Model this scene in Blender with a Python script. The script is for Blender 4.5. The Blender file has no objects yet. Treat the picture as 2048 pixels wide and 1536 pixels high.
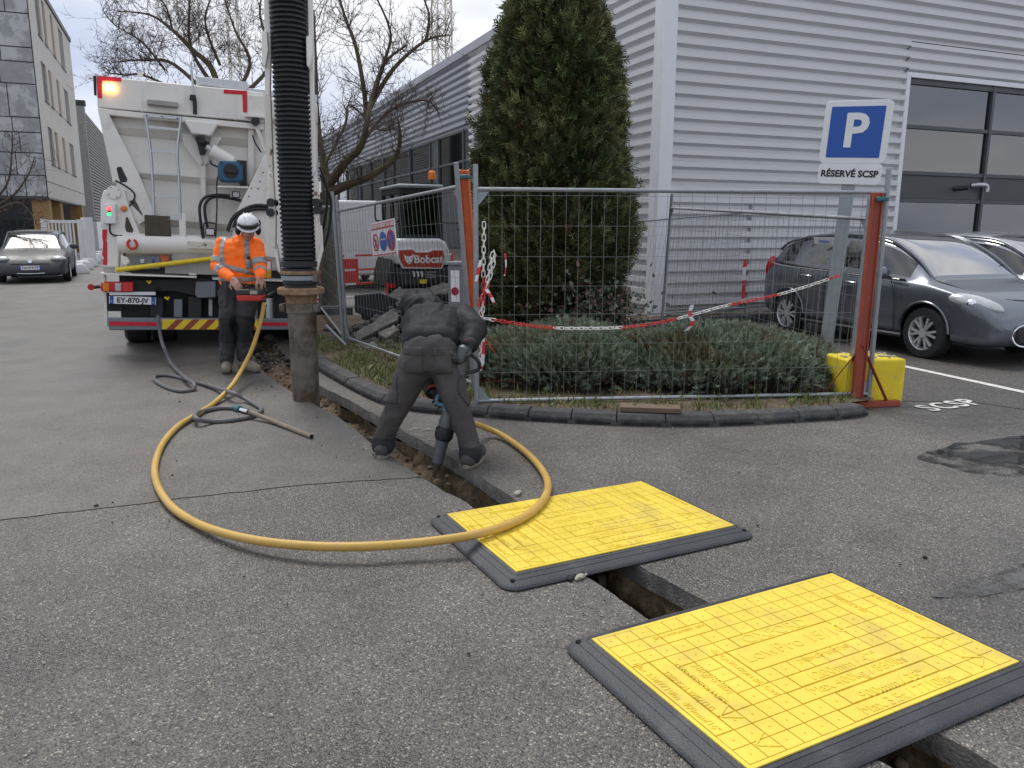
import bpy, bmesh, math, random
from math import sin, cos, pi, radians, sqrt, atan2
from mathutils import Vector, Matrix, noise as mnoise
from mathutils.geometry import delaunay_2d_cdt
import numpy as np
S = bpy.context.scene
COL = S.collection
random.seed(7)
# ---------------------------------------------------------------- camera
FPX, PITCH, ROLL, CAMH = 1578.48, 0.19318863, 0.00317629, 1.5
fwd = Vector((0, cos(PITCH), -sin(PITCH))); up0 = Vector((0, sin(PITCH), cos(PITCH))); rt0 = Vector((1, 0, 0))
CR = rt0*cos(ROLL)+up0*sin(ROLL); CU = up0*cos(ROLL)-rt0*sin(ROLL); CO = Vector((0, 0, CAMH))
cam = bpy.data.cameras.new('camera'); camo = bpy.data.objects.new('camera', cam); COL.objects.link(camo)
camo.matrix_world = Matrix(((CR.x, CU.x, -fwd.x, CO.x), (CR.y, CU.y, -fwd.y, CO.y), (CR.z, CU.z, -fwd.z, CO.z), (0, 0, 0, 1)))
cam.sensor_width = 36; cam.lens = 36*FPX/2048; cam.clip_end = 3000; cam.clip_start = .05
S.camera = camo
# ---------------------------------------------------------------- world, sun, exposure
W = bpy.data.worlds.new('World'); S.world = W; W.use_nodes = True
SUN_EL, SUN_AZ = radians(58), radians(-30)      # azimuth measured from +Y towards +X
def build_world():
    nt = W.node_tree; nt.nodes.clear(); N = nt.nodes.new; L = nt.links.new
    out = N('ShaderNodeOutputWorld'); bg = N('ShaderNodeBackground'); sky = N('ShaderNodeTexSky')
    sky.sky_type = 'NISHITA'; sky.sun_disc = False; sky.sun_elevation = SUN_EL; sky.sun_rotation = SUN_AZ
    sky.dust_density = 2.0; sky.air_density = 1.0
    tc = N('ShaderNodeTexCoord'); mp = N('ShaderNodeMapping'); mp.inputs['Scale'].default_value = (1.0, 1.0, 2.6)
    n1 = N('ShaderNodeTexNoise'); n1.inputs['Scale'].default_value = 2.3; n1.inputs['Detail'].default_value = 7; n1.inputs['Roughness'].default_value = .52
    n1.inputs['Distortion'].default_value = .5
    r1 = N('ShaderNodeValToRGB'); r1.color_ramp.elements[0].position = .28; r1.color_ramp.elements[1].position = .5
    r1.color_ramp.elements[0].color = (.62, .62, .62, 1)
    n2 = N('ShaderNodeTexNoise'); n2.inputs['Scale'].default_value = 3.4; n2.inputs['Detail'].default_value = 6
    r2 = N('ShaderNodeValToRGB'); r2.color_ramp.elements[0].position = .36; r2.color_ramp.elements[1].position = .62
    r2.color_ramp.elements[0].color = (4.6, 5.2, 6.6, 1); r2.color_ramp.elements[1].color = (7.9, 8.0, 8.3, 1)
    mx = N('ShaderNodeMixRGB')
    L(tc.outputs['Generated'], mp.inputs['Vector']); L(mp.outputs[0], n1.inputs['Vector']); L(mp.outputs[0], n2.inputs['Vector'])
    L(n1.outputs['Fac'], r1.inputs[0]); L(n2.outputs['Fac'], r2.inputs[0])
    L(r1.outputs[0], mx.inputs[0]); L(sky.outputs[0], mx.inputs[1]); L(r2.outputs[0], mx.inputs[2])
    L(mx.outputs[0], bg.inputs['Color']); bg.inputs['Strength'].default_value = .08; L(bg.outputs[0], out.inputs[0])
build_world()
sun = bpy.data.lights.new('sun', 'SUN'); suno = bpy.data.objects.new('sun', sun); COL.objects.link(suno)
sun.energy = 1.5; sun.angle = radians(26); sun.color = (1, .96, .9)
sd = Vector((sin(SUN_AZ)*cos(SUN_EL), cos(SUN_AZ)*cos(SUN_EL), sin(SUN_EL)))
suno.rotation_euler = (-sd).to_track_quat('-Z', 'Y').to_euler(); suno.location = sd*30
S.view_settings.view_transform = 'Standard'; S.view_settings.look = 'None'; S.view_settings.exposure = 0.74; S.view_settings.gamma = 1
S.view_settings.use_curve_mapping = False
S.cycles.max_bounces = 6; S.cycles.diffuse_bounces = 3; S.cycles.glossy_bounces = 3; S.cycles.transparent_max_bounces = 8
# ---------------------------------------------------------------- pixel helpers (a pixel is only a direction)
def ray(u, v): return fwd + CR*((u-1024)/FPX) - CU*((v-768)/FPX)
def G(u, v, z=0.0):
    d = ray(u, v); return CO + d*((z-CAMH)/d.z)
def YP(u, v, Y):
    d = ray(u, v); return CO + d*(Y/d.y)
TH = radians(22.42)
dA = Vector((cos(TH), sin(TH), 0)); dB = Vector((-sin(TH), cos(TH), 0)); UZ = Vector((0, 0, 1))
class Frame:
    """local frame of a thing: L(u,v,y) = local point where the pixel ray meets the local plane y"""
    def __init__(s, loc, rz=0, ry=0, rx=0):
        s.M = Matrix.Translation(loc) @ Matrix.Rotation(rz, 4, 'Z') @ Matrix.Rotation(rx, 4, 'X') @ Matrix.Rotation(ry, 4, 'Y'); s.I = s.M.inverted()
    def L(s, u, v, y=0.0):
        o = s.I @ CO; d = s.I.to_3x3() @ ray(u, v); return o + d*((y-o.y)/d.y)
# ---------------------------------------------------------------- mesh builder
class MB:
    def __init__(s): s.v = []; s.f = []; s.c = []; s.curc = None
    def add(s, vs, fs):
        b = len(s.v); s.v.extend([tuple(x) for x in vs]); s.f.extend([tuple(i+b for i in q) for q in fs])
        if s.curc is not None: s.c.extend([s.curc]*len(vs))
        return s
    def box(s, c, sz, M=None):
        x, y, z = sz[0]/2, sz[1]/2, sz[2]/2
        vs = [Vector((a*x, b*y, d*z)) for a in (-1, 1) for b in (-1, 1) for d in (-1, 1)]
        if M is not None: vs = [M @ w for w in vs]
        c = Vector(c); vs = [w+c for w in vs]
        return s.add(vs, [(0,1,3,2),(4,6,7,5),(0,4,5,1),(2,3,7,6),(0,2,6,4),(1,5,7,3)])
    def bx(s, x0, x1, y0, y1, z0, z1): return s.box(((x0+x1)/2, (y0+y1)/2, (z0+z1)/2), (abs(x1-x0), abs(y1-y0), abs(z1-z0)))
    def bar(s, a, b, w, t, upv=(0, 0, 1)):
        a = Vector(a); b = Vector(b); d = b-a; L = d.length
        if L < 1e-6: return s
        y = d/L; x = y.cross(Vector(upv))
        if x.length < 1e-4: x = y.cross(Vector((1, 0, 0)))
        x.normalize(); z = x.cross(y); M = Matrix((x, y, z)).transposed()
        return s.box((a+b)/2, (w, L, t), M)
    def ring(s, c, r, n, x, y): return [c + x*(r*cos(2*pi*i/n)) + y*(r*sin(2*pi*i/n)) for i in range(n)]
    def cyl(s, a, b, r0, r1=None, n=12, cap=True):
        a = Vector(a); b = Vector(b); r1 = r0 if r1 is None else r1; d = (b-a).normalized()
        x = d.orthogonal().normalized(); y = d.cross(x)
        vs = s.ring(a, r0, n, x, y)+s.ring(b, r1, n, x, y)
        fs = [(i, (i+1) % n, n+(i+1) % n, n+i) for i in range(n)]
        if cap: fs += [tuple(range(n-1, -1, -1)), tuple(range(n, 2*n))]
        return s.add(vs, fs)
    def lathe(s, prof, a=(0, 0, 0), axis=(0, 0, 1), n=16, xa=None, cap=True):
        """prof = [(r, h)...] along axis from a"""
        a = Vector(a); d = Vector(axis).normalized(); x = (Vector(xa) if xa else d.orthogonal()).normalized(); y = d.cross(x); vs = []; fs = []
        for r, h in prof: vs += s.ring(a+d*h, max(r, 1e-4), n, x, y)
        for k in range(len(prof)-1):
            for i in range(n): fs.append((k*n+i, k*n+(i+1) % n, (k+1)*n+(i+1) % n, (k+1)*n+i))
        if cap: fs += [tuple(range(n-1, -1, -1)), tuple(range((len(prof)-1)*n, len(prof)*n))]
        return s.add(vs, fs)
    def tube(s, pts, r, n=8, cap=True, closed=False):
        pts = [Vector(p) for p in pts]; m = len(pts); rs = r if isinstance(r, (list, tuple)) else [r]*m
        vs = []; fs = []; px = None
        for k in range(m):
            if closed: t = pts[(k+1) % m]-pts[k-1]
            else: t = pts[min(k+1, m-1)]-pts[max(k-1, 0)]
            t.normalize()
            if px is None: px = t.orthogonal().normalized()
            else:
                px = px - t*px.dot(t)
                px = px.normalized() if px.length > 1e-5 else t.orthogonal().normalized()
            vs += s.ring(pts[k], rs[k], n, px, t.cross(px))
        for k in range(m if closed else m-1):
            k2 = (k+1) % m
            for i in range(n): fs.append((k*n+i, k*n+(i+1) % n, k2*n+(i+1) % n, k2*n+i))
        if cap and not closed: fs += [tuple(range(n-1, -1, -1)), tuple(range((m-1)*n, m*n))]
        return s.add(vs, fs)
    def prism(s, poly, off):
        """poly: planar list of points, off: extrusion vector"""
        poly = [Vector(p) for p in poly]; off = Vector(off); n = len(poly)
        return s.add(poly+[p+off for p in poly], [tuple(range(n)), tuple(range(2*n-1, n-1, -1))]+[(i, i+n, (i+1) % n+n, (i+1) % n) for i in range(n)])
    def grid(s, fn, nu, nv):
        vs = [fn(i/nu, j/nv) for j in range(nv+1) for i in range(nu+1)]
        return s.add(vs, [(j*(nu+1)+i, j*(nu+1)+i+1, (j+1)*(nu+1)+i+1, (j+1)*(nu+1)+i) for j in range(nv) for i in range(nu)])
    def sph(s, c, r, n=12, m=8, M=None):
        r = Vector(r) if hasattr(r, '__len__') else Vector((r, r, r)); c = Vector(c); vs = []; fs = []
        for j in range(m+1):
            t = pi*j/m
            for i in range(n):
                p = Vector((r.x*sin(t)*cos(2*pi*i/n), r.y*sin(t)*sin(2*pi*i/n), r.z*cos(t)))
                vs.append(c+(M @ p if M is not None else p))
        for j in range(m):
            for i in range(n): fs.append((j*n+i, (j+1)*n+i, (j+1)*n+(i+1) % n, j*n+(i+1) % n))
        return s.add(vs, fs)
    def mesh(s, name):
        me = bpy.data.meshes.new(name); me.from_pydata(s.v, [], s.f); me.validate(clean_customdata=False)
        if s.c and len(s.c) == len(me.vertices):
            at = me.color_attributes.new('Col', 'FLOAT_COLOR', 'POINT')
            at.data.foreach_set('color', np.array([(c[0], c[1], c[2], 1) for c in s.c], dtype=np.float32).ravel())
        return me
    def build(s, name, m=None, parent=None, bev=0, smooth=35, sub=0, fix=True, seg=2):
        me = s.mesh(name)
        if fix:
            bm = bmesh.new(); bm.from_mesh(me); bmesh.ops.recalc_face_normals(bm, faces=bm.faces); bm.to_mesh(me); bm.free()
        return link(name, me, m, parent, bev, smooth, sub, seg)
def link(name, me, m=None, parent=None, bev=0, smooth=35, sub=0, seg=2):
    if m is not None and not me.materials: me.materials.append(MAT[m] if isinstance(m, str) else m)
    if smooth:
        me.shade_smooth()
        if smooth < 179: me.set_sharp_from_angle(angle=radians(smooth))
    o = bpy.data.objects.new(name, me); COL.objects.link(o)
    if parent is not None: o.parent = parent
    if bev:
        b = o.modifiers.new('bevel', 'BEVEL'); b.width = bev; b.segments = seg; b.limit_method = 'ANGLE'; b.angle_limit = radians(40)
    if sub:
        q = o.modifiers.new('sub', 'SUBSURF'); q.levels = sub; q.render_levels = sub
    return o
def tag(o, label=None, cat=None, group=None, kind=None):
    if label: o['label'] = label
    if cat: o['category'] = cat
    if group: o['group'] = group
    if kind: o['kind'] = kind
    return o
def thing(name, label, cat, loc=(0, 0, 0), rz=0, group=None, M=None):
    o = bpy.data.objects.new(name, None); COL.objects.link(o); o.empty_display_size = .2
    if M is not None: o.matrix_world = M
    else: o.location = loc; o.rotation_euler = (0, 0, rz)
    return tag(o, label, cat, group)
def inst(src, parent, M=None, name=None):
    o = src.copy(); COL.objects.link(o); o.parent = parent
    if M is not None: o.matrix_local = M
    return o
def copy_tree(o, parent=None):
    c = o.copy(); COL.objects.link(c); c.parent = parent
    for ch in list(o.children): copy_tree(ch, c)
    return c
def catmull(pts, k=6, closed=False):
    pts = [Vector(p) for p in pts]; n = len(pts); out = []
    for i in range(n if closed else n-1):
        if closed: p0, p1, p2, p3 = pts[i-1], pts[i], pts[(i+1) % n], pts[(i+2) % n]
        else: p0, p1, p2, p3 = pts[max(i-1, 0)], pts[i], pts[i+1], pts[min(i+2, n-1)]
        for j in range(k):
            t = j/k; out.append(.5*((2*p1)+(p2-p0)*t+(2*p0-5*p1+4*p2-p3)*t*t+(3*p1-p0-3*p2+p3)*t*t*t))
    if not closed: out.append(pts[-1])
    return out
def text(mb, s, size, M, ext=.002, align='CENTER', bold=0, sp=1.):
    """adds extruded lettering, local xy plane of M, to a builder"""
    cu = bpy.data.curves.new('t', 'FONT'); cu.body = s; cu.size = size; cu.extrude = ext; cu.align_x = align; cu.align_y = 'CENTER'; cu.offset = bold; cu.resolution_u = 3; cu.space_character = sp
    o = bpy.data.objects.new('t', cu); COL.objects.link(o)
    me = o.to_mesh(); vs = [M @ v.co for v in me.vertices]; fs = [tuple(p.vertices) for p in me.polygons]
    o.to_mesh_clear(); bpy.data.objects.remove(o); bpy.data.curves.remove(cu)
    return mb.add(vs, fs)
def axes(o, x, y):
    x = Vector(x).normalized(); y = Vector(y); y = (y-x*y.dot(x)).normalized(); z = x.cross(y)
    return Matrix(((x.x, y.x, z.x, o[0]), (x.y, y.y, z.y, o[1]), (x.z, y.z, z.z, o[2]), (0, 0, 0, 1)))
def rnd(a, b): return random.uniform(a, b)
def fbm(p, s=1, o=3):
    return mnoise.fractal(Vector(p)*s, 1.0, 2.0, o)
def evalmesh(*obs):
    """result of the first object's modifiers, evaluated in a scene of its own"""
    t = bpy.data.scenes.new('scratch')
    for o in obs: t.collection.objects.link(o)
    vl = t.view_layers[0]; vl.update(); dg = vl.depsgraph; me = bpy.data.meshes.new_from_object(obs[0].evaluated_get(dg))
    for o in obs: t.collection.objects.unlink(o)
    bpy.data.scenes.remove(t); return me
# ---------------------------------------------------------------- materials
MAT = {}
def pm(name, col, rough=.6, metal=0., var=.12, scale=6., bump=0., bs=60., col2=None, c2t=(.45, .65), c2s=4., coat=0., spec=.5, emit=None, es=0., alpha=1., trans=0., attr=None, rvar=.1, ior=1.45):
    m = bpy.data.materials.new(name); m.use_nodes = True; nt = m.node_tree; N = nt.nodes.new; L = nt.links.new
    b = nt.nodes['Principled BSDF']; b.inputs['Roughness'].default_value = rough; b.inputs['Metallic'].default_value = metal
    b.inputs['Specular IOR Level'].default_value = spec; b.inputs['Coat Weight'].default_value = coat; b.inputs['Coat Roughness'].default_value = .06
    b.inputs['IOR'].default_value = ior; b.inputs['Transmission Weight'].default_value = trans; b.inputs['Alpha'].default_value = alpha
    tc = N('ShaderNodeTexCoord'); src = None
    if attr:
        at = N('ShaderNodeAttribute'); at.attribute_name = attr; src = at.outputs['Color']
    elif col2:
        n2 = N('ShaderNodeTexNoise'); n2.inputs['Scale'].default_value = c2s; n2.inputs['Detail'].default_value = 8; n2.inputs['Roughness'].default_value = .65
        L(tc.outputs['Object'], n2.inputs['Vector']); r = N('ShaderNodeValToRGB'); r.color_ramp.elements[0].position = c2t[0]; r.color_ramp.elements[1].position = c2t[1]
        r.color_ramp.elements[0].color = (*col, 1); r.color_ramp.elements[1].color = (*col2, 1); L(n2.outputs['Fac'], r.inputs[0]); src = r.outputs[0]
    else:
        rgb = N('ShaderNodeRGB'); rgb.outputs[0].default_value = (*col, 1); src = rgb.outputs[0]
    if var:
        n1 = N('ShaderNodeTexNoise'); n1.inputs['Scale'].default_value = scale; n1.inputs['Detail'].default_value = 6; n1.inputs['Roughness'].default_value = .6
        L(tc.outputs['Object'], n1.inputs['Vector'])
        mr = N('ShaderNodeMapRange'); mr.inputs[1].default_value = .25; mr.inputs[2].default_value = .75; mr.inputs[3].default_value = 1-var; mr.inputs[4].default_value = 1+var
        L(n1.outputs['Fac'], mr.inputs[0]); mm = N('ShaderNodeVectorMath'); mm.operation = 'SCALE'
        L(src, mm.inputs[0]); L(mr.outputs[0], mm.inputs['Scale']); src = mm.outputs[0]
        if rvar:
            m2 = N('ShaderNodeMapRange'); m2.inputs[1].default_value = .3; m2.inputs[2].default_value = .7; m2.inputs[3].default_value = max(.02, rough-rvar); m2.inputs[4].default_value = min(1, rough+rvar)
            L(n1.outputs['Fac'], m2.inputs[0]); L(m2.outputs[0], b.inputs['Roughness'])
    L(src, b.inputs['Base Color'])
    if bump:
        nb = N('ShaderNodeTexNoise'); nb.inputs['Scale'].default_value = bs; nb.inputs['Detail'].default_value = 4
        L(tc.outputs['Object'], nb.inputs['Vector']); bp = N('ShaderNodeBump'); bp.inputs['Strength'].default_value = bump; bp.inputs['Distance'].default_value = .01
        L(nb.outputs['Fac'], bp.inputs['Height']); L(bp.outputs[0], b.inputs['Normal'])
    if emit: b.inputs['Emission Color'].default_value = (*emit, 1); b.inputs['Emission Strength'].default_value = es
    MAT[name] = m; return m
def asphalt(name, base, pale, pale_amt, sc, wet=.5, bump=.5, big=.35):
    m = bpy.data.materials.new(name); m.use_nodes = True; nt = m.node_tree; N = nt.nodes.new; L = nt.links.new; b = nt.nodes['Principled BSDF']
    tc = N('ShaderNodeTexCoord'); O = tc.outputs['Object']
    vo = N('ShaderNodeTexVoronoi'); vo.inputs['Scale'].default_value = sc; L(O, vo.inputs['Vector'])
    sep = N('ShaderNodeSeparateColor'); L(vo.outputs['Color'], sep.inputs[0])
    r = N('ShaderNodeValToRGB'); cr = r.color_ramp; cr.interpolation = 'LINEAR'
    cr.elements[0].position = 0; cr.elements[0].color = (base*.36, base*.35, base*.33, 1)
    cr.elements[1].position = 1; cr.elements[1].color = (*pale, 1)
    e = cr.elements.new(.45); e.color = (base*1.06, base*.98, base*.89, 1)
    e = cr.elements.new(1-pale_amt); e.color = (base*1.56, base*1.46, base*1.3, 1)
    e = cr.elements.new(min(.995, 1-pale_amt*.6)); e.color = (*pale, 1)
    L(sep.outputs[0], r.inputs[0])
    # mortar darkening between stones
    mr = N('ShaderNodeMapRange'); mr.inputs[1].default_value = .25; mr.inputs[2].default_value = .75; mr.inputs[3].default_value = 1.; mr.inputs[4].default_value = .6
    vd = N('ShaderNodeTexVoronoi'); vd.inputs['Scale'].default_value = sc; L(O, vd.inputs['Vector']); L(vd.outputs['Distance'], mr.inputs[0])
    n = N('ShaderNodeTexNoise'); n.inputs['Scale'].default_value = .55; n.inputs['Detail'].default_value = 8; n.inputs['Roughness'].default_value = .62; L(O, n.inputs['Vector'])
    m1 = N('ShaderNodeMapRange'); m1.inputs[1].default_value = .3; m1.inputs[2].default_value = .7; m1.inputs[3].default_value = 1-big; m1.inputs[4].default_value = 1+big; L(n.outputs['Fac'], m1.inputs[0])
    n3 = N('ShaderNodeTexNoise'); n3.inputs['Scale'].default_value = 2.3; n3.inputs['Detail'].default_value = 8; n3.inputs['Roughness'].default_value = .7; L(O, n3.inputs['Vector'])
    m3 = N('ShaderNodeMapRange'); m3.inputs[1].default_value = .35; m3.inputs[2].default_value = .7; m3.inputs[3].default_value = .8; m3.inputs[4].default_value = 1.22; L(n3.outputs['Fac'], m3.inputs[0])
    a1 = N('ShaderNodeMath'); a1.operation = 'MULTIPLY'; L(mr.outputs[0], a1.inputs[0]); L(m1.outputs[0], a1.inputs[1])
    a2 = N('ShaderNodeMath'); a2.operation = 'MULTIPLY'; L(a1.outputs[0], a2.inputs[0]); L(m3.outputs[0], a2.inputs[1])
    sc_ = N('ShaderNodeVectorMath'); sc_.operation = 'SCALE'; L(r.outputs[0], sc_.inputs[0]); L(a2.outputs[0], sc_.inputs['Scale']); L(sc_.outputs[0], b.inputs['Base Color'])
    rr = N('ShaderNodeMapRange'); rr.inputs[1].default_value = .38; rr.inputs[2].default_value = .62; rr.inputs[3].default_value = .55-wet*.3; rr.inputs[4].default_value = .68
    L(n.outputs['Fac'], rr.inputs[0]); L(rr.outputs[0], b.inputs['Roughness'])
    nb = N('ShaderNodeTexNoise'); nb.inputs['Scale'].default_value = 40; nb.inputs['Detail'].default_value = 3; L(O, nb.inputs['Vector'])
    inv = N('ShaderNodeMath'); inv.operation = 'SUBTRACT'; L(nb.outputs['Fac'], inv.inputs[0]); L(vd.outputs['Distance'], inv.inputs[1])
    bp = N('ShaderNodeBump'); bp.inputs['Strength'].default_value = bump; bp.inputs['Distance'].default_value = .006; L(inv.outputs[0], bp.inputs['Height']); L(bp.outputs[0], b.inputs['Normal'])
    MAT[name] = m
asphalt('asphalt', .122, (.38, .345, .28), .06, 150, .75, .7, .3)
asphalt('asphalt_fine', .12, (.22, .21, .19), .05, 190, .6, .45, .22)
asphalt('asphalt_park', .085, (.3, .28, .25), .08, 120, .5, .7, .2)
pm('asphalt_cut', (.15, .14, .13), .9, var=.35, scale=14, bump=1, bs=90, col2=(.26, .24, .21), c2t=(.5, .7), c2s=9)
pm('soil', (.10, .07, .042), .95, var=.5, scale=16, bump=1, bs=45, col2=(.2, .148, .09), c2t=(.45, .7), c2s=14)
pm('pebble', (.2, .155, .11), .8, var=.4, scale=5, bump=.3, bs=80)
pm('dust', (.42, .38, .31), .95, var=.3, scale=20)
pm('tar_crumb', (.035, .034, .033), .85, var=.3, scale=30, bump=.6)
pm('bed_soil', (.085, .06, .04), .95, var=.4, scale=7, bump=1, bs=50, col2=(.15, .11, .07), c2t=(.4, .7), c2s=6)
pm('kerb', (.05, .05, .052), .8, var=.4, scale=6, bump=.7, bs=60, col2=(.125, .118, .10), c2t=(.48, .78), c2s=7)
pm('water', (.045, .045, .044), .03, var=0, spec=.6, ior=1.33)
pm('road_paint', (.62, .61, .58), .8, var=.2, scale=25, bump=.4, bs=120, col2=(.3, .29, .28), c2t=(.52, .75), c2s=30)
pm('plate_yellow', (.80, .60, .07), .36, var=.1, scale=7, bump=.2, bs=160, col2=(.46, .35, .10), c2t=(.52, .86), c2s=4.5)
pm('rubber', (.05, .052, .058), .55, var=.3, scale=8, bump=.4, bs=140, col2=(.1, .1, .105), c2t=(.55, .8), c2s=7)
pm('hole', (.004, .004, .004), .9, var=0)  # near-black colour standing in for the shade inside holes
pm('galv', (.30, .32, .34), .45, .6, var=.18, scale=14, bump=.08, bs=60)
pm('galv_dull', (.30, .33, .35), .55, .45, var=.16, scale=10)
pm('wire', (.24, .26, .25), .5, .6, var=.1)
pm('red_oxide', (.30, .065, .038), .65, var=.2, scale=9, bump=.15, bs=80)
pm('orange_post', (.62, .15, .055), .6, var=.18, scale=9, bump=.1)
pm('block_yellow', (.72, .56, .03), .7, var=.12, scale=6, bump=.3, bs=70, col2=(.42, .36, .15), c2t=(.62, .75), c2s=9)
pm('concrete', (.36, .35, .33), .85, var=.2, scale=5, bump=.3, bs=60)
pm('sign_white', (.74, .75, .76), .35, var=.05, scale=8, spec=.5)
pm('sign_blue', (.012, .085, .38), .35, var=.06, scale=6)
pm('ink', (.012, .012, .014), .5, var=0)
pm('sign_red', (.55, .03, .045), .4, var=.08)
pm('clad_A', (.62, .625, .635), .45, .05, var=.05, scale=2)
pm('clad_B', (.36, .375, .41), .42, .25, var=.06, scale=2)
pm('clad_dark', (.07, .075, .08), .5, .2, var=.08)
pm('frame_grey', (.075, .085, .095), .45, .2, var=.08)
pm('trim_white', (.7, .72, .75), .4, .1, var=.05)
pm('chain_white', (.78, .77, .72), .45, var=.06); pm('chain_red', (.62, .035, .03), .45, var=.08)
pm('wood', (.14, .095, .065), .75, var=.25, scale=4, bump=.3, bs=40)
pm('bark', (.10, .075, .055), .9, var=.4, scale=12, bump=1, bs=35, col2=(.10, .115, .03), c2t=(.48, .66), c2s=3)
pm('twig', (.085, .062, .052), .85, var=.25)
pm('leaf', (.05, .08, .03), .48, attr='Col', var=.25, scale=20, spec=.5)
pm('white_paint', (.78, .76, .71), .42, var=.07, scale=3, bump=.03, bs=30, col2=(.55, .51, .44), c2t=(.56, .8), c2s=3.2, coat=.15)
pm('white_rusty', (.66, .63, .56), .55, var=.1, scale=6, bump=.1, bs=50, col2=(.16, .085, .045), c2t=(.58, .66), c2s=9)
pm('rust', (.19, .11, .06), .8, var=.3, scale=12, bump=.4, bs=70, col2=(.30, .21, .12), c2t=(.4, .65), c2s=8)
pm('steel_pipe', (.18, .162, .138), .42, .45, var=.35, scale=6, bump=.12, bs=25, col2=(.085, .058, .036), c2t=(.44, .6), c2s=4)
pm('black_plastic', (.02, .021, .022), .5, var=.2, scale=8)
pm('black_hose', (.018, .019, .021), .42, var=.25, scale=10, spec=.45)
pm('chassis', (.025, .027, .03), .6, var=.3, scale=6)
pm('mud_and_shade', (.085, .07, .05), .9, var=.3, scale=9, bump=.4)  # muddy flap and chisel; also painted shade in the arm cutouts
pm('grey_paint', (.18, .20, .225), .5, var=.1)
pm('alu', (.5, .52, .54), .4, .7, var=.12, scale=9)
pm('reel_blue', (.025, .10, .19), .4, var=.1)
pm('red_refl', (.6, .015, .03), .3, var=.08)
pm('lamp_amber', (.75, .2, .01), .25, var=.05, coat=.5)
pm('lamp_red', (.5, .01, .012), .2, var=.05, coat=.5)
pm('lamp_clear', (.5, .51, .52), .15, .3, var=.2, scale=14, coat=.6)
pm('strobe', (1, .5, .1), .3, var=0, emit=(1, .42, .05), es=9)
pm('strobe_core', (1, .8, .3), .3, var=0, emit=(1, .85, .5), es=30)
pm('led_red', (1, .02, .02), .3, var=0, emit=(1, .03, .03), es=4); pm('led_green', (.05, .8, .2), .3, var=0, emit=(.02, .8, .15), es=1.6)
pm('tube_light', (1, .95, .8), .3, var=0, emit=(1, .92, .7), es=2.2)
pm('yellow_bar', (.78, .58, .03), .45, var=.1)
pm('tyre', (.02, .02, .021), .8, var=.25, scale=12, bump=.3, bs=60)
pm('rim', (.62, .63, .64), .35, .6, var=.1)
pm('dark_glass', (.02, .024, .026), .05, var=0, spec=.6, coat=.3)
pm('bld_glass', (.05, .062, .066), .06, var=.25, scale=1.2, spec=.8, rvar=.02)
pm('concrete_panel', (.47, .475, .48), .95, var=.12, scale=2, bump=.2, bs=25, col2=(.32, .325, .33), c2t=(.46, .52), c2s=.9, spec=.1)
pm('pale_panel', (.6, .57, .52), .8, var=.08, scale=1.2)
pm('beige_panel', (.6, .53, .45), .8, var=.1, scale=1.5)
pm('ochre', (.36, .215, .09), .8, var=.15, scale=2)
pm('fence_blue', (.032, .042, .058), .6, var=.15)
pm('gate_white', (.72, .72, .71), .5, var=.06)
pm('barrier_red', (.58, .045, .04), .5, var=.1)
pm('skin', (.46, .26, .19), .5, var=.1, scale=20, spec=.4)
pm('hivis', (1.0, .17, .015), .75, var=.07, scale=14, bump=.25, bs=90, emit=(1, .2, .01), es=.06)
pm('refl_tape', (.33, .335, .33), .45, .2, var=.1, scale=20)
pm('trouser', (.050, .050, .054), .9, var=.25, scale=10, bump=.35, bs=70, col2=(.085, .08, .072), c2t=(.5, .75), c2s=5)
pm('jacket', (.0075, .009, .011), .7, var=.25, scale=9, bump=.3, bs=60, spec=.35)
pm('trouser2', (.055, .052, .051), .88, var=.2, scale=8, bump=.3, bs=80, col2=(.10, .09, .08), c2t=(.5, .75), c2s=5)
pm('knee', (.02, .021, .023), .85, var=.2, scale=12, bump=.3)
pm('boot', (.23, .2, .16), .85, var=.3, scale=12, bump=.4)
pm('boot_dark', (.055, .052, .05), .8, var=.3, scale=12, bump=.3)
pm('helmet', (.78, .79, .8), .3, var=.04, coat=.3)
pm('glove', (.03, .028, .028), .8, var=.3, scale=30, bump=.4); pm('cuff_red', (.5, .03, .03), .7, var=.1)
pm('hair', (.05, .032, .02), .7, var=.3, scale=60)
pm('tool_blue', (.025, .085, .15), .45, var=.15, scale=15, col2=(.10, .2, .29), c2t=(.45, .6), c2s=9)
pm('tool_grey', (.10, .108, .115), .5, .3, var=.25, scale=12)
pm('hose_yellow', (.54, .34, .075), .5, var=.2, scale=7, bump=.15, bs=40, col2=(.36, .25, .12), c2t=(.5, .75), c2s=7)
pm('hose_grey', (.115, .113, .115), .55, var=.25, scale=9)
pm('hose_end', (.21, .17, .13), .7, var=.3, scale=12)
pm('coupling', (.03, .13, .14), .4, var=.1)
pm('car_grey', (.13, .145, .17), .32, .55, var=.06, scale=3, coat=.7)
pm('car_grey2', (.055, .057, .062), .5, 0., var=.05, scale=3, coat=.1)
pm('car_silver', (.42, .44, .47), .3, .6, var=.04, coat=.6)
pm('van_white', (.6, .61, .62), .4, var=.05, coat=.3)
pm('chrome', (.75, .76, .78), .12, 1., var=.05)
pm('bobcat_white', (.68, .69, .69), .4, var=.06, coat=.2)
pm('bobcat_red', (.42, .045, .02), .4, var=.08, coat=.2)
pm('plate_eu', (.03, .08, .35), .4, var=0)
pm('crane', (.66, .62, .52), .5, var=.1)
pm('tape_white', (.75, .72, .72), .5, var=.1); pm('tape_red', (.62, .03, .05), .5, var=.1)
pm('interior', (.05, .05, .052), .9, var=.2, scale=1)
pm('lime_stain', (.36, .34, .3), .9, var=.3, scale=14)
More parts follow.
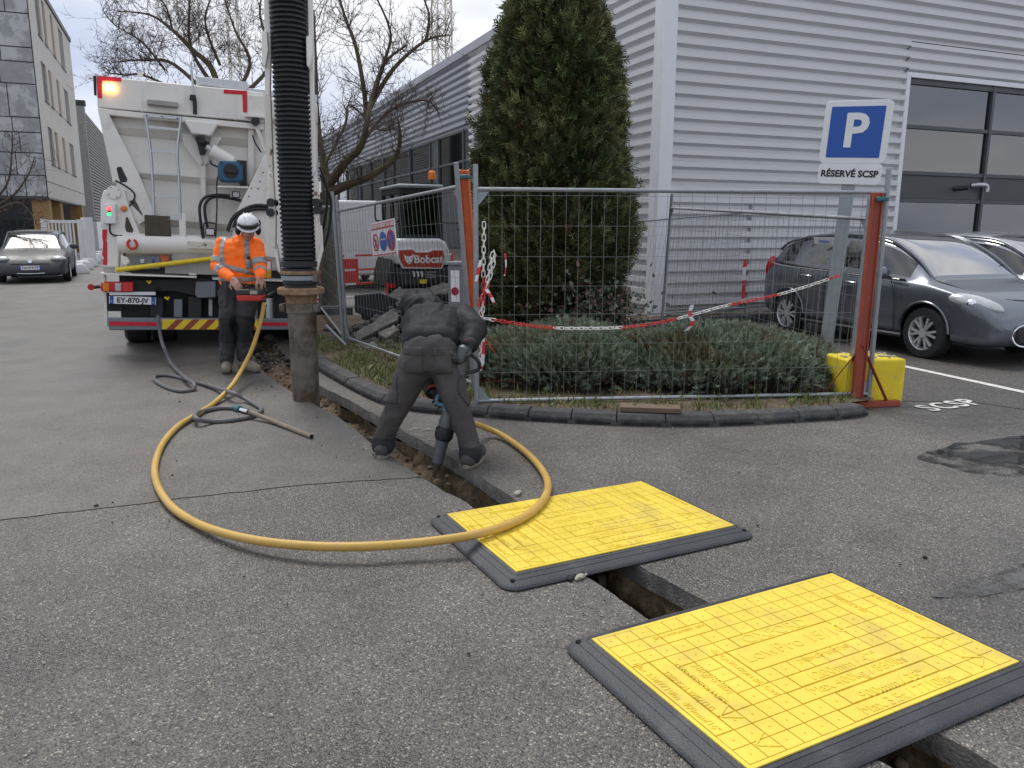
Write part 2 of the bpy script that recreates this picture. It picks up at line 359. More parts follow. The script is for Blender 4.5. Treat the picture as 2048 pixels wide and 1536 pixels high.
def patchy(m, sc, lo, hi):
    nt = m.node_tree; N = nt.nodes.new; n = N('ShaderNodeTexNoise'); n.inputs['Scale'].default_value = sc; n.inputs['Detail'].default_value = 9; n.inputs['Roughness'].default_value = .7; tc = N('ShaderNodeTexCoord'); nt.links.new(tc.outputs['Object'], n.inputs['Vector']); mr = N('ShaderNodeMapRange'); mr.inputs[1].default_value = lo; mr.inputs[2].default_value = hi; nt.links.new(n.outputs['Fac'], mr.inputs[0]); nt.links.new(mr.outputs[0], nt.nodes['Principled BSDF'].inputs['Alpha'])
patchy(MAT['lime_stain'], 9, .5, .8); patchy(MAT['water'], 2.2, .40, .52)
def glass(name, col, a):
    m = bpy.data.materials.new(name); m.use_nodes = True; nt = m.node_tree; N = nt.nodes.new; L = nt.links.new
    out = nt.nodes['Material Output']; nt.nodes.remove(nt.nodes['Principled BSDF'])
    t = N('ShaderNodeBsdfTransparent'); t.inputs[0].default_value = (*col, 1); g = N('ShaderNodeBsdfGlossy'); g.inputs['Roughness'].default_value = .03
    f = N('ShaderNodeFresnel'); f.inputs[0].default_value = 1.5; ad = N('ShaderNodeMath'); ad.operation = 'ADD'; ad.inputs[1].default_value = a; L(f.outputs[0], ad.inputs[0])
    mx = N('ShaderNodeMixShader'); L(ad.outputs[0], mx.inputs[0]); L(t.outputs[0], mx.inputs[1]); L(g.outputs[0], mx.inputs[2]); L(mx.outputs[0], out.inputs[0])
    MAT[name] = m
glass('screen_glass', (.4, .45, .44), .5); glass('car_glass', (.32, .36, .36), .10); glass('cab_glass', (.42, .52, .48), .06); glass('win_glass', (.3, .33, .34), .17)
# ================================================================ ground, trench
TL = [(-4.6, 13.0), (-3.9, 11.3), (-3.26, 9.76), (-2.65, 8.29), (-2.06, 7.24), (-1.68, 6.65), (-1.27, 5.98), (-.96, 5.36), (-.55, 4.66), (-.21, 4.12), (.31, 3.27), (.54, 2.88), (1.04, 2.05), (1.5, 1.25), (2.0, .4)]
TR = [(-4.3, 13.15), (-3.55, 11.4), (-2.85, 9.75), (-2.35, 8.5), (-1.92, 7.64), (-1.46, 6.9), (-1.13, 6.34), (-.86, 5.88), (-.54, 5.32), (-.31, 4.92), (.03, 4.25), (.54, 3.43), (.79, 3.03), (1.29, 2.17), (1.75, 1.35), (2.3, .5)]
def jag(pts, amp, step=.05, seed=0):
    P = catmull([(x, y, 0) for x, y in pts], 8); out = []
    for a, b in zip(P, P[1:]):
        n = max(1, int((b-a).length/step))
        for i in range(n):
            p = a.lerp(b, i/n); nn = Vector((-(b-a).y, (b-a).x, 0)).normalized()
            out.append(p+nn*(amp*fbm((p.x*6+seed, p.y*6, seed), 1, 4)))
    out.append(P[-1]); return out
EL = jag(TL, .018, seed=3); ER = jag(TR, .014, seed=9)
def inpoly(x, y, poly):
    c = False; j = len(poly)-1
    for i in range(len(poly)):
        xi, yi = poly[i][0], poly[i][1]; xj, yj = poly[j][0], poly[j][1]
        if (yi > y) != (yj > y) and x < (xj-xi)*(y-yi)/(yj-yi+1e-12)+xi: c = not c
        j = i
    return c
def sheet(name, outer, hole, z, m, kind='structure'):
    vs = [Vector((p[0], p[1])) for p in outer]+[Vector((p[0], p[1])) for p in hole]; a, b = len(outer), len(hole)
    ed = [(i, (i+1) % a) for i in range(a)]+[(a+i, a+(i+1) % b) for i in range(b)]
    r = delaunay_2d_cdt(vs, ed, [], 0, 1e-5)
    fs = []
    for f in r[2]:
        cxx = sum(r[0][i].x for i in f)/len(f); cyy = sum(r[0][i].y for i in f)/len(f)
        if inpoly(cxx, cyy, outer) and not (hole and inpoly(cxx, cyy, hole)): fs.append(f)
    mb = MB(); mb.add([(v.x, v.y, z) for v in r[0]], fs); o = mb.build(name, m, smooth=0)
    for p in o.data.polygons:
        if p.normal.z < 0: p.flip()
    if kind: o['kind'] = kind
    return o
hole = EL+ER[::-1]
sheet('road', [(-300, -30), (300, -30), (300, 600), (-300, 600)], hole, 0, 'asphalt')
seam = [G(u, v) for u, v in [(-900, 1130), (-300, 1072), (0, 1040), (200, 1018), (430, 990), (640, 968), (846, 955)]]
seam = jag([(p.x, p.y) for p in seam], .02, .06, 5)
lane = [(p.x, p.y) for p in seam]+[(p.x-.004, p.y) for p in EL[::-1] if p.y > 4.70]+[(-4.7, 13.1), (-30, 70), (-120, 70), (-120, 4)]
sheet('resurfaced_lane', lane, [], .004, 'asphalt_fine')
park = [(3.05, 6.9), (4.1, 6.9), (7.5, 3.2), (40, 12), (40, 30), (7, 16.5), (2.0, 13.0), (2.3, 11.4)]
sheet('parking_bay', park, [], .004, 'asphalt_park')
# trench walls and floor
def wall(name, E, side, ztop, zbot, m, amp, under=0., nz=8, parent=None):
    mb = MB(); n = len(E); vs = []; fs = []
    for i, p in enumerate(E):
        t = (E[min(i+1, n-1)]-E[max(i-1, 0)]).normalized(); nn = Vector((-t.y, t.x, 0))*side
        for k in range(nz+1):
            h = k/nz; z = ztop+(zbot-ztop)*h
            d = amp*(fbm((p.x*3, p.y*3, z*3), 1.6, 4)+.5*fbm((p.x*9, p.y*9, z*9), 1, 3)) + under*(1-h) + (.004+.03*h if amp > .01 else 0)
            vs.append(p+nn*d+UZ*(z-p.z))
    for i in range(n-1):
        for k in range(nz): a = i*(nz+1)+k; fs.append((a, a+1, a+nz+2, a+nz+1))
    mb.add(vs, fs); return mb.build(name, m, parent, smooth=60)
# side: +1 pushes into the trench from the right edge (normal towards the left edge)
tw = wall('trench', ER, -1, -.078, -.66, 'soil', .075, nz=18); tag(tw, kind='structure')
wall('cut_asphalt', ER, -1, -.0005, -.09, 'asphalt_cut', .006, nz=4, parent=tw)
wall('soil_face', EL, 1, -.08, -.62, 'soil', .04, nz=8, parent=tw)
wall('cut_asphalt', EL, 1, -.0005, -.085, 'asphalt_cut', .004, nz=2, parent=tw)
fl = MB(); nE = 60
def trf(u, v):
    k = u*(len(EL)-1); k2 = u*(len(ER)-1); a = EL[int(k)]; b = ER[int(k2)]; p = a.lerp(b, -.2+1.4*v)
    fill = max(0., min(1., (p.y-6.9)/.9)); f2 = max(0., min(1., (p.y-4.85)/.3))
    return Vector((p.x, p.y, -.60+.36*f2+.14*fill+.10*f2*(v-.4)+.07*fbm((p.x*4, p.y*4, 1), 1, 4)+.03*fbm((p.x*14, p.y*14, 1), 1, 3)))
fl.grid(trf, 300, 12); fl.build('trench_floor', 'soil', tw, smooth=60)
def rock(mb, c, r, sq=.7, seed=0, n=8, m=5):
    M = Matrix.Rotation(rnd(0, 6), 3, 'Z') @ Matrix.Rotation(rnd(-.5, .5), 3, 'X'); b = MB(); b.sph((0, 0, 0), (r, r*rnd(.6, .9), r*sq), n, m)
    k = seed+rnd(0, 90); mb.add([Vector(c)+M @ (Vector(v)*(1+.35*mnoise.noise(Vector(v)*(1.3/r)+Vector((k, k, 0))))) for v in b.v], b.f)
st = MB()
for i in range(420):
    k = random.randrange(8, len(ER)-4); p = ER[k]; q = EL[min(int(k*len(EL)/len(ER)), len(EL)-1)]
    d = (q-p).normalized(); z = rnd(-.5, -.14); rock(st, p+d*(rnd(.0, .05))+UZ*z, rnd(.006, .026) if random.random() < .95 else .045, .75)
for i in range(260):
    k = rnd(.02, .5); p = trf(k, rnd(.1, .9)); rock(st, p+UZ*.004, rnd(.006, .028), .7)
ss = MB(); ss.bx(-6, 3.2, .2, 14, -.75, -.64); ss.build('subsoil', 'soil', tw, smooth=0)
tag(st.build('embedded_stones', 'pebble', tw, smooth=50), kind='stuff')
cl = MB()
for i in range(900):
    p = trf(rnd(.12, .97), rnd(.08, .92)); rock(cl, p+UZ*rnd(-.004, .006), rnd(.006, .022), .75, n=6, m=4)
tag(cl.build('soil_clods', 'soil', tw, smooth=40), kind='stuff')
rub = MB()
for i in range(240):
    y = rnd(7.2, 10.5); u = None
    p = trf(rnd(.1, .36), rnd(.15, .85)); rock(rub, p+UZ*rnd(.0, .03), rnd(.01, .045), .5)
tag(rub.build('broken_rubble', 'tar_crumb', tw, smooth=30), kind='stuff')
# crumbs lying on the road
cr = MB()
for i in range(150):
    if random.random() < .55:
        k = random.randrange(10, len(EL)-1); p = EL[k]+Vector((-abs(random.gauss(0, .4)), rnd(-.2, .2), 0))
    else: p = Vector((rnd(-3.2, 2.8), rnd(1.6, 7.5), 0))
    if inpoly(p.x, p.y, hole): continue
    rock(cr, (p.x, p.y, .008), rnd(.003, .008) if random.random() < .93 else .013, .6, n=6, m=4)
for u, v in [(1150, 1152), (1165, 1148), (1140, 1156), (1245, 1115), (1258, 1118)]:
    rock(cr, G(u, v, .012), rnd(.014, .024), .8)
tag(cr.build('road_crumbs', 'tar_crumb', smooth=40), 'small dark crumbs of asphalt scattered on the road beside the trench', 'debris', kind='stuff')
ds = MB()
for u, v in [(1150, 1154), (1168, 1150), (1250, 1117), (1040, 985)]:
    for k in range(3): rock(ds, G(u+rnd(-9, 9), v+rnd(-4, 4), .01), rnd(.012, .022), .7)
for i in range(60): rock(ds, (rnd(-2.6, 2), rnd(1.7, 6), .004), rnd(.003, .008), .7, n=6, m=4)
tag(ds.build('pale_pebbles', 'dust', smooth=40), 'small pale pebbles scattered on the road near the plates', 'debris', kind='stuff')
# ================================================================ kerb and planting bed
kp = [(-3.2, 11.2), (-2.75, 9.9), (-2.14, 8.49), (-1.86, 7.93), (-1.54, 7.35), (-1.27, 6.9), (-1.05, 6.62), (-.75, 6.40), (-.26, 6.24), (.1, 6.13), (.5, 6.04), (1.07, 5.95), (1.66, 5.97), (2.29, 6.11), (2.74, 6.23), (2.95, 6.36)]
KP = catmull([(x, y, 0) for x, y in kp], 14)
kerb = MB(); inner = []
for i, p in enumerate(KP):
    t = (KP[min(i+1, len(KP)-1)]-KP[max(i-1, 0)]).normalized(); inner.append(p+Vector((-t.y, t.x, 0))*.16)
bedpoly = [(p.x, p.y) for p in inner]+[(3.1, 6.6), (3.05, 7.4), (2.95, 9.2), (2.5, 11.3), (1.5, 12.2), (-.2, 13.2), (-3.4, 13.2)]
bed = sheet('planting_bed', bedpoly, [], .085, 'bed_soil')
kroot = MB(); kroot.prism([(p.x, p.y, .0) for p in KP]+[(p.x, p.y, 0) for p in inner[::-1]], (0, 0, .03)); kroot = kroot.build('kerb', 'kerb', smooth=0); tag(kroot, kind='structure')
acc = 0; last = 0; cuts = [0]
for i in range(1, len(KP)):
    acc += (KP[i]-KP[i-1]).length
    if acc-last > (.34 if KP[i].x > -.9 else .42): cuts.append(i); last = acc
cuts.append(len(KP)-1)
for a, b in zip(cuts, cuts[1:]):
    if b-a < 1: continue
    mb = MB(); prof = [(0, .0), (0.0, .05), (.035, .088), (.15, .094), (.15, 0)]; hz = rnd(-.005, .005)
    rings = []
    for i in range(a, b+1):
        t = (KP[min(i+1, len(KP)-1)]-KP[max(i-1, 0)]).normalized(); nn = Vector((-t.y, t.x, 0)); p = KP[i].copy()
        if i == a: p += t*.004
        if i == b: p -= t*.004
        drop = .5 if i > len(KP)-5 else 1
        rings.append([p+nn*d+UZ*((z+hz)*drop if z else 0) for d, z in prof])
    vs = [q for r_ in rings for q in r_]; n = len(prof); fs = []
    for k in range(len(rings)-1):
        for j in range(n): fs.append((k*n+j, k*n+(j+1) % n, (k+1)*n+(j+1) % n, (k+1)*n+j))
    fs += [tuple(range(n)), tuple(range(len(vs)-1, len(vs)-n-1, -1))]
    mb.add(vs, fs); mb.build('kerb_stone', 'kerb', kroot, bev=.006, smooth=35)
# dark kerb strip along the building and gravel strip
wb = MB(); p = G(1272, 668); q = G(1545, 642)
bs = MB(); a = Vector((1.6, 12.05, 0)); b = a+dA*5.4
bs.bar(a+UZ*.06, b+UZ*.06, .12, .16); tag(bs.build('bay_kerb', 'kerb', bev=.01), kind='structure')
gv = sheet('gravel_strip', [(1.5, 12.15), (1.5+.9245*5.6, 12.15+.381*5.6), (2.43+.9245*5.2, 13.5+.381*5.2), (2.2, 13.45), (1.2, 13.1)], [], .07, 'bed_soil')
gl = MB()
for i in range(420):
    s = rnd(.2, 5.4); t = rnd(.1, .9); pt = Vector((1.5, 12.15, .075))+dA*s+dB*t
    gl.curc = random.choice([(.30, .14, .05), (.22, .10, .05), (.35, .22, .1), (.2, .16, .1)])
    M = Matrix.Rotation(rnd(0, 6), 3, 'Z') @ Matrix.Rotation(rnd(-.6, .6), 3, 'X'); r = rnd(.02, .04)
    gl.add([pt+M @ Vector(v) for v in ((-r, 0, 0), (0, -r*.6, .008), (r, 0, 0), (0, r*.6, .01))], [(0, 1, 2, 3)])
tag(gl.build('fallen_leaves', 'leaf', smooth=0), 'brown fallen leaves along the foot of the metal clad wall', 'leaves', kind='stuff')
# markings, puddles, stains
wl = MB(); a = G(1458, 658); b = G(2120, 801); t = (b-a).normalized(); n = Vector((-t.y, t.x, 0))*.05
def worn(mb, a, b, w, z, seg=60):
    t = (b-a).normalized(); n = Vector((-t.y, t.x, 0)); vs = []; fs = []
    for i in range(seg+1):
        p = a.lerp(b, i/seg); w1 = w*(1+.15*mnoise.noise(p*7)); w2 = w*(1+.15*mnoise.noise(p*7+Vector((9, 0, 0)))); vs += [p+n*w1+UZ*z, p-n*w2+UZ*z]
    for i in range(seg): fs.append((2*i, 2*i+1, 2*i+3, 2*i+2))
    mb.add(vs, fs)
worn(wl, a, b, .05, .008); tag(wl.build('parking_line', 'road_paint', smooth=0), kind='structure')
sc = MB(); p0 = G(1845, 818, .008); px = (G(1965, 800, .008)-p0).normalized()
text(sc, 'SCSP', .30, axes(p0+px*.36, px, Vector((-px.y, px.x, 0))), .0005, bold=.006, sp=1.12); tag(sc.build('floor_lettering', 'road_paint', smooth=0), kind='structure')
def blob(name, pts, z, m, amp=.05):
    P = catmull([G(u, v, z) for u, v in pts], 10, closed=True); c = sum(P, Vector())/len(P)
    P = [q+(q-c).normalized()*amp*fbm(q*4, 1, 4) for q in P]
    mb = MB(); mb.add([c]+P, [(0, i+1, (i+1) % len(P)+1) for i in range(len(P))]); o = mb.build(name, m, smooth=0); return tag(o, kind='structure')
blob('puddle', [(1840, 912), (1905, 890), (1960, 880), (2060, 870), (2160, 872), (2160, 945), (2050, 955), (1960, 945), (1890, 930)], .006, 'water')
blob('puddle', [(1860, 1192), (1940, 1160), (2060, 1118), (2160, 1098), (2160, 1150), (2050, 1178), (1950, 1192)], .006, 'water')
blob('puddle', [(1850, 905), (1880, 899), (1890, 906), (1870, 912)], .006, 'water', .02)
# dusty spill either side of the trench
for pts in [[(700, 880), (735, 868), (770, 892), (760, 905), (720, 895)], [(800, 850), (850, 850), (900, 885), (945, 915), (915, 912), (860, 885)]]:
    blob('spill_dust', pts, .007, 'lime_stain', .06)
# ================================================================ trench plates
TXT = [('OXFORD', .075, 0.02, .135, 0), ('LowPro 15/10', .085, .02, .04, 0), ('1200mm / 47"', .058, .05, -.145, 0), ('Max 400kg / 880lbs', .058, .05, -.205, 0), ('900mm / 35"', .058, .10, -.295, 0), ('Max 3.5t / 7710lbs', .058, .10, -.352, 0), ('TRENCH WIDTHS', .03, .05, -.06, 0),
       ('EXCAVATION BELOW', .03, -.28, -.02, 1), ('38kg/84lbs', .045, -.40, .0, 1), ('TWO PERSON LIFT', .03, -.455, .0, 1), ('TRENCH WIDTHS', .03, -.515, -.02, 1), ('Max 3.5t/7710lbs  400mm/16"', .034, -.572, -.02, 1), ('PERSONNEL', .03, .44, .16, 1), ('Max 3.5t/7710lbs', .034, .585, .05, 1), ('Environmentally safe', .028, -.3, .29, 0)]
def road_plate(px, label):
    P = [G(u, v, .056) for u, v in px]; c = sum(P, Vector())/4; c.z = 0
    ex = (P[1]-P[0]+P[2]-P[3]).normalized(); L = ((P[1]-P[0]).length+(P[2]-P[3]).length)/2; Wd = ((P[3]-P[0]).length+(P[2]-P[1]).length)/2
    t = thing('trench_plate', label, 'trench plate', c, atan2(ex.y, ex.x), 'yellow trench plates over the trench')
    hx, hy = L/2, Wd/2; mb = MB()
    def rr(o, z, rad):
        a, b = hx+o, hy+o; out = []
        for sx, sy, a0 in ((1, 1, 0), (-1, 1, 90), (-1, -1, 180), (1, -1, 270)):
            for k in range(7):
                an = radians(a0+15*k); out.append(Vector((sx*(a-rad)+rad*cos(an), sy*(b-rad)+rad*sin(an), z)))
        return out
    prof = [(-.01, .004, .02), (-.01, .050, .02), (.0, .050, .012), (.020, .046, .025), (.021, .0435, .025), (.025, .0425, .027), (.026, .0445, .027), (.054, .0345, .045), (.055, .032, .045), (.059, .031, .048), (.060, .033, .048), (.094, .022, .08), (.106, .016, .09), (.111, .008, .092), (.107, .004, .09)]
    rings = [rr(o*.76 if o > 0 else o, z, rd*.8) for o, z, rd in prof]; n = len(rings[0]); vs = [q for r_ in rings for q in r_]; fs = []
    for k in range(len(rings)):
        k2 = (k+1) % len(rings)
        for i in range(n): fs.append((k*n+i, k*n+(i+1) % n, k2*n+(i+1) % n, k2*n+i))
    mb.add(vs, fs); mb.build('rubber_edge', 'rubber', t, smooth=30)
    for sx in (-1, 1):
        for sy in (-1, 1):
            h = MB(); h.cyl((sx*(hx+.034), sy*(hy+.034), .030), (sx*(hx+.034), sy*(hy+.034), .0372), .0105, n=12); h.build('fixing_hole_shade', 'hole', t)  # black disc above the rubber stands in for shade inside the hole
    pn = MB(); pn.bx(-hx, hx, -hy, hy, .02, .0485)
    nx, ny = 17, 11; dx, dy = (L-.03)/nx, (Wd-.03)/ny; g = .0038; busy = set()
    regs = [(6, 11, 7, 7), (5, 11, 5, 6), (6, 12, 3, 3), (5, 13, 2, 2), (7, 12, 1, 1), (6, 13, 0, 0), (2, 2, 3, 6), (1, 1, 3, 7), (0, 0, 2, 7), (14, 14, 6, 8), (16, 16, 3, 7), (3, 5, 9, 9), (4, 4, 4, 6)]
    for a, b, c0, d in regs:
        for i in range(a, b+1):
            for j in range(c0, d+1): busy.add((i, j))
        pn.bx(-hx+.015+a*dx+g, -hx+.015+(b+1)*dx-g, -hy+.015+c0*dy+g, -hy+.015+(d+1)*dy-g, .0482, .0555)
    for i in range(nx):
        for j in range(ny):
            if (i, j) in busy: continue
            x0 = -hx+.015+i*dx; y0 = -hy+.015+j*dy
            pn.bx(x0+g*.5, x0+dx-g*.5, y0+g*.5, y0+dy-g*.5, .0482, .0555)
            pn.cyl((x0+dx/2, y0+dy/2, .0550), (x0+dx/2, y0+dy/2, .0578), .005, .004, n=6)
    for s in (-1, 1):
        pn.bx(-hx, hx, s*(hy-.0145), s*hy, .0482, .0550); pn.bx(s*(hx-.0145), s*hx, -hy+.0146, hy-.0146, .0482, .0550)
    pn.build('panel', 'plate_yellow', t, smooth=20)
    for s, sz, x, y, r in TXT:
        tm = MB(); M = Matrix.Translation((x, y, .0555)) @ Matrix.Rotation(-pi/2*r, 4, 'Z'); text(tm, s, sz, M, .0024); tm.build('raised_lettering', 'plate_yellow', t, smooth=0)
    for y in (-.175, -.325):
        for s in (-1, 1):
            for q in (.035, -.035): ar = MB(); ar.bar((s*(.52), y+q*.06, .0568), (s*(.46), y+q, .0568), .006, .003); ar.build('raised_arrow', 'plate_yellow', t, smooth=0)
    return t
road_plate([(894.7, 1027.6), (1281.1, 961.3), (1470.4, 1049.8), (1031.3, 1141)], 'yellow trench plate with the yellow hose lying across its corner')
road_plate([(1183, 1275.2), (1665, 1146.4), (2036.5, 1320.3), (1500.6, 1541.4)], 'yellow trench plate nearest the camera with raised lettering')
# brown plank on the kerb
pk = MB(); a = G(1240, 818, .1); b = G(1360, 822, .1); pk.bar(a+UZ*.015, b+UZ*.015, .16, .04); tag(pk.build('plank', 'wood', bev=.005), 'short brown plank lying on the kerb under the fence', 'plank')
# ================================================================ metal clad building on the right
CB = Vector((2.43, 13.4, 0)); BF = Frame(CB, TH)
bld = thing('warehouse', 'pale grey horizontally ribbed metal warehouse with dark window bands', 'building', CB, TH)
RP = [(0, 0), (.045, 0), (.088, .085), (.170, .085), (.19, 0)]
def cladding(axis, s0, s1, z0, nrib, m, par):
    """axis 'x': wall y=0 facing -y ; 'y': wall x=0 facing -x"""
    mb = MB(); pr = []
    for k in range(nrib): pr += [(z0+k*.19+z, d) for z, d in RP[:-1]]
    pr.append((z0+nrib*.19, 0)); vs = []; fs = []
    for z, d in pr:
        for s in (s0, s1): vs.append((s, -d-.02, z) if axis == 'x' else (-d-.02, s, z))
    for i in range(len(pr)-1): fs.append((2*i, 2*i+1, 2*i+3, 2*i+2))
    mb.add(vs, fs); return mb.build('cladding_sheet', m, par, smooth=20, fix=False)
ZT = 6.05; z = .16; k = 0
while z < ZT-.1:
    nr = min(5, int(round((ZT-z)/.19))); nr = max(1, nr); top = z+nr*.19
    for a, b in ((.12, 14.0),) if z > 4.2 else ((.12, 5.16),): cladding('x', a, b, z, nr, 'clad_A', bld)
    cladding('y', .12, 9.2, z, nr, 'clad_A', bld)
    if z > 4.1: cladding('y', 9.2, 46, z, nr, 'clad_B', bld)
    if z < 4.1 and top > 4.3:
        cladding('x', 5.16, 14, 4.32, int((top-4.32)/.19+.5), 'clad_A', bld)
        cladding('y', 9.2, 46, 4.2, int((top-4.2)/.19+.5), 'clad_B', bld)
    z = top
def bpart(name, m, boxes, bev=0, par=None):
    mb = MB()
    for q in boxes: mb.bx(*q)
    return mb.build(name, m, par or bld, bev=bev)
bpart('wall_core', 'interior', [(.02, 14, .0, .12, -.1, .16), (.02, 5.2, .0, .12, .16, 6.0), (5.2, 14, 0, .12, 4.3, 6.0), (.02, .14, .12, 9.2, -.1, 6.0), (.02, .14, 9.2, 46, 4.18, 6.0), (.02, .14, 9.2, 46, -.1, .5)])
bpart('corner_trim', 'trim_white', [(-.125, .14, -.125, .14, .0, 6.12)], .01)
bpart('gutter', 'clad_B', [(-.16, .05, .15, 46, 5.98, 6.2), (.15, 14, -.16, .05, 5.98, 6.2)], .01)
bpart('roof', 'clad_dark', [(.05, 14, .05, 46, 6.1, 6.16)])
bpart('plinth', 'concrete', [(.0, 14, -.06, .0, -.1, .15), (-.06, 0, .0, 46, -.1, .15)])
# facade A window
bpart('window_trim', 'trim_white', [(5.14, 5.24, -.1, .05, .05, 4.36), (5.24, 14, -.1, .05, 4.27, 4.36)], .006)
cols = [5.24, 7.52, 9.8, 12.1, 14]; rows = [.1, 2.07, 2.58, 3.42, 4.25]
for x in cols[1:4]: bpart('mullion', 'frame_grey', [(x-.035, x+.035, -.06, .05, .08, 4.26)], .004)
for z in rows[1:4]: bpart('transom', 'frame_grey', [(5.25, 14, -.045, .05, z-.035, z+.035)], .004)
bpart('transom', 'frame_grey', [(5.25, 14, -.05, .05, 4.17, 4.262)]); bpart('transom', 'frame_grey', [(5.25, 14, -.05, .05, .05, .12)])
for a, b in zip(cols, cols[1:]):
    for j, (c, d) in enumerate(zip(rows, rows[1:])):
        if j == 1: bpart('spandrel_panel', 'clad_dark', [(a+.04, b-.04, -.02, .03, c+.04, d-.04)])
        else: bpart('window_pane', 'win_glass', [(a+.035, b-.035, .0, .012, c+.036, d-.036)])
bpart('room_wall', 'interior', [(5.3, 14, 3.4, 3.5, 0, 4.25), (5.3, 14, .1, 3.5, 4.22, 4.26), (5.2, 5.28, .12, 3.5, 0, 4.25), (5.3, 14, .1, 3.5, 2.2, 2.4)])
for x, y, z in ((7.9, 1.0, 2.78), (9.6, 1.4, 2.78)):
    mb = MB(); mb.bx(x, x+1.5, y-.03, y+.03, z, z+.06); mb.build('tube_light', 'tube_light', bld)
v1 = MB(); q = BF.L(1908, 378, -.02); v1.cyl(q, q+Vector((.14, -.2, .02)), .045, n=12); v1.build('vent_pipe', 'black_plastic', bld)
v2 = MB(); q = BF.L(1958, 378, -.02); v2.tube(catmull([q+Vector((-.22, .0, .06)), q+Vector((-.12, -.12, .07)), q+Vector((.02, -.14, .05)), q+Vector((.04, -.14, -.06))], 6), .045, 12); v2.build('overflow_elbow', 'alu', bld)
# facade B windows
ys = [9.22, 9.8, 12.15, 13.0, 15.4, 17.75, 19.2, 21.5, 23.6, 24.2, 26.6, 29., 31.4, 33.8, 36.2, 38.6, 41, 46]; rb = [.5, 1.75, 2.59, 3.35, 4.16]
for y in ys: bpart('mullion', 'frame_grey', [(-.06, .05, y-.035, y+.035, .48, 4.18)])
for z in rb: bpart('transom', 'frame_grey', [(-.045, .05, 9.22, 46, z-.03, z+.03)])
for a, b in zip(ys, ys[1:]):
    for j, (c, d) in enumerate(zip(rb, rb[1:])):
        if b-a < .9 or j == 1: bpart('spandrel_panel', 'clad_dark', [(-.02, .03, a+.036, b-.036, c+.031, d-.031)])
        else: bpart('window_pane', 'win_glass', [(.0, .012, a+.036, b-.036, c+.031, d-.031)])
bpart('hall_wall', 'interior', [(6.5, 6.6, 9, 46, 0, 4.2), (.14, 6.6, 8.9, 9.0, 0, 4.2), (.14, 6.6, 9, 46, 4.12, 4.17), (.14, 6.6, 9, 46, 0, .1)])
for y in (10.4, 13.4, 16.4, 19.5, 22.5):
    for x in (1.3, 3.2):
        mb = MB(); mb.bx(x-.04, x+.04, y, y+1.4, 3.78, 3.84); mb.build('tube_light', 'tube_light', bld)
# ================================================================ panelled building on the left
LC = YP(97, 394, 38.0); LC.z = 0; LF = Frame(LC, TH); SF = Frame(LC, TH+pi/2)
lb = thing('office_block', 'concrete panelled office block on ochre pillars behind the parked car', 'building', LC, TH)
zs = [LF.L(40, v).z for v in (-60, 26, 94, 123, 167, 234, 264, 305, 350, 393)]
mb = MB(); mb.bx(-14, -.06, .07, 12, 2.93, 13.5); mb.build('wall', 'clad_dark', lb)
for r_ in range(len(zs)-1):
    x = -rnd(.4, 1.2)-.0; edge = -.02; first = True
    while edge > -9:
        w = rnd(.75, 1.5); x0 = max(edge-w, -9.5); mb = MB(); mb.bx(x0+.02, edge-.02, 0, .06, zs[r_+1]+.025, zs[r_]-.025); mb.build('concrete_panel', 'concrete_panel', lb, bev=.008); edge = x0
bpart('soffit', 'clad_dark', [(-14, .03, -.03, 12.2, 2.84, 2.925)], par=lb)
# side facade: local x of SF runs along dB; in lb's frame that is +y, the wall is x = 0
def sx(u, v): q = SF.L(u, v); return q.x, q.z
yend = sx(171, 409)[0]
wy = [(sx(95, 252)[0], sx(103.3, 258)[0]), (sx(108, 262)[0], sx(113, 266)[0]), (sx(123, 272)[0], sx(127.5, 276)[0]), (sx(137, 281)[0], sx(146, 287)[0])]
zr = [(sx(101, 329)[1]+.05, sx(95.2, 252)[1]), (sx(89.4, 200)[1], sx(82.8, 122.3)[1]), (sx(77.6, 70.3)[1], sx(77.6, 70.3)[1]+(sx(82.8, 122.3)[1]-sx(89.4, 200)[1])+.3)]
ztop = 12.95
mb = MB()
ycuts = [0]+[q for w in wy for q in w]+[yend]; zc = [2.93]+[q for w in zr for q in w]+[ztop]
for i in range(len(ycuts)-1):
    for j in range(len(zc)-1):
        if i % 2 == 1 and j % 2 == 1: continue
        mb.add([(0, ycuts[i], zc[j]), (0, ycuts[i+1], zc[j]), (0, ycuts[i+1], zc[j+1]), (0, ycuts[i], zc[j+1])], [(0, 1, 2, 3)])
for a, b in wy:
    for c, d in zr: mb.add([(0, a, c), (0, b, c), (0, b, d), (0, a, d), (-.35, a, c), (-.35, b, c), (-.35, b, d), (-.35, a, d)], [(0, 1, 5, 4), (1, 2, 6, 5), (2, 3, 7, 6), (3, 0, 4, 7)])
mb.build('side_wall', 'pale_panel', lb, smooth=0)
for a, b in zip([wy[0][1], wy[1][1], wy[2][1]], [wy[1][0], wy[2][0], wy[3][0]]):
    for c, d in zr: bpart('infill_panel', 'beige_panel', [(-.05, .025, a+.02, b-.02, c-.02, d+.02)], par=lb)
for k, (a, b) in enumerate(wy):
    for c, d in zr:
        o = bpart('window', 'sign_white' if k == 3 else 'bld_glass', [(-.34, -.3, a+.02, b-.02, c+.02, d-.02)], par=lb)
        bpart('sill', 'clad_dark', [(-.02, .05, a, b, c-.05, c-.003)], par=o)
bpart('parapet', 'clad_dark', [(-14, .08, -.02, yend+.05, ztop+.01, ztop+.25)], par=lb)
for s in (zr[0][0]-.9,): bpart('joint_band', 'clad_dark', [(0, .012, .02, yend, s-.03, s)], par=lb)
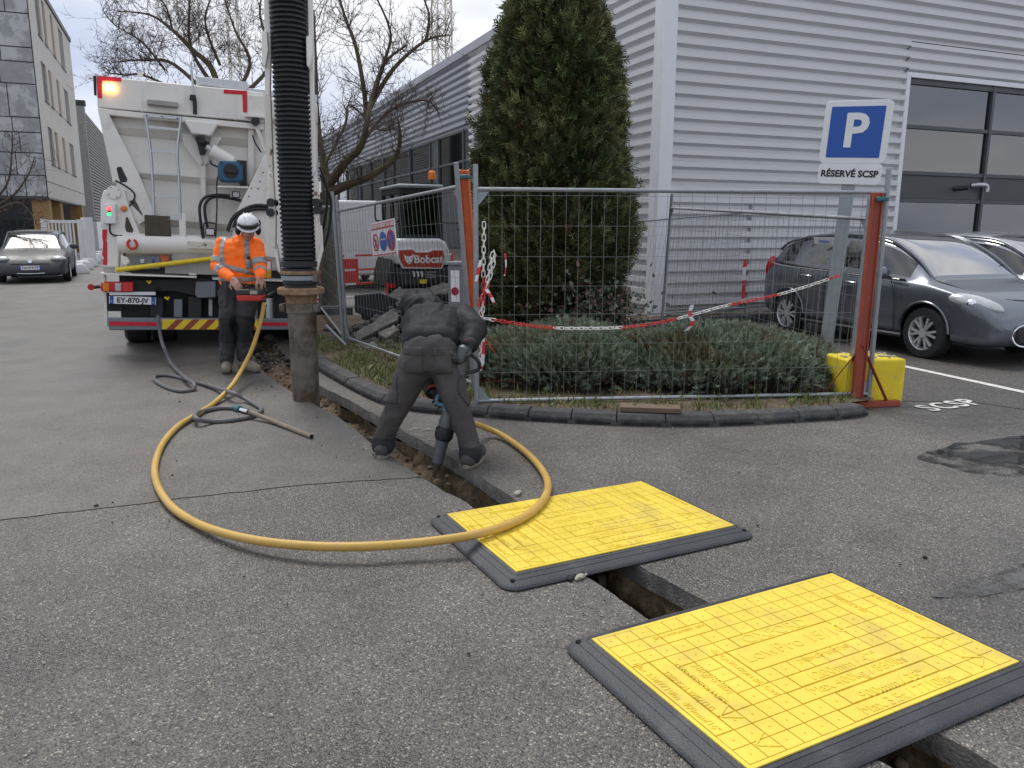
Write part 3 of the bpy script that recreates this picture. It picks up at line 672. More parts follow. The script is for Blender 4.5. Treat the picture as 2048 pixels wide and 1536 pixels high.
for u0, u1 in ((72, 91), (108, 126), (152, 165)):
    y = max(.4, sx((u0+u1)/2+6, 400)[0]); bpart('pillar', 'ochre', [(-.75, -.06, y-.15, y+.75, 0, 2.84)], par=lb)
bpart('back_wall', 'pale_panel', [(-14, -5.5, 9, 9.2, 0, 2.84)], par=lb)
bpart('recess_wall', 'interior', [(-14, -3.2, 4.2, 4.3, 0, 2.84)], par=lb)
# second building behind
p0 = YP(190, 440, 58.); p0.z = 0
sb = thing('ribbed_shed', 'grey slab ended shed with dark ribbed side wall beyond the gate', 'building', p0, TH)
SB = Frame(p0, TH); q = SB.L(190, 212); zt = q.z; zb = SB.L(190, 440).z; xl = SB.L(150, 300).x
bpart('end_wall', 'concrete', [(xl, 0, 0, .5, zb, zt)], .03, sb); bpart('coping', 'clad_dark', [(xl-.05, .08, -.05, .6, zt, zt+.35)], .02, sb)
bpart('core', 'clad_dark', [(-6, -.15, .5, 40, 0, zt-.2)], par=sb)
n = 34
for i in range(n):
    z = zb+(zt-.4-zb)*i/n; mb = MB(); mb.bx(-.14, .02, .55, 40, z, z+(zt-zb)/n*.55); mb.build('wall_slat', 'concrete', sb)
bpart('base_wall', 'trim_white', [(xl-2, .1, -.1, 40, 0, zb-.1)], par=sb)
# ================================================================ fence, gate and blocks on the far left
fb = thing('slat_fence', 'dark blue slatted metal fence behind the parked car', 'fence', G(78, 500, .4), TH)
FF = Frame(fb.location, TH); fb.location.z = 0; FF = Frame(fb.location, TH)
for i in range(26):
    x = -.0-i*.33; mb = MB(); mb.bx(x-.13, x+.13, -.015, .015, .15, 1.9); mb.build('slat', 'fence_blue', fb)
mb = MB(); mb.bx(-8.5, .2, .02, .06, .4, .47); mb.bx(-8.5, .2, .02, .06, 1.5, 1.57); mb.build('rail', 'fence_blue', fb)
ga = G(92, 520); gb = G(168, 532); gz = 2.0
YG = 31.0; ga = YP(93, 500, YG); gb = YP(171, 500, YG+1.0); ga.z = gb.z = 0
gt = thing('white_gate', 'white barred sliding gate standing behind the grey parked car', 'gate', ga, atan2((gb-ga).y, (gb-ga).x))
GL = (gb-ga).length; GF = Frame(ga, atan2((gb-ga).y, (gb-ga).x)); gz = GF.L(130, 440).z; g0 = .12
for x in (0, GL-.12): mb = MB(); mb.bx(x-.09, x+.09, -.06, .06, 0, gz+.02); mb.build('post', 'gate_white', gt, bev=.01)
mb = MB(); mb.bx(.1, GL-.22, -.04, .04, gz-.12, gz); mb.build('rail', 'gate_white', gt); mb = MB(); mb.bx(.1, GL-.22, -.04, .04, g0, g0+.1); mb.build('rail', 'gate_white', gt)
for i in range(8): x = .1+(GL-.4)*(i+.5)/8; mb = MB(); mb.bx(x-.025, x+.025, -.025, .025, g0+.1, gz-.12); mb.build('bar', 'gate_white', gt)
mb = MB(); mb.bx(GL-.05, GL+.28, -.3, .06, 0, gz+.1); mb.build('end_pillar', 'gate_white', gt, bev=.01)
for i, (u, v) in enumerate([(156, 548), (166, 540), (176, 534), (184, 527), (192, 521), (199, 515)]):
    p = G(u, v); b = MB(); b.lathe([(.34, 0), (.34, .12), (.2, .32), (.17, .34)], (0, 0, 0), n=4); o = b.build('concrete_separator', 'gate_white', bev=.03)
    o.location = p; o.rotation_euler = (0, 0, TH+.785); o.scale = (1.1, 1.1, 1)
    tag(o, ['white kerb block nearest the grey parked car', 'second white kerb block behind the grey parked car', 'third white kerb block beside the gate', 'white kerb block at the foot of the gate pillar', 'white kerb block just past the gate pillar', 'farthest white kerb block near the truck'][i], 'kerb block', 'white kerb blocks along the lane')
# ================================================================ tower cranes
def crane(u, Y, w, z0, z1, label, n):
    p = YP(u, 100, Y); t = thing('tower_crane', label, 'crane', (p.x, p.y, 0), .5, 'tower crane masts')
    for a in (-1, 1):
        for b in (-1, 1): mb = MB(); mb.bx(a*w/2-.07, a*w/2+.07, b*w/2-.07, b*w/2+.07, z0, z1); mb.build('mast_leg', 'crane', t)
    mb = MB(); h = (z1-z0)/n
    for i in range(n):
        z = z0+i*h
        for a, b in (((-1, -1), (1, -1)), ((1, -1), (1, 1)), ((1, 1), (-1, 1)), ((-1, 1), (-1, -1))):
            A = Vector((a[0]*w/2, a[1]*w/2, z)); B = Vector((b[0]*w/2, b[1]*w/2, z)); mb.bar(A, B, .06, .06); mb.bar(A, B+UZ*h, .06, .06); mb.bar(B, A+UZ*h, .05, .05)
    tag(mb.build('lattice', 'crane', t, smooth=0), kind='stuff')
crane(884, 85, 1.5, 0, 45, 'pale lattice crane mast rising above the warehouse roof', 32)
crane(468, 130, 1.5, 0, 60, 'distant lattice crane mast seen through bare branches', 36)
# ================================================================ vegetation
def fastmesh(name, V, F3, C):
    me = bpy.data.meshes.new(name); n = len(V); k = len(F3)
    me.vertices.add(n); me.vertices.foreach_set('co', V.astype(np.float32).ravel()); me.loops.add(k*3); me.loops.foreach_set('vertex_index', F3.astype(np.int32).ravel())
    me.polygons.add(k); me.polygons.foreach_set('loop_start', np.arange(0, 3*k, 3, dtype=np.int32)); me.polygons.foreach_set('loop_total', np.full(k, 3, np.int32)); me.update()
    at = me.color_attributes.new('Col', 'FLOAT_COLOR', 'POINT'); at.data.foreach_set('color', np.concatenate([C, np.ones((n, 1))], 1).astype(np.float32).ravel()); return me
def scatter(name, tmpls, pos, dirs, scl, cols, m='leaf', parent=None, seed=1):
    rs = np.random.RandomState(seed); V = []; F = []; C = []; b = 0; ti = rs.randint(0, len(tmpls), len(pos)); dirs = dirs/np.linalg.norm(dirs, axis=1, keepdims=True)
    rnv = rs.normal(size=pos.shape); X = rnv-dirs*(rnv*dirs).sum(1, keepdims=True); X /= np.linalg.norm(X, axis=1, keepdims=True); Z = np.cross(X, dirs)
    for t, (tv, tf) in enumerate(tmpls):
        k = np.where(ti == t)[0]
        if not len(k): continue
        P = pos[k][:, None, :]+scl[k][:, None, None]*(tv[None, :, 0:1]*X[k][:, None, :]+tv[None, :, 1:2]*dirs[k][:, None, :]+tv[None, :, 2:3]*Z[k][:, None, :])
        n = len(tv); V.append(P.reshape(-1, 3)); F.append((tf[None]+(b+np.arange(len(k))*n)[:, None, None]).reshape(-1, 3)); C.append(np.repeat(cols[k], n, axis=0)); b += n*len(k)
    return link(name, fastmesh(name, np.concatenate(V), np.concatenate(F), np.concatenate(C)), m, parent, smooth=0)
def frond(n, wid, droop, seed, lw=.045):
    """flat spray: stem with paired narrow leaflets, length 1 along y"""
    r = random.Random(seed); v = []; f = []
    def leaf(a, b, w):
        a = Vector(a); b = Vector(b); d = (b-a); s = Vector((-d.y, d.x, 0)).normalized()*w; k = len(v); m_ = a.lerp(b, .5)
        v.extend([a, m_+s, b, m_-s]); f.extend([(k, k+1, k+2), (k, k+2, k+3)])
    leaf((0, 0, 0), (0, 1, -droop), .05)
    for i in range(n):
        y = .15+.75*i/n
        for s in (-1, 1):
            l = wid*(1-.6*y)*r.uniform(.7, 1.2); leaf((0, y, -droop*y*y), (s*l*.8, y+l*.75, -droop*(y+l*.5)**2+r.uniform(-.08, .08)), lw*r.uniform(.8, 1.4))
    return np.array([tuple(q) for q in v]), np.array(f)
fr_thuja = [frond(4, .5, rr_, i) for i, rr_ in enumerate((.15, .3, .45, .2, .35))]
fr_juni = [frond(8, .24, rr_, 20+i, .026) for i, rr_ in enumerate((.1, .2, -.1, .3))]
fr_leaf = []
for i in range(3):
    v = np.array([(0, 0, 0), (.3, .35, .06), (.22, .75, .02), (0, 1, -.08), (-.22, .75, .02), (-.3, .35, .06)]); fr_leaf.append((v, np.array([(0, 1, 2), (0, 2, 3), (0, 3, 4), (0, 4, 5)])))
rs = np.random.RandomState(4)
# ---- tall conifer
tc_ = Vector((.50, 10.25, .08)); zz = [0, .5, 1.2, 1.95, 2.9, 3.55, 4.2, 4.9, 5.5]; rr2 = [.72, .84, .92, .92, .78, .63, .38, .16, .02]
tree = thing('conifer', 'tall dense dark green conifer in front of the warehouse corner', 'tree', tc_)
def trunk_mb(pts, rads, n=8):
    mb = MB(); mb.tube(pts, rads, n); return mb
trunk_mb([(0, 0, -.1), (.03, 0, 1.5), (0, .03, 3.2), (0, 0, 5)], [.12, .1, .07, .02]).build('trunk', 'bark', tree)
N = 30000; z = 5.45*rs.rand(N)**.9; ang = rs.rand(N)*2*np.pi; R = np.interp(z, zz, rr2)
lump = np.array([1+.17*fbm((cos(a)*2.2, sin(a)*2.2, q*1.9), 1, 3)+.08*fbm((cos(a)*7, sin(a)*7, q*6), 1, 2) for a, q in zip(ang, z)])
depth = np.where(rs.rand(N) < .68, 1-.12*rs.rand(N), .45+.45*rs.rand(N)); depth = np.where(rs.rand(N) < .05, 1+.1*rs.rand(N), depth); rad = R*lump*depth
pos = np.stack([rad*np.cos(ang), rad*np.sin(ang), z], 1)
dirs = np.stack([np.cos(ang), np.sin(ang), .35+.5*rs.rand(N)], 1)+rs.normal(size=(N, 3))*.42
g = np.array([fbm((p[0]*1.7, p[1]*1.7, p[2]*1.3+5), 1, 3) for p in pos]); base = np.array([(.08, .112, .042)])*np.ones((N, 1)); warm = np.array([(.19, .2, .085)]); brown = np.array([(.085, .055, .026)])
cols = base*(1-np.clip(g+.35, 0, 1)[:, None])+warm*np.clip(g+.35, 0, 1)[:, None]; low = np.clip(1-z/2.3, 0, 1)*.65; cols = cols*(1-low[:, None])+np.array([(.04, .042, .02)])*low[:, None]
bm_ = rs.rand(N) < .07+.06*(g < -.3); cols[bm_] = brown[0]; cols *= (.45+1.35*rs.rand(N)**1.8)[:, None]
for c, r_, cc in [((-.12, -1.0, 3.35), .22, (.16, .055, .03)), ((.32, -1.05, 2.35), .12, (.26, .11, .05)), ((-.95, -.4, 2.6), .12, (.2, .08, .04)), ((.15, -1.05, 1.4), .15, (.13, .06, .035)), ((-.25, -1.0, .75), .1, (.2, .09, .04))]:
    dd = np.linalg.norm(pos-np.array(c), axis=1) < r_; cols[dd] = np.array(cc)*(.7+.6*rs.rand(dd.sum()))[:, None]
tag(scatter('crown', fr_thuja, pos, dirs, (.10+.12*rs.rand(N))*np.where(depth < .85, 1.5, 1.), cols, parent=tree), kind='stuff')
tw_ = MB()
for i in range(90):
    a = rnd(0, 2*pi); q = rnd(.3, 4.6); r1 = np.interp(q, zz, rr2); d = Vector((cos(a), sin(a), rnd(.2, .9))); p = Vector((cos(a)*r1*.3, sin(a)*r1*.3, q)); tw_.tube([p, p+d*r1*.35, p+d*r1*rnd(.55, .72)+UZ*rnd(-.05, .1)], [.012, .007, .003], 4)
tag(tw_.build('branches', 'twig', tree), kind='stuff')
# ---- low spreading junipers
def juniper(label, c, rx, ry, h, N, seed, hump):
    t = thing('juniper', label, 'shrub', c, 0, 'low blue green junipers behind the fence'); r = np.random.RandomState(seed)
    u = np.sqrt(r.rand(N)); a = r.rand(N)*2*np.pi; x = u*np.cos(a); y = u*np.sin(a); prof = (1-(x*x+y*y)**1.6).clip(0, 1)**.45
    hh = np.array([1+.28*fbm((p*rx*1.6+hump, q*ry*1.6, 3), 1, 4) for p, q in zip(x, y)]); top = h*prof*hh; dz = np.where(r.rand(N) < .66, 1-.15*r.rand(N), .25+.6*r.rand(N)); wob = np.array([1+.10*fbm((cos(q)*3+hump, sin(q)*3, 1), 1, 3) for q in a])
    pos = np.stack([x*rx*wob, y*ry*wob, np.maximum(.04, top*dz)], 1)
    dirs = np.stack([x*.9, y*.9, .45+.5*prof], 1)+r.normal(size=(N, 3))*.38
    g = r.rand(N)[:, None]; gg = np.array([fbm((p[0]*1.5+hump, p[1]*1.5, 1), 1, 3) for p in pos])[:, None]; cols = np.array([(.13, .165, .115)])*(1-g)+np.array([(.24, .29, .2)])*g
    k = np.clip(gg*1.5, 0, 1)*(pos[:, 2:3] > .6*h)*.75; cols = cols*(1-k)+np.array([(.17, .135, .065)])*k
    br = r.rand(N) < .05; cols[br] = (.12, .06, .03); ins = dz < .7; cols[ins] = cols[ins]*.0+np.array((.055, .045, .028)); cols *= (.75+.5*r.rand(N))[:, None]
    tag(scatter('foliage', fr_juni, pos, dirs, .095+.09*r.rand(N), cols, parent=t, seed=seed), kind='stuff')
    mb = MB(); rd = random.Random(seed)
    for i in range(40):
        an = rd.uniform(0, 2*pi); l = rd.uniform(.5, .85); e = Vector((cos(an)*rx*l, sin(an)*ry*l, h*.5*rd.uniform(.3, .9))); mb.tube([(0, 0, .02), e*.5+Vector((0, 0, .02)), e], [.016, .01, .004], 4)
    mb.build('stem', 'twig', t)
juniper('left mound of blue green juniper behind the fence panel', (.5, 7.85, .085), .98, 1.0, .36, 15000, 11, 0)
juniper('right mound of blue green juniper beside the yellow block', (1.95, 7.8, .085), 1.22, 1.1, .35, 19000, 12, 7)
# ---- shrub with reddish leaves
sh = thing('leafy_shrub', 'small shrub with dull green and reddish leaves at the conifer foot', 'shrub', (.95, 9.0, .085)); N = 900
p = rs.normal(size=(N, 3))*np.array([.32, .2, .22])+np.array([0, 0, .42]); p[:, 2] = np.clip(p[:, 2], .05, 1); c = np.where(rs.rand(N)[:, None] < .3, np.array([(.11, .055, .045)]), np.array([(.075, .095, .06)]))*(.7+.6*rs.rand(N))[:, None]
tag(scatter('foliage', fr_leaf, p, rs.normal(size=(N, 3))+np.array([0, 0, .4]), .045+.03*rs.rand(N), c, parent=sh), kind='stuff')
mb = MB()
for i in range(16): e = Vector((random.gauss(0, .25), random.gauss(0, .15), rnd(.35, .7))); mb.tube([(e.x*.2, e.y*.2, 0), e*.6, e], [.007, .005, .002], 4)
mb.build('stem', 'twig', sh)
# ---- grass
gp = []
pts_in = [(p.x, p.y) for p in inner]
while len(gp) < 7000:
    x, y = rnd(-2.9, 2.9), rnd(5.9, 10.5)
    if not inpoly(x, y, bedpoly): continue
    dk = min((x-q[0])**2+(y-q[1])**2 for q in pts_in[::12])**.5; den = fbm((x*1.3, y*1.3, 4), 1, 3)+.35
    if x < -.2: w = (.9 if dk < .5 else .55)*(den > .05)
    else: w = (.8 if dk < .28 else .12)*(den > -.1)
    if random.random() < w: gp.append((x, y, .08))
gp = np.array(gp); n = len(gp); gc = np.array([(.12, .165, .04)])*(.6+.8*rs.rand(n))[:, None]; dry = rs.rand(n) < .25; gc[dry] = np.array((.2, .17, .08))*(.7+.5*rs.rand(dry.sum()))[:, None]
blade = [(np.array([(-.06, 0, 0), (.06, 0, 0), (.03, .6, .06*k), (0, 1, .25*k)]), np.array([(0, 1, 2), (0, 2, 3)])) for k in (-1, 1, 2)]
gd = rs.normal(size=(n, 3))*.45+np.array([0, 0, 1.]); gd[:, 2] = np.abs(gd[:, 2])+.1
tag(scatter('grass', blade, gp, gd, .035+.06*rs.rand(n), gc), 'thin green grass growing inside the kerb', 'grass', kind='stuff')
# ---- bare trees
class Bare:
    def __init__(s, seed, mr=.0045): s.mr = mr*.85; s.r = random.Random(seed); s.thick = MB(); s.thin = MB()
    def br(s, p, d, L, r, lev, mx):
        k = 5 if lev < 2 else 4; pts = [p]; d = d.normalized(); rr = [r]
        for i in range(k):
            d = (d+Vector((s.r.gauss(0, .22), s.r.gauss(0, .22), s.r.gauss(.06, .18)))).normalized(); pts.append(pts[-1]+d*(L/k)); rr.append(r*(1-.75*(i+1)/k))
        (s.thick if r > .02 else s.thin).tube(pts, rr, 5 if r > .02 else 3, cap=False)
        if lev < mx: s.spawn(pts, L, r, lev, mx)
    def spawn(s, pts, L, r, lev, mx, dens=None):
        n = dens or max(3, int(L*(6.5 if lev < 2 else 9)))
        for j in range(n):
            t = s.r.uniform(.12, 1)*(len(pts)-1); i = min(int(t), len(pts)-2); a = pts[i]; b = pts[i+1]; q = a.lerp(b, t-i); dd = (b-a).normalized()
            o = Vector((s.r.gauss(0, 1), s.r.gauss(0, 1), s.r.gauss(.35, .7))); o = (o-dd*o.dot(dd)).normalized()
            s.br(q, dd*s.r.uniform(.25, .9)+o*.9, L*s.r.uniform(.3, .6), max(s.mr, r*.45), lev+1, mx)
    def limb(s, pts, r0, r1, L, n, mx=3):
        P = catmull(pts, 5); k = len(P); s.thick.tube(P, [r0+(r1-r0)*i/(k-1) for i in range(k)], 7); s.spawn(P, L, max(r1, .02), 0, mx, n)
def bare_tree(label, Y, trunk, limbs, seed, rad, group=True, mx=3):
    base = YP(*trunk[0], Y); base.z = 0; B = Bare(seed, .0045*Y/15); B2 = MB()
    T = [Vector((0, 0, -.05))]+[YP(u, v, Y)-base for u, v in trunk[1:]]
    B2.tube(catmull(T, 5), [rad*(1.15-.35*i/(5*(len(T)-1))) for i in range(5*(len(T)-1)+1)], 10)
    t = thing('bare_tree', label, 'tree', base, 0, 'leafless trees'); rr_ = random.Random(seed+1)
    for px, r0, r1, L, n in limbs:
        dy = 0; P = []
        for i, (u, v) in enumerate(px):
            P.append(YP(u, v, Y+dy)-base); dy += rr_.uniform(-.35, .35)
        B.limb(P, r0, min(r1, .012), L, int(n*2.2), mx)
    B2.build('trunk', 'bark', t); B.thick.build('limbs', 'bark', t); tag(B.thin.build('twigs', 'twig', t, smooth=0, fix=False), kind='stuff')
bare_tree('mossy bare tree with low forked trunk behind the suction boom', 15.0, [(662, 590), (662, 500), (657, 430), (655, 385)], [
    ([(655, 388), (690, 372), (740, 352), (788, 318), (800, 275), (795, 235)], .10, .04, 1.3, 16), ([(655, 388), (648, 330), (640, 285), (634, 220), (632, 130), (628, 20)], .09, .03, 1.5, 22),
    ([(658, 370), (690, 325), (722, 292), (735, 240), (745, 190), (770, 125), (815, 90)], .09, .03, 1.5, 24), ([(733, 240), (728, 180), (712, 95), (692, 40), (668, -40), (650, -110)], .05, .02, 1.5, 20),
    ([(740, 215), (785, 140), (850, 82), (900, 70)], .05, .015, 1.1, 14), ([(735, 225), (770, 120), (780, 60), (740, -30)], .04, .015, 1.2, 14), ([(720, 290), (775, 225), (840, 200), (872, 213)], .04, .012, 1.0, 20), ([(650, 330), (690, 250), (700, 210), (760, 260), (800, 250)], .03, .01, .9, 22), ([(852, 80), (858, 30), (840, -20)], .03, .012, .9, 8)], 3, .17)
bare_tree('bare tree spreading above the truck', 21.0, [(455, 520), (455, 400), (458, 300), (450, 220)], [
    ([(450, 230), (425, 140), (385, 100), (345, 60), (300, 30), (235, 22)], .09, .02, 1.9, 22), ([(440, 190), (385, 105), (378, 30), (385, -40)], .06, .02, 1.7, 16), ([(440, 215), (350, 130), (290, 120), (225, 125)], .06, .015, 1.8, 20),
    ([(455, 215), (500, 130), (470, 60), (440, -30)], .06, .02, 1.8, 20), ([(455, 215), (540, 130), (520, 30), (530, -40)], .06, .02, 1.8, 16), ([(330, 140), (285, 85), (230, 50), (205, 20)], .03, .01, 1.4, 14), ([(345, 60), (330, 10), (290, -30)], .03, .01, 1.3, 10), ([(450, 230), (300, 155), (250, 150), (210, 145)], .04, .012, 1.3, 16), ([(440, 130), (410, 40), (440, -40)], .04, .012, 1.6, 16)], 8, .2)
bare_tree('slender bare tree at the left edge beside the parked car', 24.0, [(-70, 560), (-60, 480), (-45, 430)], [
    ([(-45, 430), (20, 396), (55, 352), (70, 312)], .05, .01, 1.2, 12), ([(-45, 430), (12, 372), (24, 300), (24, 262)], .045, .01, 1.2, 12), ([(-45, 440), (30, 405), (60, 425), (75, 450)], .03, .008, .9, 14), ([(-40, 430), (15, 420), (45, 395), (85, 400)], .03, .008, .9, 14)], 15, .08, mx=2)
# ================================================================ temporary fences
def fence_panel(label, A, B, H=2.0, wire=True, topA=None, topB=None, name='site_fence'):
    A = Vector(A); B = Vector(B); d = B-A; d.z = 0; L = d.length; rz = atan2(d.y, d.x)
    t = thing(name, label, 'fence', (A.x, A.y, 0), rz, 'temporary mesh fence panels'); I = Frame((A.x, A.y, 0), rz).I
    a0 = Vector((0, 0, A.z)); b0 = Vector((L, 0, B.z)); a1 = I @ Vector(topA) if topA else a0+UZ*H; b1 = I @ Vector(topB) if topB else b0+UZ*H
    def P(s, h):  # s along 0..1, h 0..1
        return (a0.lerp(a1, h)).lerp(b0.lerp(b1, h), s)
    for s in (0, 1): mb = MB(); mb.cyl(P(s, 0), P(s, 1), .021, n=10); mb.build('post', 'galv', t)
    hb, ht = .055, .905
    for h in (hb, ht): mb = MB(); mb.cyl(P(0, h), P(1, h), .0165, n=8); mb.build('rail', 'galv', t)
    for s, e in ((0, .035), (1, -.035)):
        for h, k in ((hb, .075), (ht, -.075)):
            mb = MB(); mb.prism([P(s, h), P(s+e*3.5/max(L, .5), h), P(s, h+k)], (0, .004, 0)); mb.build('gusset', 'galv_dull', t)
    if wire:
        mb = MB(); n = int(L/.103)
        for i in range(1, n):
            s = i/n; q = .006*mnoise.noise(Vector((i*1.7, A.x, 3))); m_ = P(s, (hb+ht)/2)+Vector((q, q, 0))*2; mb.tube([P(s, hb), m_, P(s+q*.3, ht)], .0017, 4, cap=False)
        for k in range(1, 8):
            h = hb+(ht-hb)*k/7.2; mb.tube([P(0, h), P(.3, h)+UZ*rnd(-.008, .008), P(.7, h)+UZ*rnd(-.008, .008), P(1, h)], .0017, 4, cap=False)
        tag(mb.build('wire_mesh', 'wire', t, fix=False), kind='stuff')
    return t
fR0 = Vector((-.29, 6.37, 0)); fR1 = Vector((3.1, 6.72, 0))
fence_panel('mesh fence panel in front of the junipers between worker and sign', fR0, fR1)
fl_top = YP(912, 325, 6.55); fl_bot = Vector((-.33, 6.85, .06)); ll_bot = Vector((-2.08, 9.87, .06)); ll_top = YP(673, 393, 9.75)
FLp = fence_panel('leaning mesh fence panel carrying the site notice before the excavator', ll_bot, fl_bot, topA=ll_top, topB=fl_top)
q = G(641, 632); fence_panel('mesh fence panel half hidden behind the suction pipe', (q.x, q.y, .06), (-2.14, 9.93, .06), topB=(-2.2, 9.9, 1.95))
m1 = Vector((2.2, 11.6, .0)); fence_panel('mesh fence panel running back from the red stand beside the juniper', m1, (3.02, 6.95, 0), topA=YP(1344, 388, 11.3), topB=YP(1740, 398, 6.95))
fence_panel('mesh fence panel leaning against the ribbed wall', (1.2, 12.3, .05), (4.15, 14.05, .05), H=1.95, topA=YP(1235, 425, 12.2))
# rubber and concrete feet
def foot(label, p, rz, sz=(.7, .22, .12)):
    mb = MB(); mb.box((0, 0, sz[2]/2), sz); mb.box((0, 0, sz[2]+.01), (sz[0]*.5, sz[1]*.7, .03)); o = mb.build('rubber_base', 'rubber', bev=.02); o.location = p; o.rotation_euler = (0, 0, rz); return tag(o, label, 'fence foot', 'fence feet')
foot('dark fence foot behind the suction pipe', (q.x+.1, q.y, 0), .3, (.9, .3, .15)); foot('dark fence foot by the warehouse corner', (2.1, 11.75, 0), TH)
# braces of the left panel
mb = MB(); a = G(655, 655, .4); mb.cyl(G(652, 650, .35), G(692, 690, .12), .015, n=8); tag(mb.build('steel_brace', 'galv_dull'), 'thin steel brace between two fence panels left of the worker', 'brace')
# ---- red stands
def stand(label, base, top, m, rz, w=.08, feet=True):
    base = Vector(base); top = Vector(top); t = thing('fence_stand', label, 'fence stand', base, rz, 'steel fence stands'); I = Frame(base, rz).I; T = I @ top
    mb = MB(); mb.bar((0, 0, .03), T, w, .012, (0, 1, 0)); mb.build('post_web', m, t, bev=.003)
    for s in (-1, 1): mb = MB(); mb.bar((s*w/2, 0, .03), T+Vector((s*w/2, 0, 0)), .012, .05, (0, 1, 0)); mb.build('post_flange', m, t, bev=.003)
    if feet:
        for e in ((.40, .02, .03), (-.05, .45, .03), (-.32, .28, .03)):
            mb = MB(); mb.bar((0, 0, .025), e, .05, .05); mb.build('base_bar', m, t, bev=.003)
            k = Vector(e)*.72; k.z = .04; mb = MB(); mb.bar(T*.30, k, .045, .006, (0, 0, 1)); mb.build('brace', m, t)
    mb = MB(); mb.box(T*.97+Vector((.02, -.05, 0)), (.1, .04, .035)); mb.build('clamp', 'coupling', t, bev=.008)
    return t
bR = G(1722, 820); stand('brick red steel fence stand in front of the yellow block', (bR.x, bR.y+.1, 0), YP(1755, 385, bR.y+.1), 'red_oxide', .1)
stand('orange steel fence stand leaning beside the bent worker', (-.30, 7.35, .085), YP(927, 340, 6.75), 'orange_post', -.2, .075)
# ---- yellow concrete block
mb = MB(); mb.box((0, 0, .2), (.54, .40, .40)); o = mb.build('concrete_block', 'block_yellow', bev=.02); o.location = (3.16, 6.98, 0); o.rotation_euler = (0, 0, .12); tag(o, 'chipped yellow painted concrete block at the foot of the parking sign', 'concrete block')
mb = MB()
for i in range(40): rock(mb, (rnd(-.24, .24), rnd(-.18, .18), .405), rnd(.01, .03), .4)
tag(mb.build('worn_top', 'concrete', o), kind='stuff')
# ---- parking sign
sb_ = YP(1648, 720, 7.75); sb_.z = .085
SFm = Frame(sb_, radians(-34), radians(3.2)); sg = thing('parking_sign', 'blue parking sign with white reserved plate on a leaning grey post', 'sign', M=SFm.M)
def rrect(c, w, h, r, n=5):
    out = []
    for sx_, sz_, a0 in ((1, 1, 0), (-1, 1, 90), (-1, -1, 180), (1, -1, 270)):
        for k in range(n+1): an = radians(a0+90*k/n); out.append(Vector((c.x+sx_*(w/2-r)+r*cos(an), c.y, c.z+sz_*(h/2-r)+r*sin(an))))
    return out
c1 = (SFm.L(1655, 205)+SFm.L(1768, 325))/2; W1 = abs(SFm.L(1785, 265).x-SFm.L(1648, 265).x)*.985; H1 = SFm.L(1715, 200).z-SFm.L(1705, 327).z
mb = MB(); a = SFm.L(1665, 385, .05); mb.bx(c1.x-.065, c1.x+.055, .025, .065, -.1, c1.z+H1*.4); mb.build('post', 'galv_dull', sg, bev=.006)
mb = MB(); mb.prism(rrect(c1, W1, H1, .05), (0, .022, 0)); mb.build('sign_board', 'sign_white', sg, bev=.004)
c2 = c1+Vector((0, -.003, 0)); mb = MB(); mb.prism(rrect(c2, W1*.8, H1*.81, .008), (0, .003, 0)); bl = mb.build('blue_field', 'sign_blue', sg)
mb = MB(); text(mb, 'P', H1*.74, axes(c1+Vector((0, -.006, 0)), (1, 0, 0), (0, 0, 1)), .002, bold=.012); mb.build('lettering', 'sign_white', bl, smooth=0)
c3 = c1-UZ*(H1*.5+.095); c3.x -= .005; mb = MB(); mb.prism(rrect(c3, W1*.95, .19, .035), (0, .02, 0)); pl_ = mb.build('reserved_plate', 'sign_white', sg, bev=.003)
mb = MB(); text(mb, 'RÉSERVÉ SCSP', .083, axes(c3+Vector((0, -.003, 0)), (1, 0, 0), (0, 0, 1)), .001, bold=.0028); mb.build('lettering', 'ink', pl_, smooth=0)
# ---- site notice on the leaning panel
rzf = atan2((fl_bot-ll_bot).y, (fl_bot-ll_bot).x); NF = Frame((ll_bot.x, ll_bot.y, 0), rzf)
qd = [NF.L(u, v, -.05) for u, v in ((741, 447), (788, 436), (795, 508), (746, 515))]; nt_ = thing('site_notice', 'white notice with red heading and three round symbols tied to the leaning fence', 'sign', M=NF.M)
mb = MB(); mb.prism(qd, (0, .006, 0)); mb.build('board', 'sign_white', nt_)
def onq(s, t, y=-.006):  # s right, t up
    return qd[3].lerp(qd[2], s).lerp(qd[0].lerp(qd[1], s), t)+Vector((0, y, 0))
mb = MB(); mb.prism([onq(.03, .78), onq(.97, .78), onq(.97, .95), onq(.03, .95)], (0, .004, 0)); rb_ = mb.build('red_heading', 'sign_red', nt_)
ww = (onq(1, .9)-onq(0, .9)).length; mb = MB(); text(mb, 'CHANTIER INTERDIT AU PUBLIC', ww*.078, axes(onq(.5, .865, -.008), onq(1, .8)-onq(0, .8), UZ), .0008, bold=.0015); mb.build('lettering', 'sign_white', rb_, smooth=0)
mb = MB(); mb.prism([onq(.03, .03), onq(.97, .03), onq(.97, .06), onq(.03, .06)], (0, .004, 0)); mb.build('red_line', 'sign_red', nt_)
def ell(s, t, a, b, y, m, name, par, r0=0., n=20):
    mb = MB(); P = [onq(s+a*cos(2*pi*k/n), t+b*sin(2*pi*k/n), y) for k in range(n)]
    if r0: Q = [onq(s+a*r0*cos(2*pi*k/n), t+b*r0*sin(2*pi*k/n), y) for k in range(n)]; mb.add(P+Q, [(k, (k+1) % n, n+(k+1) % n, n+k) for k in range(n)])
    else: mb.add(P, [tuple(range(n))])
    return mb.build(name, m, par, smooth=0)
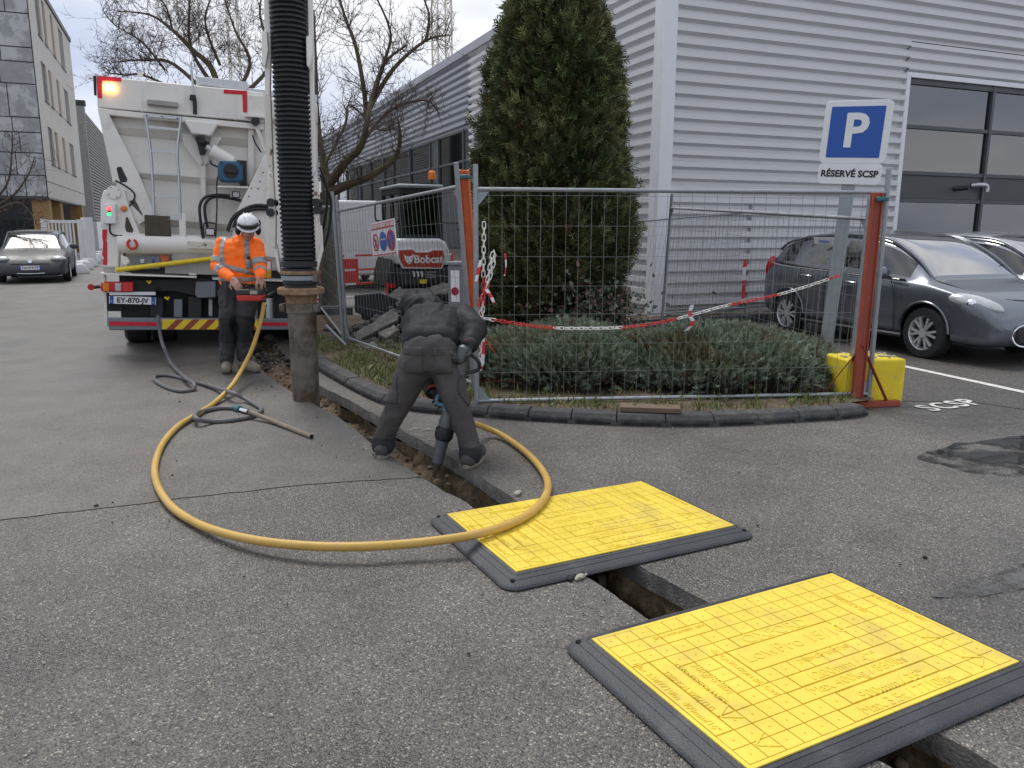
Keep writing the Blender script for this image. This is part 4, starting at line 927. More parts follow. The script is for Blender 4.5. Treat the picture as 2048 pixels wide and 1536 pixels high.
ell(.19, .42, .12, .26, -.008, 'sign_red', 'symbol_ring', nt_, .78); ell(.5, .42, .14, .28, -.008, 'sign_blue', 'symbol_ring', nt_, .8); e3 = ell(.82, .42, .15, .3, -.008, 'sign_blue', 'symbol_disc', nt_); ell(.82, .42, .15, .3, -.010, 'sign_red', 'red_ring', e3, .8)
mb = MB(); mb.bar(onq(.74, .62, -.011), onq(.9, .22, -.011), .03, .002, (0, 1, 0)); mb.build('red_slash', 'sign_red', e3)
mb = MB(); mb.bar(onq(.13, .58, -.01), onq(.25, .26, -.01), .02, .002, (0, 1, 0)); mb.build('red_slash', 'sign_red', nt_)
mb = MB(); mb.bar(onq(.19, .5, -.009), onq(.19, .4, -.009), .03, .002, (0, 1, 0)); mb.bar(onq(.19, .42, -.009), onq(.15, .27, -.009), .018, .002, (0, 1, 0)); mb.bar(onq(.19, .42, -.009), onq(.23, .27, -.009), .018, .002, (0, 1, 0)); mb.build('walking_figure', 'ink', nt_)
mb = MB(); mb.prism([onq(.42, .22, -.009), onq(.58, .22, -.009), onq(.6, .45, -.009), onq(.4, .45, -.009)], (0, .002, 0)); mb.prism([onq(.39, .5, -.009), onq(.61, .5, -.009), onq(.58, .6, -.009), onq(.5, .64, -.009), onq(.42, .6, -.009)], (0, .002, 0)); mb.build('helmet_figure', 'sign_blue', nt_)
# ---- dark cabinet with parking notice behind the left panel
cp = G(915, 640); cp = YP(915, 600, 9.6); cp.z = .085; CF = Frame(cp, -.25); cb = thing('cabinet', 'dark grey cabinet with a small no parking notice behind the leaning fence', 'cabinet', cp, -.25)
mb = MB(); mb.bx(-.12, .14, 0, .3, 0, 1.0); mb.build('body', 'grey_paint', cb, bev=.01); mb = MB(); mb.bx(-.15, .17, -.03, .33, 1.0, 1.03); mb.build('lid', 'galv', cb)
mb = MB(); mb.bx(-.08, .03, -.012, -.002, .55, .93); nb_ = mb.build('notice', 'sign_white', cb); mb = MB(); mb.cyl((-.025, -.013, .68), (-.025, -.016, .68), .05, n=16); dk_ = mb.build('symbol_disc', 'sign_blue', nb_); mb = MB(); mb.lathe([(.05, 0), (.05, .003), (.04, .003), (.04, 0)], (-.025, -.016, .68), (0, -1, 0), n=16); mb.bar((-.06, -.019, .715), (.01, -.019, .645), .01, .002, (0, 1, 0)); mb.build('red_ring', 'sign_red', nb_)
# ---- chains
lk = MB(); lp = []
for k in range(16):
    a = 2*pi*k/16; lp.append((.0135*cos(a)+0, (.0165 if sin(a) > 0 else -.0165)+.0135*sin(a), 0))
lk.tube(lp, .0043, 5, closed=True); LME = {}
for c in ('chain_red', 'chain_white'): LME[c] = lk.mesh('chain_link'); LME[c].materials.append(MAT[c]); LME[c].shade_smooth()
def chain(label, pts, colf, name='plastic_chain', pitch=.047):
    P = catmull(pts, 12); t = thing(name, label, 'chain', P[0], 0, 'red and white plastic chains'); o = P[0].copy(); s = 0; k = 0; acc = 0; tot = sum((b-a).length for a, b in zip(P, P[1:])); nxt = pitch/2
    for a, b in zip(P, P[1:]):
        l = (b-a).length
        while nxt <= acc+l and l > 0:
            p = a.lerp(b, (nxt-acc)/l); d = (b-a).normalized(); x = d.orthogonal().normalized() if abs(d.z) > .9 else d.cross(UZ).normalized()
            M = axes(p-o, x, d) ; M = Matrix((x, d, x.cross(d))).transposed().to_4x4(); M = Matrix.Translation(p-o) @ M @ Matrix.Rotation((pi/2 if k % 2 else 0)+.5, 4, 'Y')
            c = colf(nxt/tot, k); ob = bpy.data.objects.new('chain_link', LME[c]); COL.objects.link(ob); ob.parent = t; ob.matrix_local = M; nxt += pitch; k += 1
        acc += l
    return t
cpx = [(970, 637), (1050, 650), (1110, 656), (1165, 657), (1245, 655), (1320, 645), (1390, 628), (1450, 612), (1545, 592), (1600, 577), (1655, 559), (1680, 550)]
cpt = [YP(u, v, 6.3+(7.62-6.3)*((u-970)/710)**.9) for u, v in cpx]
def cmain(f, k):
    u = 970+710*f
    return 'chain_white' if (u < 985 or 1095 < u < 1222 or 1330 < u < 1447 or 1548 < u < 1652) else 'chain_red'
chain('long sagging red and white chain from fence to parking sign', cpt, cmain)
chain('red and white chain hanging straight down the fence post', [YP(968, 445, 6.31), YP(967, 520, 6.31), YP(966, 600, 6.30), YP(963, 680, 6.3), YP(960, 738, 6.31)], lambda f, k: 'chain_white' if f < .38 or f > .5 else 'chain_red')
chain('looped bundle of red and white chain slung on the fence', [YP(955, 612, 6.28), YP(975, 570, 6.27), YP(990, 512, 6.29), YP(984, 512, 6.25), YP(975, 560, 6.26), YP(960, 640, 6.29), YP(963, 690, 6.3)], lambda f, k: 'chain_red' if f < .14 or f > .62 and f < .75 else 'chain_white')
mb = MB(); e = cpt[-1]; mb.tube(catmull([e, e+Vector((.03, -.02, .04)), e+Vector((.07, .03, .06)), e+Vector((.1, .08, .03))], 6), .004, 5); tag(mb.build('wire_hook', 'galv'), 'small wire hook holding the chain on the sign post', 'hook')
def tape(label, pts, w, m, m2=None):
    P = catmull(pts, 5); t = None
    mb = MB(); vs = []; fs = []
    for i, p in enumerate(P):
        a = 1.5*mnoise.noise(p*9); x = Vector((cos(a), sin(a)*.6, .2))*w*(1+.4*mnoise.noise(p*20)); vs += [p-x, p+x]
    for i in range(len(P)-1): fs.append((2*i, 2*i+1, 2*i+3, 2*i+2))
    mb.add(vs, fs); o = mb.build('barrier_tape', m, smooth=60, fix=False)
    if m2:
        k = len(P)//2; o.data.materials.append(MAT[m2])
        for i, pl in enumerate(o.data.polygons): pl.material_index = (i//3) % 2
    return tag(o, label, 'tape', 'scraps of barrier tape')
tape('scrap of red and white tape tied to the sagging chain', [YP(1384, 610, 6.75), YP(1380, 630, 6.75), YP(1386, 645, 6.74), YP(1372, 662, 6.76)], .018, 'tape_white', 'tape_red')
tape('thin red and white tape strand on the mesh beside the chains', [YP(1010, 506, 6.35), YP(1012, 530, 6.35), YP(1009, 552, 6.35)], .007, 'tape_red', 'tape_white')
tape('forked red tape end hanging under the chain bundle', [YP(972, 578, 6.26), YP(982, 592, 6.25), YP(988, 606, 6.25)], .012, 'tape_white', 'tape_red')
tape('red tape fluttering at the left of the chain bundle', [YP(961, 520, 6.27), YP(956, 545, 6.26), YP(951, 566, 6.26)], .014, 'tape_white', 'tape_red')
tape('long white and red tape hanging low on the fence post', [YP(966, 665, 6.29), YP(966, 700, 6.29), YP(964, 738, 6.29)], .016, 'tape_white', 'tape_red')
tape('red and white tape tied to the far panel post', [YP(1490, 518, 13.6), YP(1489, 550, 13.6), YP(1486, 605, 13.6)], .035, 'tape_red', 'tape_white')
# ================================================================ suction truck (rear view)
TP = Vector((-4.87, 9.5, .03)); TF = Frame(TP, TH, radians(2.1))
trk = thing('suction_truck', 'white suction excavator truck seen from the rear with amber beacon lit', 'truck', M=TF.M)
def z2(x, y): return (160+x/4, 130+y/4)      # reading scales of two enlarged views of the photograph
def z3(x, y): return (160+x/4, 400+y/4)
def TPY(name, m, pts, y=0., d=.04, par=None, conv=z2, bev=.004, seg=2):
    """outline on the rear plane, extruded forwards"""
    P = [TF.L(*conv(*q), y) for q in pts]; mb = MB(); mb.prism(P, (0, d, 0)); return mb.build(name, m, par or trk, bev=bev, seg=seg)
def RC(x0, y0, x1, y1): return [(x0, y0), (x1, y0), (x1, y1), (x0, y1)]
def T2(x, y, yy=0.): return TF.L(*z2(x, y), yy)
def T3(x, y, yy=0.): return TF.L(*z3(x, y), yy)
def TT(name, m, pts, r, conv=z2, y=-.05, par=None, n=6, k=6):
    mb = MB(); P = [TF.L(*conv(q[0], q[1]), q[2] if len(q) > 2 else y) for q in pts]; mb.tube(catmull(P, k), r, n); return mb.build(name, m, par or trk)
# body
up_ = TPY('tailgate', 'white_paint', [(130, 85), (1340, 205), (1470, 222), (1470, 470), (1330, 445), (140, 340)], 0, .06, bev=.012)
TPY('hopper_wall', 'white_paint', [(140, 345), (1900, 470), (1900, 1400), (560, 1400), (300, 1000)], .16, .05)
mb = MB(); a = T2(140, 100); b = T2(1900, 250)
mb.bx(a.x+.02, 2.5, .07, 6.2, 2.86, 3.16); mb.build('tank_body', 'white_paint', trk, bev=.05)
mb = MB(); mb.bx(a.x+.15, 2.4, .22, 6.0, 1.0, 2.86); mb.build('tank_lower', 'white_paint', trk, bev=.05)
TPY('top_frame', 'white_paint', [(140, 345), (1470, 475), (1470, 520), (235, 400)], .0, .16); 
TPY('side_frame', 'white_paint', [(140, 345), (235, 400), (480, 890), (600, 1190), (470, 1280), (300, 960), (230, 780)], 0.0, .16)
TPY('side_lip', 'white_paint', [(150, 370), (172, 372), (285, 930), (262, 940)], .01, .3)
for pts in ([(272, 490), (1345, 590), (1345, 655), (320, 555)], [(470, 860), (1345, 930), (1345, 985), (500, 905)], [(560, 1225), (1260, 1280), (1260, 1335), (560, 1270)]):
    P = [TF.L(*z2(*q), .05 if i < 2 else .14) for i, q in enumerate(pts)]; mb = MB(); mb.prism(P, (0, .1, 0)); mb.build('rib', 'white_paint', trk, bev=.004)
TPY('vertical_rib', 'white_paint', RC(965, 700, 1006, 1370), .06, .1); TPY('vertical_rib', 'white_paint', [(1345, 480), (1392, 486), (1392, 960), (1345, 955)], .06, .1)
TPY('web_plate', 'white_paint', [(810, 540), (890, 545), (980, 700), (1000, 810), (960, 810), (830, 640)], .06, .1); TPY('web_plate', 'white_paint', [(1060, 560), (1140, 570), (1100, 640), (1010, 800), (1000, 720)], .06, .1)
br_ = TPY('lift_bracket', 'white_paint', [(828, 432), (1112, 462), (1050, 572), (895, 550)], -.13, .13, bev=.02)
mb = MB(); mb.cyl(T2(960, 600, -.1), T2(1000, 600, -.1), .06, n=12); mb.cyl(T2(975, 600, -.16), T2(975, 600, .02), .035, n=12); mb.build('pivot_pin', 'chassis', br_)
TPY('clevis', 'chassis', [(925, 570), (960, 570), (1040, 630), (1000, 720), (960, 720)], -.06, .05)
mb = MB(); mb.cyl(T2(1010, 650, -.1), T2(1050, 685, -.1), .035, n=12); mb.build('ram_rod', 'alu', trk)
mb = MB(); A = T2(1050, 680, -.12); B = T2(1165, 745, -.12); mb.cyl(A, B+(B-A)*.5, .075, n=16); mb.build('lift_ram', 'white_paint', trk, bev=.006)
TT('ram_hose', 'black_hose', [(1045, 765), (1050, 790), (1090, 810), (1120, 810)], .01)
# hose reel
TPY('reel_mount', 'chassis', [(1255, 760), (1335, 765), (1335, 980), (1290, 980), (1255, 900)], -.08, .04); TPY('reel_shelf', 'white_paint', [(1100, 965), (1345, 970), (1345, 985), (1100, 980)], -.2, .2)
rl = TPY('hose_reel', 'reel_blue', [(1125, 765), (1260, 770), (1300, 790), (1310, 925), (1290, 940), (1130, 935), (1105, 900), (1102, 790)], -.24, .16, bev=.025, seg=3)
mb = MB(); c = T2(1208, 848, -.25); mb.cyl(c, c+Vector((0, .03, 0)), .086, n=24); hb_ = mb.build('reel_hub', 'black_plastic', rl); mb = MB(); mb.box(c+Vector((0, -.01, 0)), (.15, .03, .05)); mb.build('hub_grip', 'black_plastic', rl, bev=.008)
for q in ((1130, 780), (1285, 790), (1130, 920), (1290, 925)): mb = MB(); c = T2(*q, -.245); mb.cyl(c, c+Vector((0, .02, 0)), .012, n=8); mb.build('bolt', 'black_plastic', rl)
TT('air_line', 'black_hose', [(1105, 880), (1095, 960), (1095, 1150), (1085, 1360)], .009, y=-.12)
# ladder
ld = TPY('ladder', 'alu', [(508, 388), (818, 418), (815, 440), (505, 412)], -.07, .03)
for P in ([(518, 400), (540, 500), (565, 690), (580, 900), (592, 1200)], [(808, 415), (796, 520), (778, 700), (790, 900), (805, 1235)]):
    mb = MB(); mb.tube(catmull([T2(*q, -.09) for q in P], 5), .017, 6); mb.build('ladder_rail', 'alu', ld)
for a, b in (((532, 494), (800, 520)), ((562, 686), (780, 697)), ((572, 864), (790, 876)), ((583, 1045), (798, 1053)), ((700, 1226), (800, 1232))):
    mb = MB(); mb.bar(T2(*a, -.085), T2(*b, -.085), .03, .028); mb.build('rung', 'alu', ld)
for q in ((535, 402), (658, 412), (780, 427)): mb = MB(); c = T2(*q, -.075); mb.cyl(c, c+Vector((0, .02, 0)), .009, n=8); mb.build('bolt', 'chassis', ld)
# marks and lamps on the tailgate
TPY('red_marking', 'red_refl', [(133, 86), (330, 100), (330, 133), (178, 124), (176, 266), (138, 262)], -.006, .004, up_, bev=0); TPY('red_marking', 'red_refl', [(1150, 195), (1336, 206), (1336, 380), (1304, 377), (1300, 236), (1150, 228)], -.006, .004, up_, bev=0)
st_ = TPY('beacon', 'strobe', [(188, 148), (272, 155), (288, 165), (286, 215), (195, 206), (186, 195)], -.03, .03, up_, bev=.012); TPY('beacon_core', 'strobe_core', [(208, 155), (262, 160), (262, 192), (208, 188)], -.034, .004, st_)
TPY('marker_panel', 'chassis', [(104, 85), (130, 82), (132, 245), (112, 240)], .02, .03, up_); TPY('step_bar', 'concrete', [(535, 272), (785, 296), (783, 338), (535, 314)], -.09, .09, up_, bev=.008)
for x in (490, 830, 1240): TPY('seam_strip', 'white_paint', RC(x, 130+x*.09, x+9, 330+x*.09), -.006, .004, up_, bev=0)
TT('aerial_pole', 'alu', [(888, -20), (905, 200), (912, 260)], .013, y=-.05); TT('aerial_foot', 'chassis', [(908, 240), (918, 300), (920, 395)], .024, y=-.05); TPY('pole_clamp', 'chassis', [(880, 235), (925, 240), (925, 280), (875, 276)], -.08, .06)
TT('filler_cap', 'white_paint', [(480, 60), (484, 100)], .03, y=.1)
rr_ = TPY('roof_rail', 'alu', [(935, 88), (1340, 135), (1345, 215), (930, 150)], .35, 3.5); TPY('roof_box', 'alu', [(1345, 185), (1900, 240), (1900, 300), (1345, 225)], .3, 2.5)
TPY('side_box', 'white_paint', [(1345, 238), (1490, 250), (1490, 412), (1345, 392)], -.05, .05); TPY('side_box_sill', 'white_paint', [(1325, 392), (1480, 404), (1480, 425), (1325, 412)], -.09, .1)
TPY('wiper_arm', 'white_paint', [(1400, 500), (1440, 520), (1490, 690), (1470, 690)], -.06, .03); TT('wiper_cable', 'black_hose', [(1380, 560), (1400, 620), (1450, 700)], .009); mb = MB(); c = T2(1405, 448, -.08); mb.cyl(c, c+Vector((0, .08, 0)), .05, n=14); mb.build('camera_housing', 'chassis', trk)
# left arm bracket
TPY('oval_hole_shade', 'chassis', [(300, 815), (330, 815), (378, 910), (374, 935), (325, 940), (308, 900), (293, 830)], -.004, .004, bev=0)  # dark sheet painted where the bracket has a shaded oval hole
TPY('arm_plate', 'white_paint', [(165, 1300), (165, 1080), (190, 1000), (355, 1000), (375, 1080), (490, 1370), (470, 1400), (300, 1395)], -.05, .05, bev=.008)
mb = MB(); c = T2(270, 1018, -.075); mb.cyl(c, c+Vector((0, .03, 0)), .075, n=24); dv = mb.build('pivot_cover', 'white_paint', trk, bev=.004)
for k in range(4): mb = MB(); a = .5+k*pi/2; mb.cyl(c+Vector((.058*cos(a), -.004, .058*sin(a))), c+Vector((.058*cos(a), .0, .058*sin(a))), .007, n=6); mb.build('bolt', 'chassis', dv)
TPY('cutout_shade', 'mud_and_shade', [(366, 1218), (382, 1218), (428, 1320), (420, 1342), (372, 1335), (360, 1300)], -.054, .004, bev=0); TPY('gap_shade', 'mud_and_shade', [(390, 1090), (440, 1075), (500, 1190), (500, 1210)], .0, .01, bev=0)  # flat dark sheets stand in for the shade inside cutout and gap
sb2 = TPY('signal_box', 'sign_white', [(195, 1110), (285, 1110), (290, 1272), (190, 1268)], -.13, .08, bev=.01); TPY('signal_red', 'led_red', RC(218, 1135, 248, 1160), -.136, .006, sb2); TPY('signal_dim', 'lamp_red', RC(218, 1162, 248, 1180), -.136, .006, sb2); TPY('signal_green', 'led_green', RC(218, 1182, 248, 1203), -.136, .006, sb2)
mb = MB(); c = T2(351, 1148, -.085); mb.lathe([(.035, 0), (.035, .02), (.02, .035), (0, .037)], c+Vector((0, .03, 0)), (0, -1, 0), n=14); mb.build('side_lamp', 'lamp_amber', trk)
TT('signal_cable', 'black_hose', [(240, 1270), (240, 1330), (270, 1362), (340, 1365)], .011, y=-.1); TT('tail_cable', 'black_hose', [(285, 925), (350, 960), (420, 1010), (438, 1060), (395, 1130)], .011, y=-.06)
# lower hopper parts
TPY('splash_flap', 'mud_and_shade', [(515, 1198), (722, 1210), (730, 1392), (640, 1395), (520, 1375)], -.1, .02, bev=.003); TPY('flap_strip', 'alu', [(525, 1398), (728, 1408), (728, 1432), (525, 1420)], -.07, .03)
for x in (645, 690): TPY('flap_tab', 'alu', RC(x-8, 1182, x+8, 1210), -.1, .02)
TPY('latch_box', 'white_paint', [(790, 1185), (845, 1188), (852, 1460), (800, 1462)], -.1, .08, bev=.008)
mb = MB(); mb.cyl(T3(300, 345, -.02), T3(1500, 375, -.02), .125, n=16); mb.build('hinge_beam', 'white_paint', trk, bev=.01)
TPY('beam_plate', 'white_rusty', [(860, 330), (1060, 335), (1100, 395), (860, 388)], -.16, .02, conv=z3)
TPY('corner_column', 'white_paint', [(170, 232), (300, 232), (320, 375), (310, 548), (180, 540)], -.06, .3, conv=z3, bev=.02); TPY('red_marking', 'red_refl', [(178, 235), (218, 235), (212, 330), (218, 345), (218, 520), (182, 518), (180, 480), (192, 470), (178, 440), (185, 340), (176, 300)], -.066, .004, conv=z3, bev=0)
mb = MB(); c = T3(418, 353, -.16); P = [c+Vector((.05*cos(a), 0, .055*sin(a))) for a in [radians(q) for q in range(110, 431, 20)]]; mb.tube(P, .014, 8); mb.build('tow_ring', 'chain_red', trk)
cp_ = TPY('control_panel', 'grey_paint', RC(440, 450, 640, 555), -.04, .06, conv=z3, bev=.006); TPY('control_switch', 'alu', RC(478, 470, 518, 508), -.06, .02, cp_, conv=z3, bev=.008); TPY('control_button', 'sign_blue', RC(578, 472, 596, 500), -.055, .015, cp_, conv=z3); TPY('control_recess', 'chassis', RC(410, 558, 690, 585), .0, .02, conv=z3)
TPY('orange_bracket', 'orange_post', [(640, 440), (700, 438), (720, 480), (650, 500)], -.03, .03, conv=z3); TPY('plain_plate', 'concrete', [(738, 385), (1100, 392), (1100, 600), (738, 588)], -.10, .02, conv=z3, bev=.003)
mb = MB(); A = T3(285, 560, -.16); B = T3(1075, 466, -.16); mb.cyl(A, B, .028, n=8); mb.build('boom_bar', 'yellow_bar', trk)
TPY('hinge_arm', 'white_paint', [(325, 440), (385, 460), (400, 500), (360, 530), (330, 500)], -.1, .05, conv=z3, bev=.012); TPY('corner_plate', 'concrete', RC(185, 535, 275, 578), -.08, .05, conv=z3); TPY('hinge_block', 'concrete', RC(680, 535, 738, 588), -.1, .06, conv=z3)
lg = TPY('rear_ledge', 'white_paint', [(163, 582), (935, 612), (935, 624), (163, 598)], -.16, .5, conv=z3, bev=.004); TPY('ledge_lip', 'white_rusty', [(870, 585), (935, 590), (935, 606), (870, 602)], -.16, .03, conv=z3)
TPY('rear_beam', 'white_paint', [(1060, 620), (1640, 640), (1640, 655), (1060, 638)], -.05, .4, conv=z3)
# chassis, bumper
TPY('chassis_cross', 'chassis', [(420, 640), (1060, 625), (1640, 655), (1640, 740), (980, 785), (760, 730), (420, 735)], .02, .12, conv=z3, bev=.01)
mb = MB(); a = T3(200, 620); mb.bx(.1, 2.42, .3, 6.2, .35, 1.0); mb.build('underframe', 'chassis', trk)
for x0, x1, y0, y1, m in ((750, 820, 795, 940, 'grey_paint'), (865, 972, 770, 945, 'chassis'), (1030, 1060, 790, 930, 'concrete'), (562, 665, 780, 940, 'chassis')): TPY('under_tank', m, RC(x0, y0, x1, y1), .05, .2, conv=z3, bev=.01)
for x, y0, y1, r in ((1514, 785, 945, .05), (1395, 800, 945, .04)): mb = MB(); mb.cyl(T3(x, y1, .0), T3(x, y0, .0), r, n=14); mb.build('air_cylinder', 'alu', trk, bev=.006)
TPY('hitch_plate', 'grey_paint', [(925, 655), (1085, 650), (1085, 780), (945, 785), (920, 760)], -.03, .05, conv=z3, bev=.01)
for x, y in ((545, 655), (690, 785)): mb = MB(); c = T3(x, y, -.06); mb.tube(catmull([c+Vector((-.02, 0, .01)), c, c+Vector((.015, 0, -.015)), c+Vector((.03, -.01, .015))], 4), .012, 6); mb.build('air_coupling', 'yellow_bar', trk)
TT('brake_hose', 'black_hose', [(535, 735), (545, 750), (580, 740), (610, 715), (640, 700)], .012, conv=z3); TT('brake_hose', 'black_hose', [(330, 400), (355, 430), (345, 460)], .014, conv=z3)
TPY('rear_post', 'white_paint', [(178, 600), (205, 602), (222, 1020), (205, 1022)], -.0, .1, conv=z3); TPY('mud_guard', 'chassis', RC(205, 740, 340, 890), .15, .03, conv=z3)
bp_ = TPY('bumper', 'grey_paint', [(220, 943), (1700, 950), (1700, 1040), (232, 1042)], -.07, .08, conv=z3, bev=.012)
TPY('red_marking', 'red_refl', [(235, 972), (640, 978), (645, 1008), (235, 1004)], -.075, .004, bp_, conv=z3, bev=0); TPY('red_marking', 'red_refl', [(1420, 976), (1660, 980), (1660, 1006), (1420, 1006)], -.075, .004, bp_, conv=z3, bev=0)
ch = TPY('chevron_board', 'yellow_bar', [(658, 955), (1420, 957), (1420, 1036), (658, 1034)], -.076, .005, bp_, conv=z3, bev=0)
for x in range(700, 1100, 130): TPY('chevron_stripe', 'red_oxide', [(max(660, x-10), 1034), (x+70, 956), (x+130, 956), (x+50, 1034)], -.079, .003, ch, conv=z3, bev=0)
for x in (1230, 1350): TPY('chevron_stripe', 'red_oxide', [(x-40, 957), (x+10, 957), (min(1418, x+80), 1034), (x+20, 1034)], -.079, .003, ch, conv=z3, bev=0)
tl = TPY('tail_lamp', 'lamp_red', [(165, 655), (425, 655), (432, 700), (425, 738), (170, 735), (160, 700)], -.1, .1, conv=z3, bev=.02, seg=3)
TPY('lens_amber', 'lamp_amber', RC(182, 662, 232, 728), -.105, .006, tl, conv=z3); TPY('lens_clear', 'lamp_clear', RC(280, 666, 328, 728), -.105, .006, tl, conv=z3); TPY('lens_red', 'chain_red', RC(345, 664, 420, 730), -.104, .005, tl, conv=z3)
mk = TT('marker_arm', 'black_plastic', [(160, 692), (120, 697), (95, 697)], .022, conv=z3); mb = MB(); c = T3(88, 697, -.07); mb.cyl(c, c+Vector((0, .03, 0)), .038, n=16); mb.build('marker_lamp', 'lamp_red', mk)
mb = MB(); A = T3(232, 768, -.09); B = T3(606, 778, -.09); C_ = T3(606, 838, -.09); D = T3(232, 828, -.09); mb.prism([A, B, C_, D], (0, .006, 0)); np_ = mb.build('number_plate', 'sign_white', trk); TPY('plate_holder', 'sign_white', RC(235, 735, 605, 762), -.07, .02, conv=z3)
ex = (B-A).normalized(); w = (B-A).length; mid = (A+C_)/2
for s, x in ((1, .055), (-1, .945)): mb = MB(); mb.prism([A.lerp(B, x-.04)+Vector((0, -.003, 0)), A.lerp(B, x+.04)+Vector((0, -.003, 0)), D.lerp(C_, x+.04)+Vector((0, -.003, 0)), D.lerp(C_, x-.04)+Vector((0, -.003, 0))], (0, .003, 0)); mb.build('blue_band', 'plate_eu', np_)
mb = MB(); text(mb, 'EY-870-JV', w*.165, axes(mid+Vector((0, -.003, -.002)), ex, UZ), .001, bold=.002); mb.build('lettering', 'ink', np_, smooth=0)
mb = MB(); text(mb, 'F', w*.06, axes(A.lerp(D, .7).lerp(B.lerp(C_, .7), .055)+Vector((0, -.005, 0)), ex, UZ), .0006); text(mb, '63', w*.05, axes(A.lerp(D, .7).lerp(B.lerp(C_, .7), .945)+Vector((0, -.005, 0)), ex, UZ), .0006); mb.build('band_lettering', 'sign_white', np_, smooth=0)
# lamps, hoses and big gusset on the right
for q, s in (((1040, 1335), 1.), ((1248, 1038), .85)):
    c = T2(*q, -.12); mb = MB(); mb.box(c, (.11*s, .06, .09*s)); w_ = mb.build('work_lamp', 'black_plastic', trk, bev=.01); mb = MB(); mb.box(c+Vector((0, -.032, 0)), (.085*s, .006, .065*s)); mb.build('lamp_lens', 'lamp_clear', w_)
TT('lamp_guard', 'chassis', [(992, 1380), (990, 1280), (1010, 1262), (1075, 1266), (1088, 1285), (1085, 1380)], .01, y=-.13)
TT('hydraulic_hose', 'black_hose', [(985, 1390), (965, 1250), (958, 1130), (1000, 1060), (1090, 1040), (1200, 1045)], .018, y=-.1); TT('hydraulic_hose', 'black_hose', [(1020, 1300), (1000, 1200), (1000, 1120), (1040, 1070), (1120, 1055), (1290, 1085)], .018, y=-.08)
gu = TPY('gusset_plate', 'white_paint', [(1480, 715), (1560, 720), (1700, 1100), (1700, 1560), (1190, 1500), (1260, 1160)], -.22, .05, bev=.008)
for q in ((1372, 985), (1425, 988), (1440, 932), (1465, 860), (1350, 1050)): mb = MB(); c = T2(*q, -.225); mb.cyl(c, c+Vector((0, .02, 0)), .009, n=8); mb.build('bolt', 'chassis', gu)
TT('boom_hose', 'black_hose', [(1180, 1330), (1220, 1230), (1290, 1170), (1400, 1125), (1520, 1130)], .022, y=-.27); TT('boom_hose', 'black_hose', [(1230, 1300), (1260, 1220), (1330, 1170), (1420, 1150), (1540, 1155)], .022, y=-.27)
ws = TPY('warning_board', 'sign_red', [(1410, 480), (1532, 482), (1532, 628), (1410, 626)], -.28, .006, conv=z3, bev=0); wy_ = TPY('warning_field', 'yellow_bar', [(1420, 560), (1525, 562), (1525, 620), (1420, 618)], -.284, .003, ws, conv=z3, bev=0); TPY('warning_sky', 'sign_white', [(1420, 490), (1525, 492), (1525, 556), (1420, 556)], -.284, .003, ws, conv=z3, bev=0)
mb = MB(); text(mb, 'OLES', .036, axes(T3(1495, 582, -.286), (1, 0, 0), UZ), .0006); text(mb, 'RTS', .036, axes(T3(1498, 606, -.286), (1, 0, 0), UZ), .0006); mb.build('lettering', 'ink', ws, smooth=0)
# wheels: each sits on the ground whatever the body's lean
def truck_wheel(x, y, r=.5, w=.3):
    P = TF.M @ Vector((x, y, 0)); zl = (TF.I @ Vector((P.x, P.y, r))).z
    mb = MB(); mb.lathe([(r*.55, -w/2), (r*.9, -w/2), (r, -w/2+.04), (r, w/2-.04), (r*.9, w/2), (r*.55, w/2)], (x, y, zl), (1, 0, 0), n=28); o = mb.build('tyre', 'tyre', trk)
    mb = MB(); mb.lathe([(r*.55, -w*.3), (r*.55, w*.3), (r*.2, w*.2), (.0, w*.2)], (x, y, zl), (1, 0, 0), n=20); mb.build('rim', 'chassis', o)
for x in (.25, .58, 1.95, 2.28):
    for y in (1.05, 2.4): truck_wheel(x, y)
for x in (.3, 2.2): truck_wheel(x, 5.4)
mb = MB(); mb.bx(.12, 2.42, 6.4, 8.2, .7, 3.1); mb.build('cab', 'white_paint', trk, bev=.12)
# ================================================================ suction boom
BXY = Vector((-1.845, 6.92)); bo = thing('suction_boom', 'tall black corrugated suction hose with rusty collar and steel nozzle in the trench', 'suction boom', (BXY.x, BXY.y, 0)); BFm = Frame((BXY.x, BXY.y, 0), TH*.25)
zs_ = lambda v: YP(605, v, 6.92).z
mb = MB(); prof = []; z = 1.23; R_ = .147
while z < 4.9:
    prof += [(R_-.016, z), (R_-.012, z+.006), (R_, z+.012), (R_, z+.026), (R_-.012, z+.032)]; z += .038
mb.lathe(prof, n=36); mb.build('corrugated_hose', 'black_hose', bo, smooth=50)
mb = MB(); mb.tube(catmull([(0, 0, 4.88), (-.05, .4, 5.3), (-.2, 1.2, 5.4), (-.5, 2.6, 5.1), (-1.0, 4.2, 4.2), (-1.15, 4.9, 3.3)], 8), .14, 20); mb.build('hose_return', 'black_hose', bo)
mb = MB(); mb.tube([(.0, .1, 5.62), (-.4, 1.6, 5.65), (-1.0, 4.3, 4.6), (-1.15, 4.9, 3.2)], .13, 10); mb.build('boom_arm', 'white_paint', bo)
def blathe(name, m, pr, n=28): mb = MB(); mb.lathe(pr, n=n); return mb.build(name, m, bo)
zf = zs_(578); zt_ = zs_(534)
blathe('hose_cuff', 'black_plastic', [(.150, zt_), (.158, zt_+.005), (.158, zt_+.05), (.150, zt_+.055)]); blathe('collar_plate', 'rust', [(.158, zt_-.06), (.175, zt_-.058), (.175, zt_-.035), (.158, zt_-.03)])
blathe('neck', 'chassis', [(.15, zt_-.01), (.15, zt_-.14), (.135, zt_-.15), (.135, zf)]); blathe('clamp_band', 'galv_dull', [(.152, zt_-.11), (.163, zt_-.108), (.163, zt_-.07), (.152, zt_-.068)])
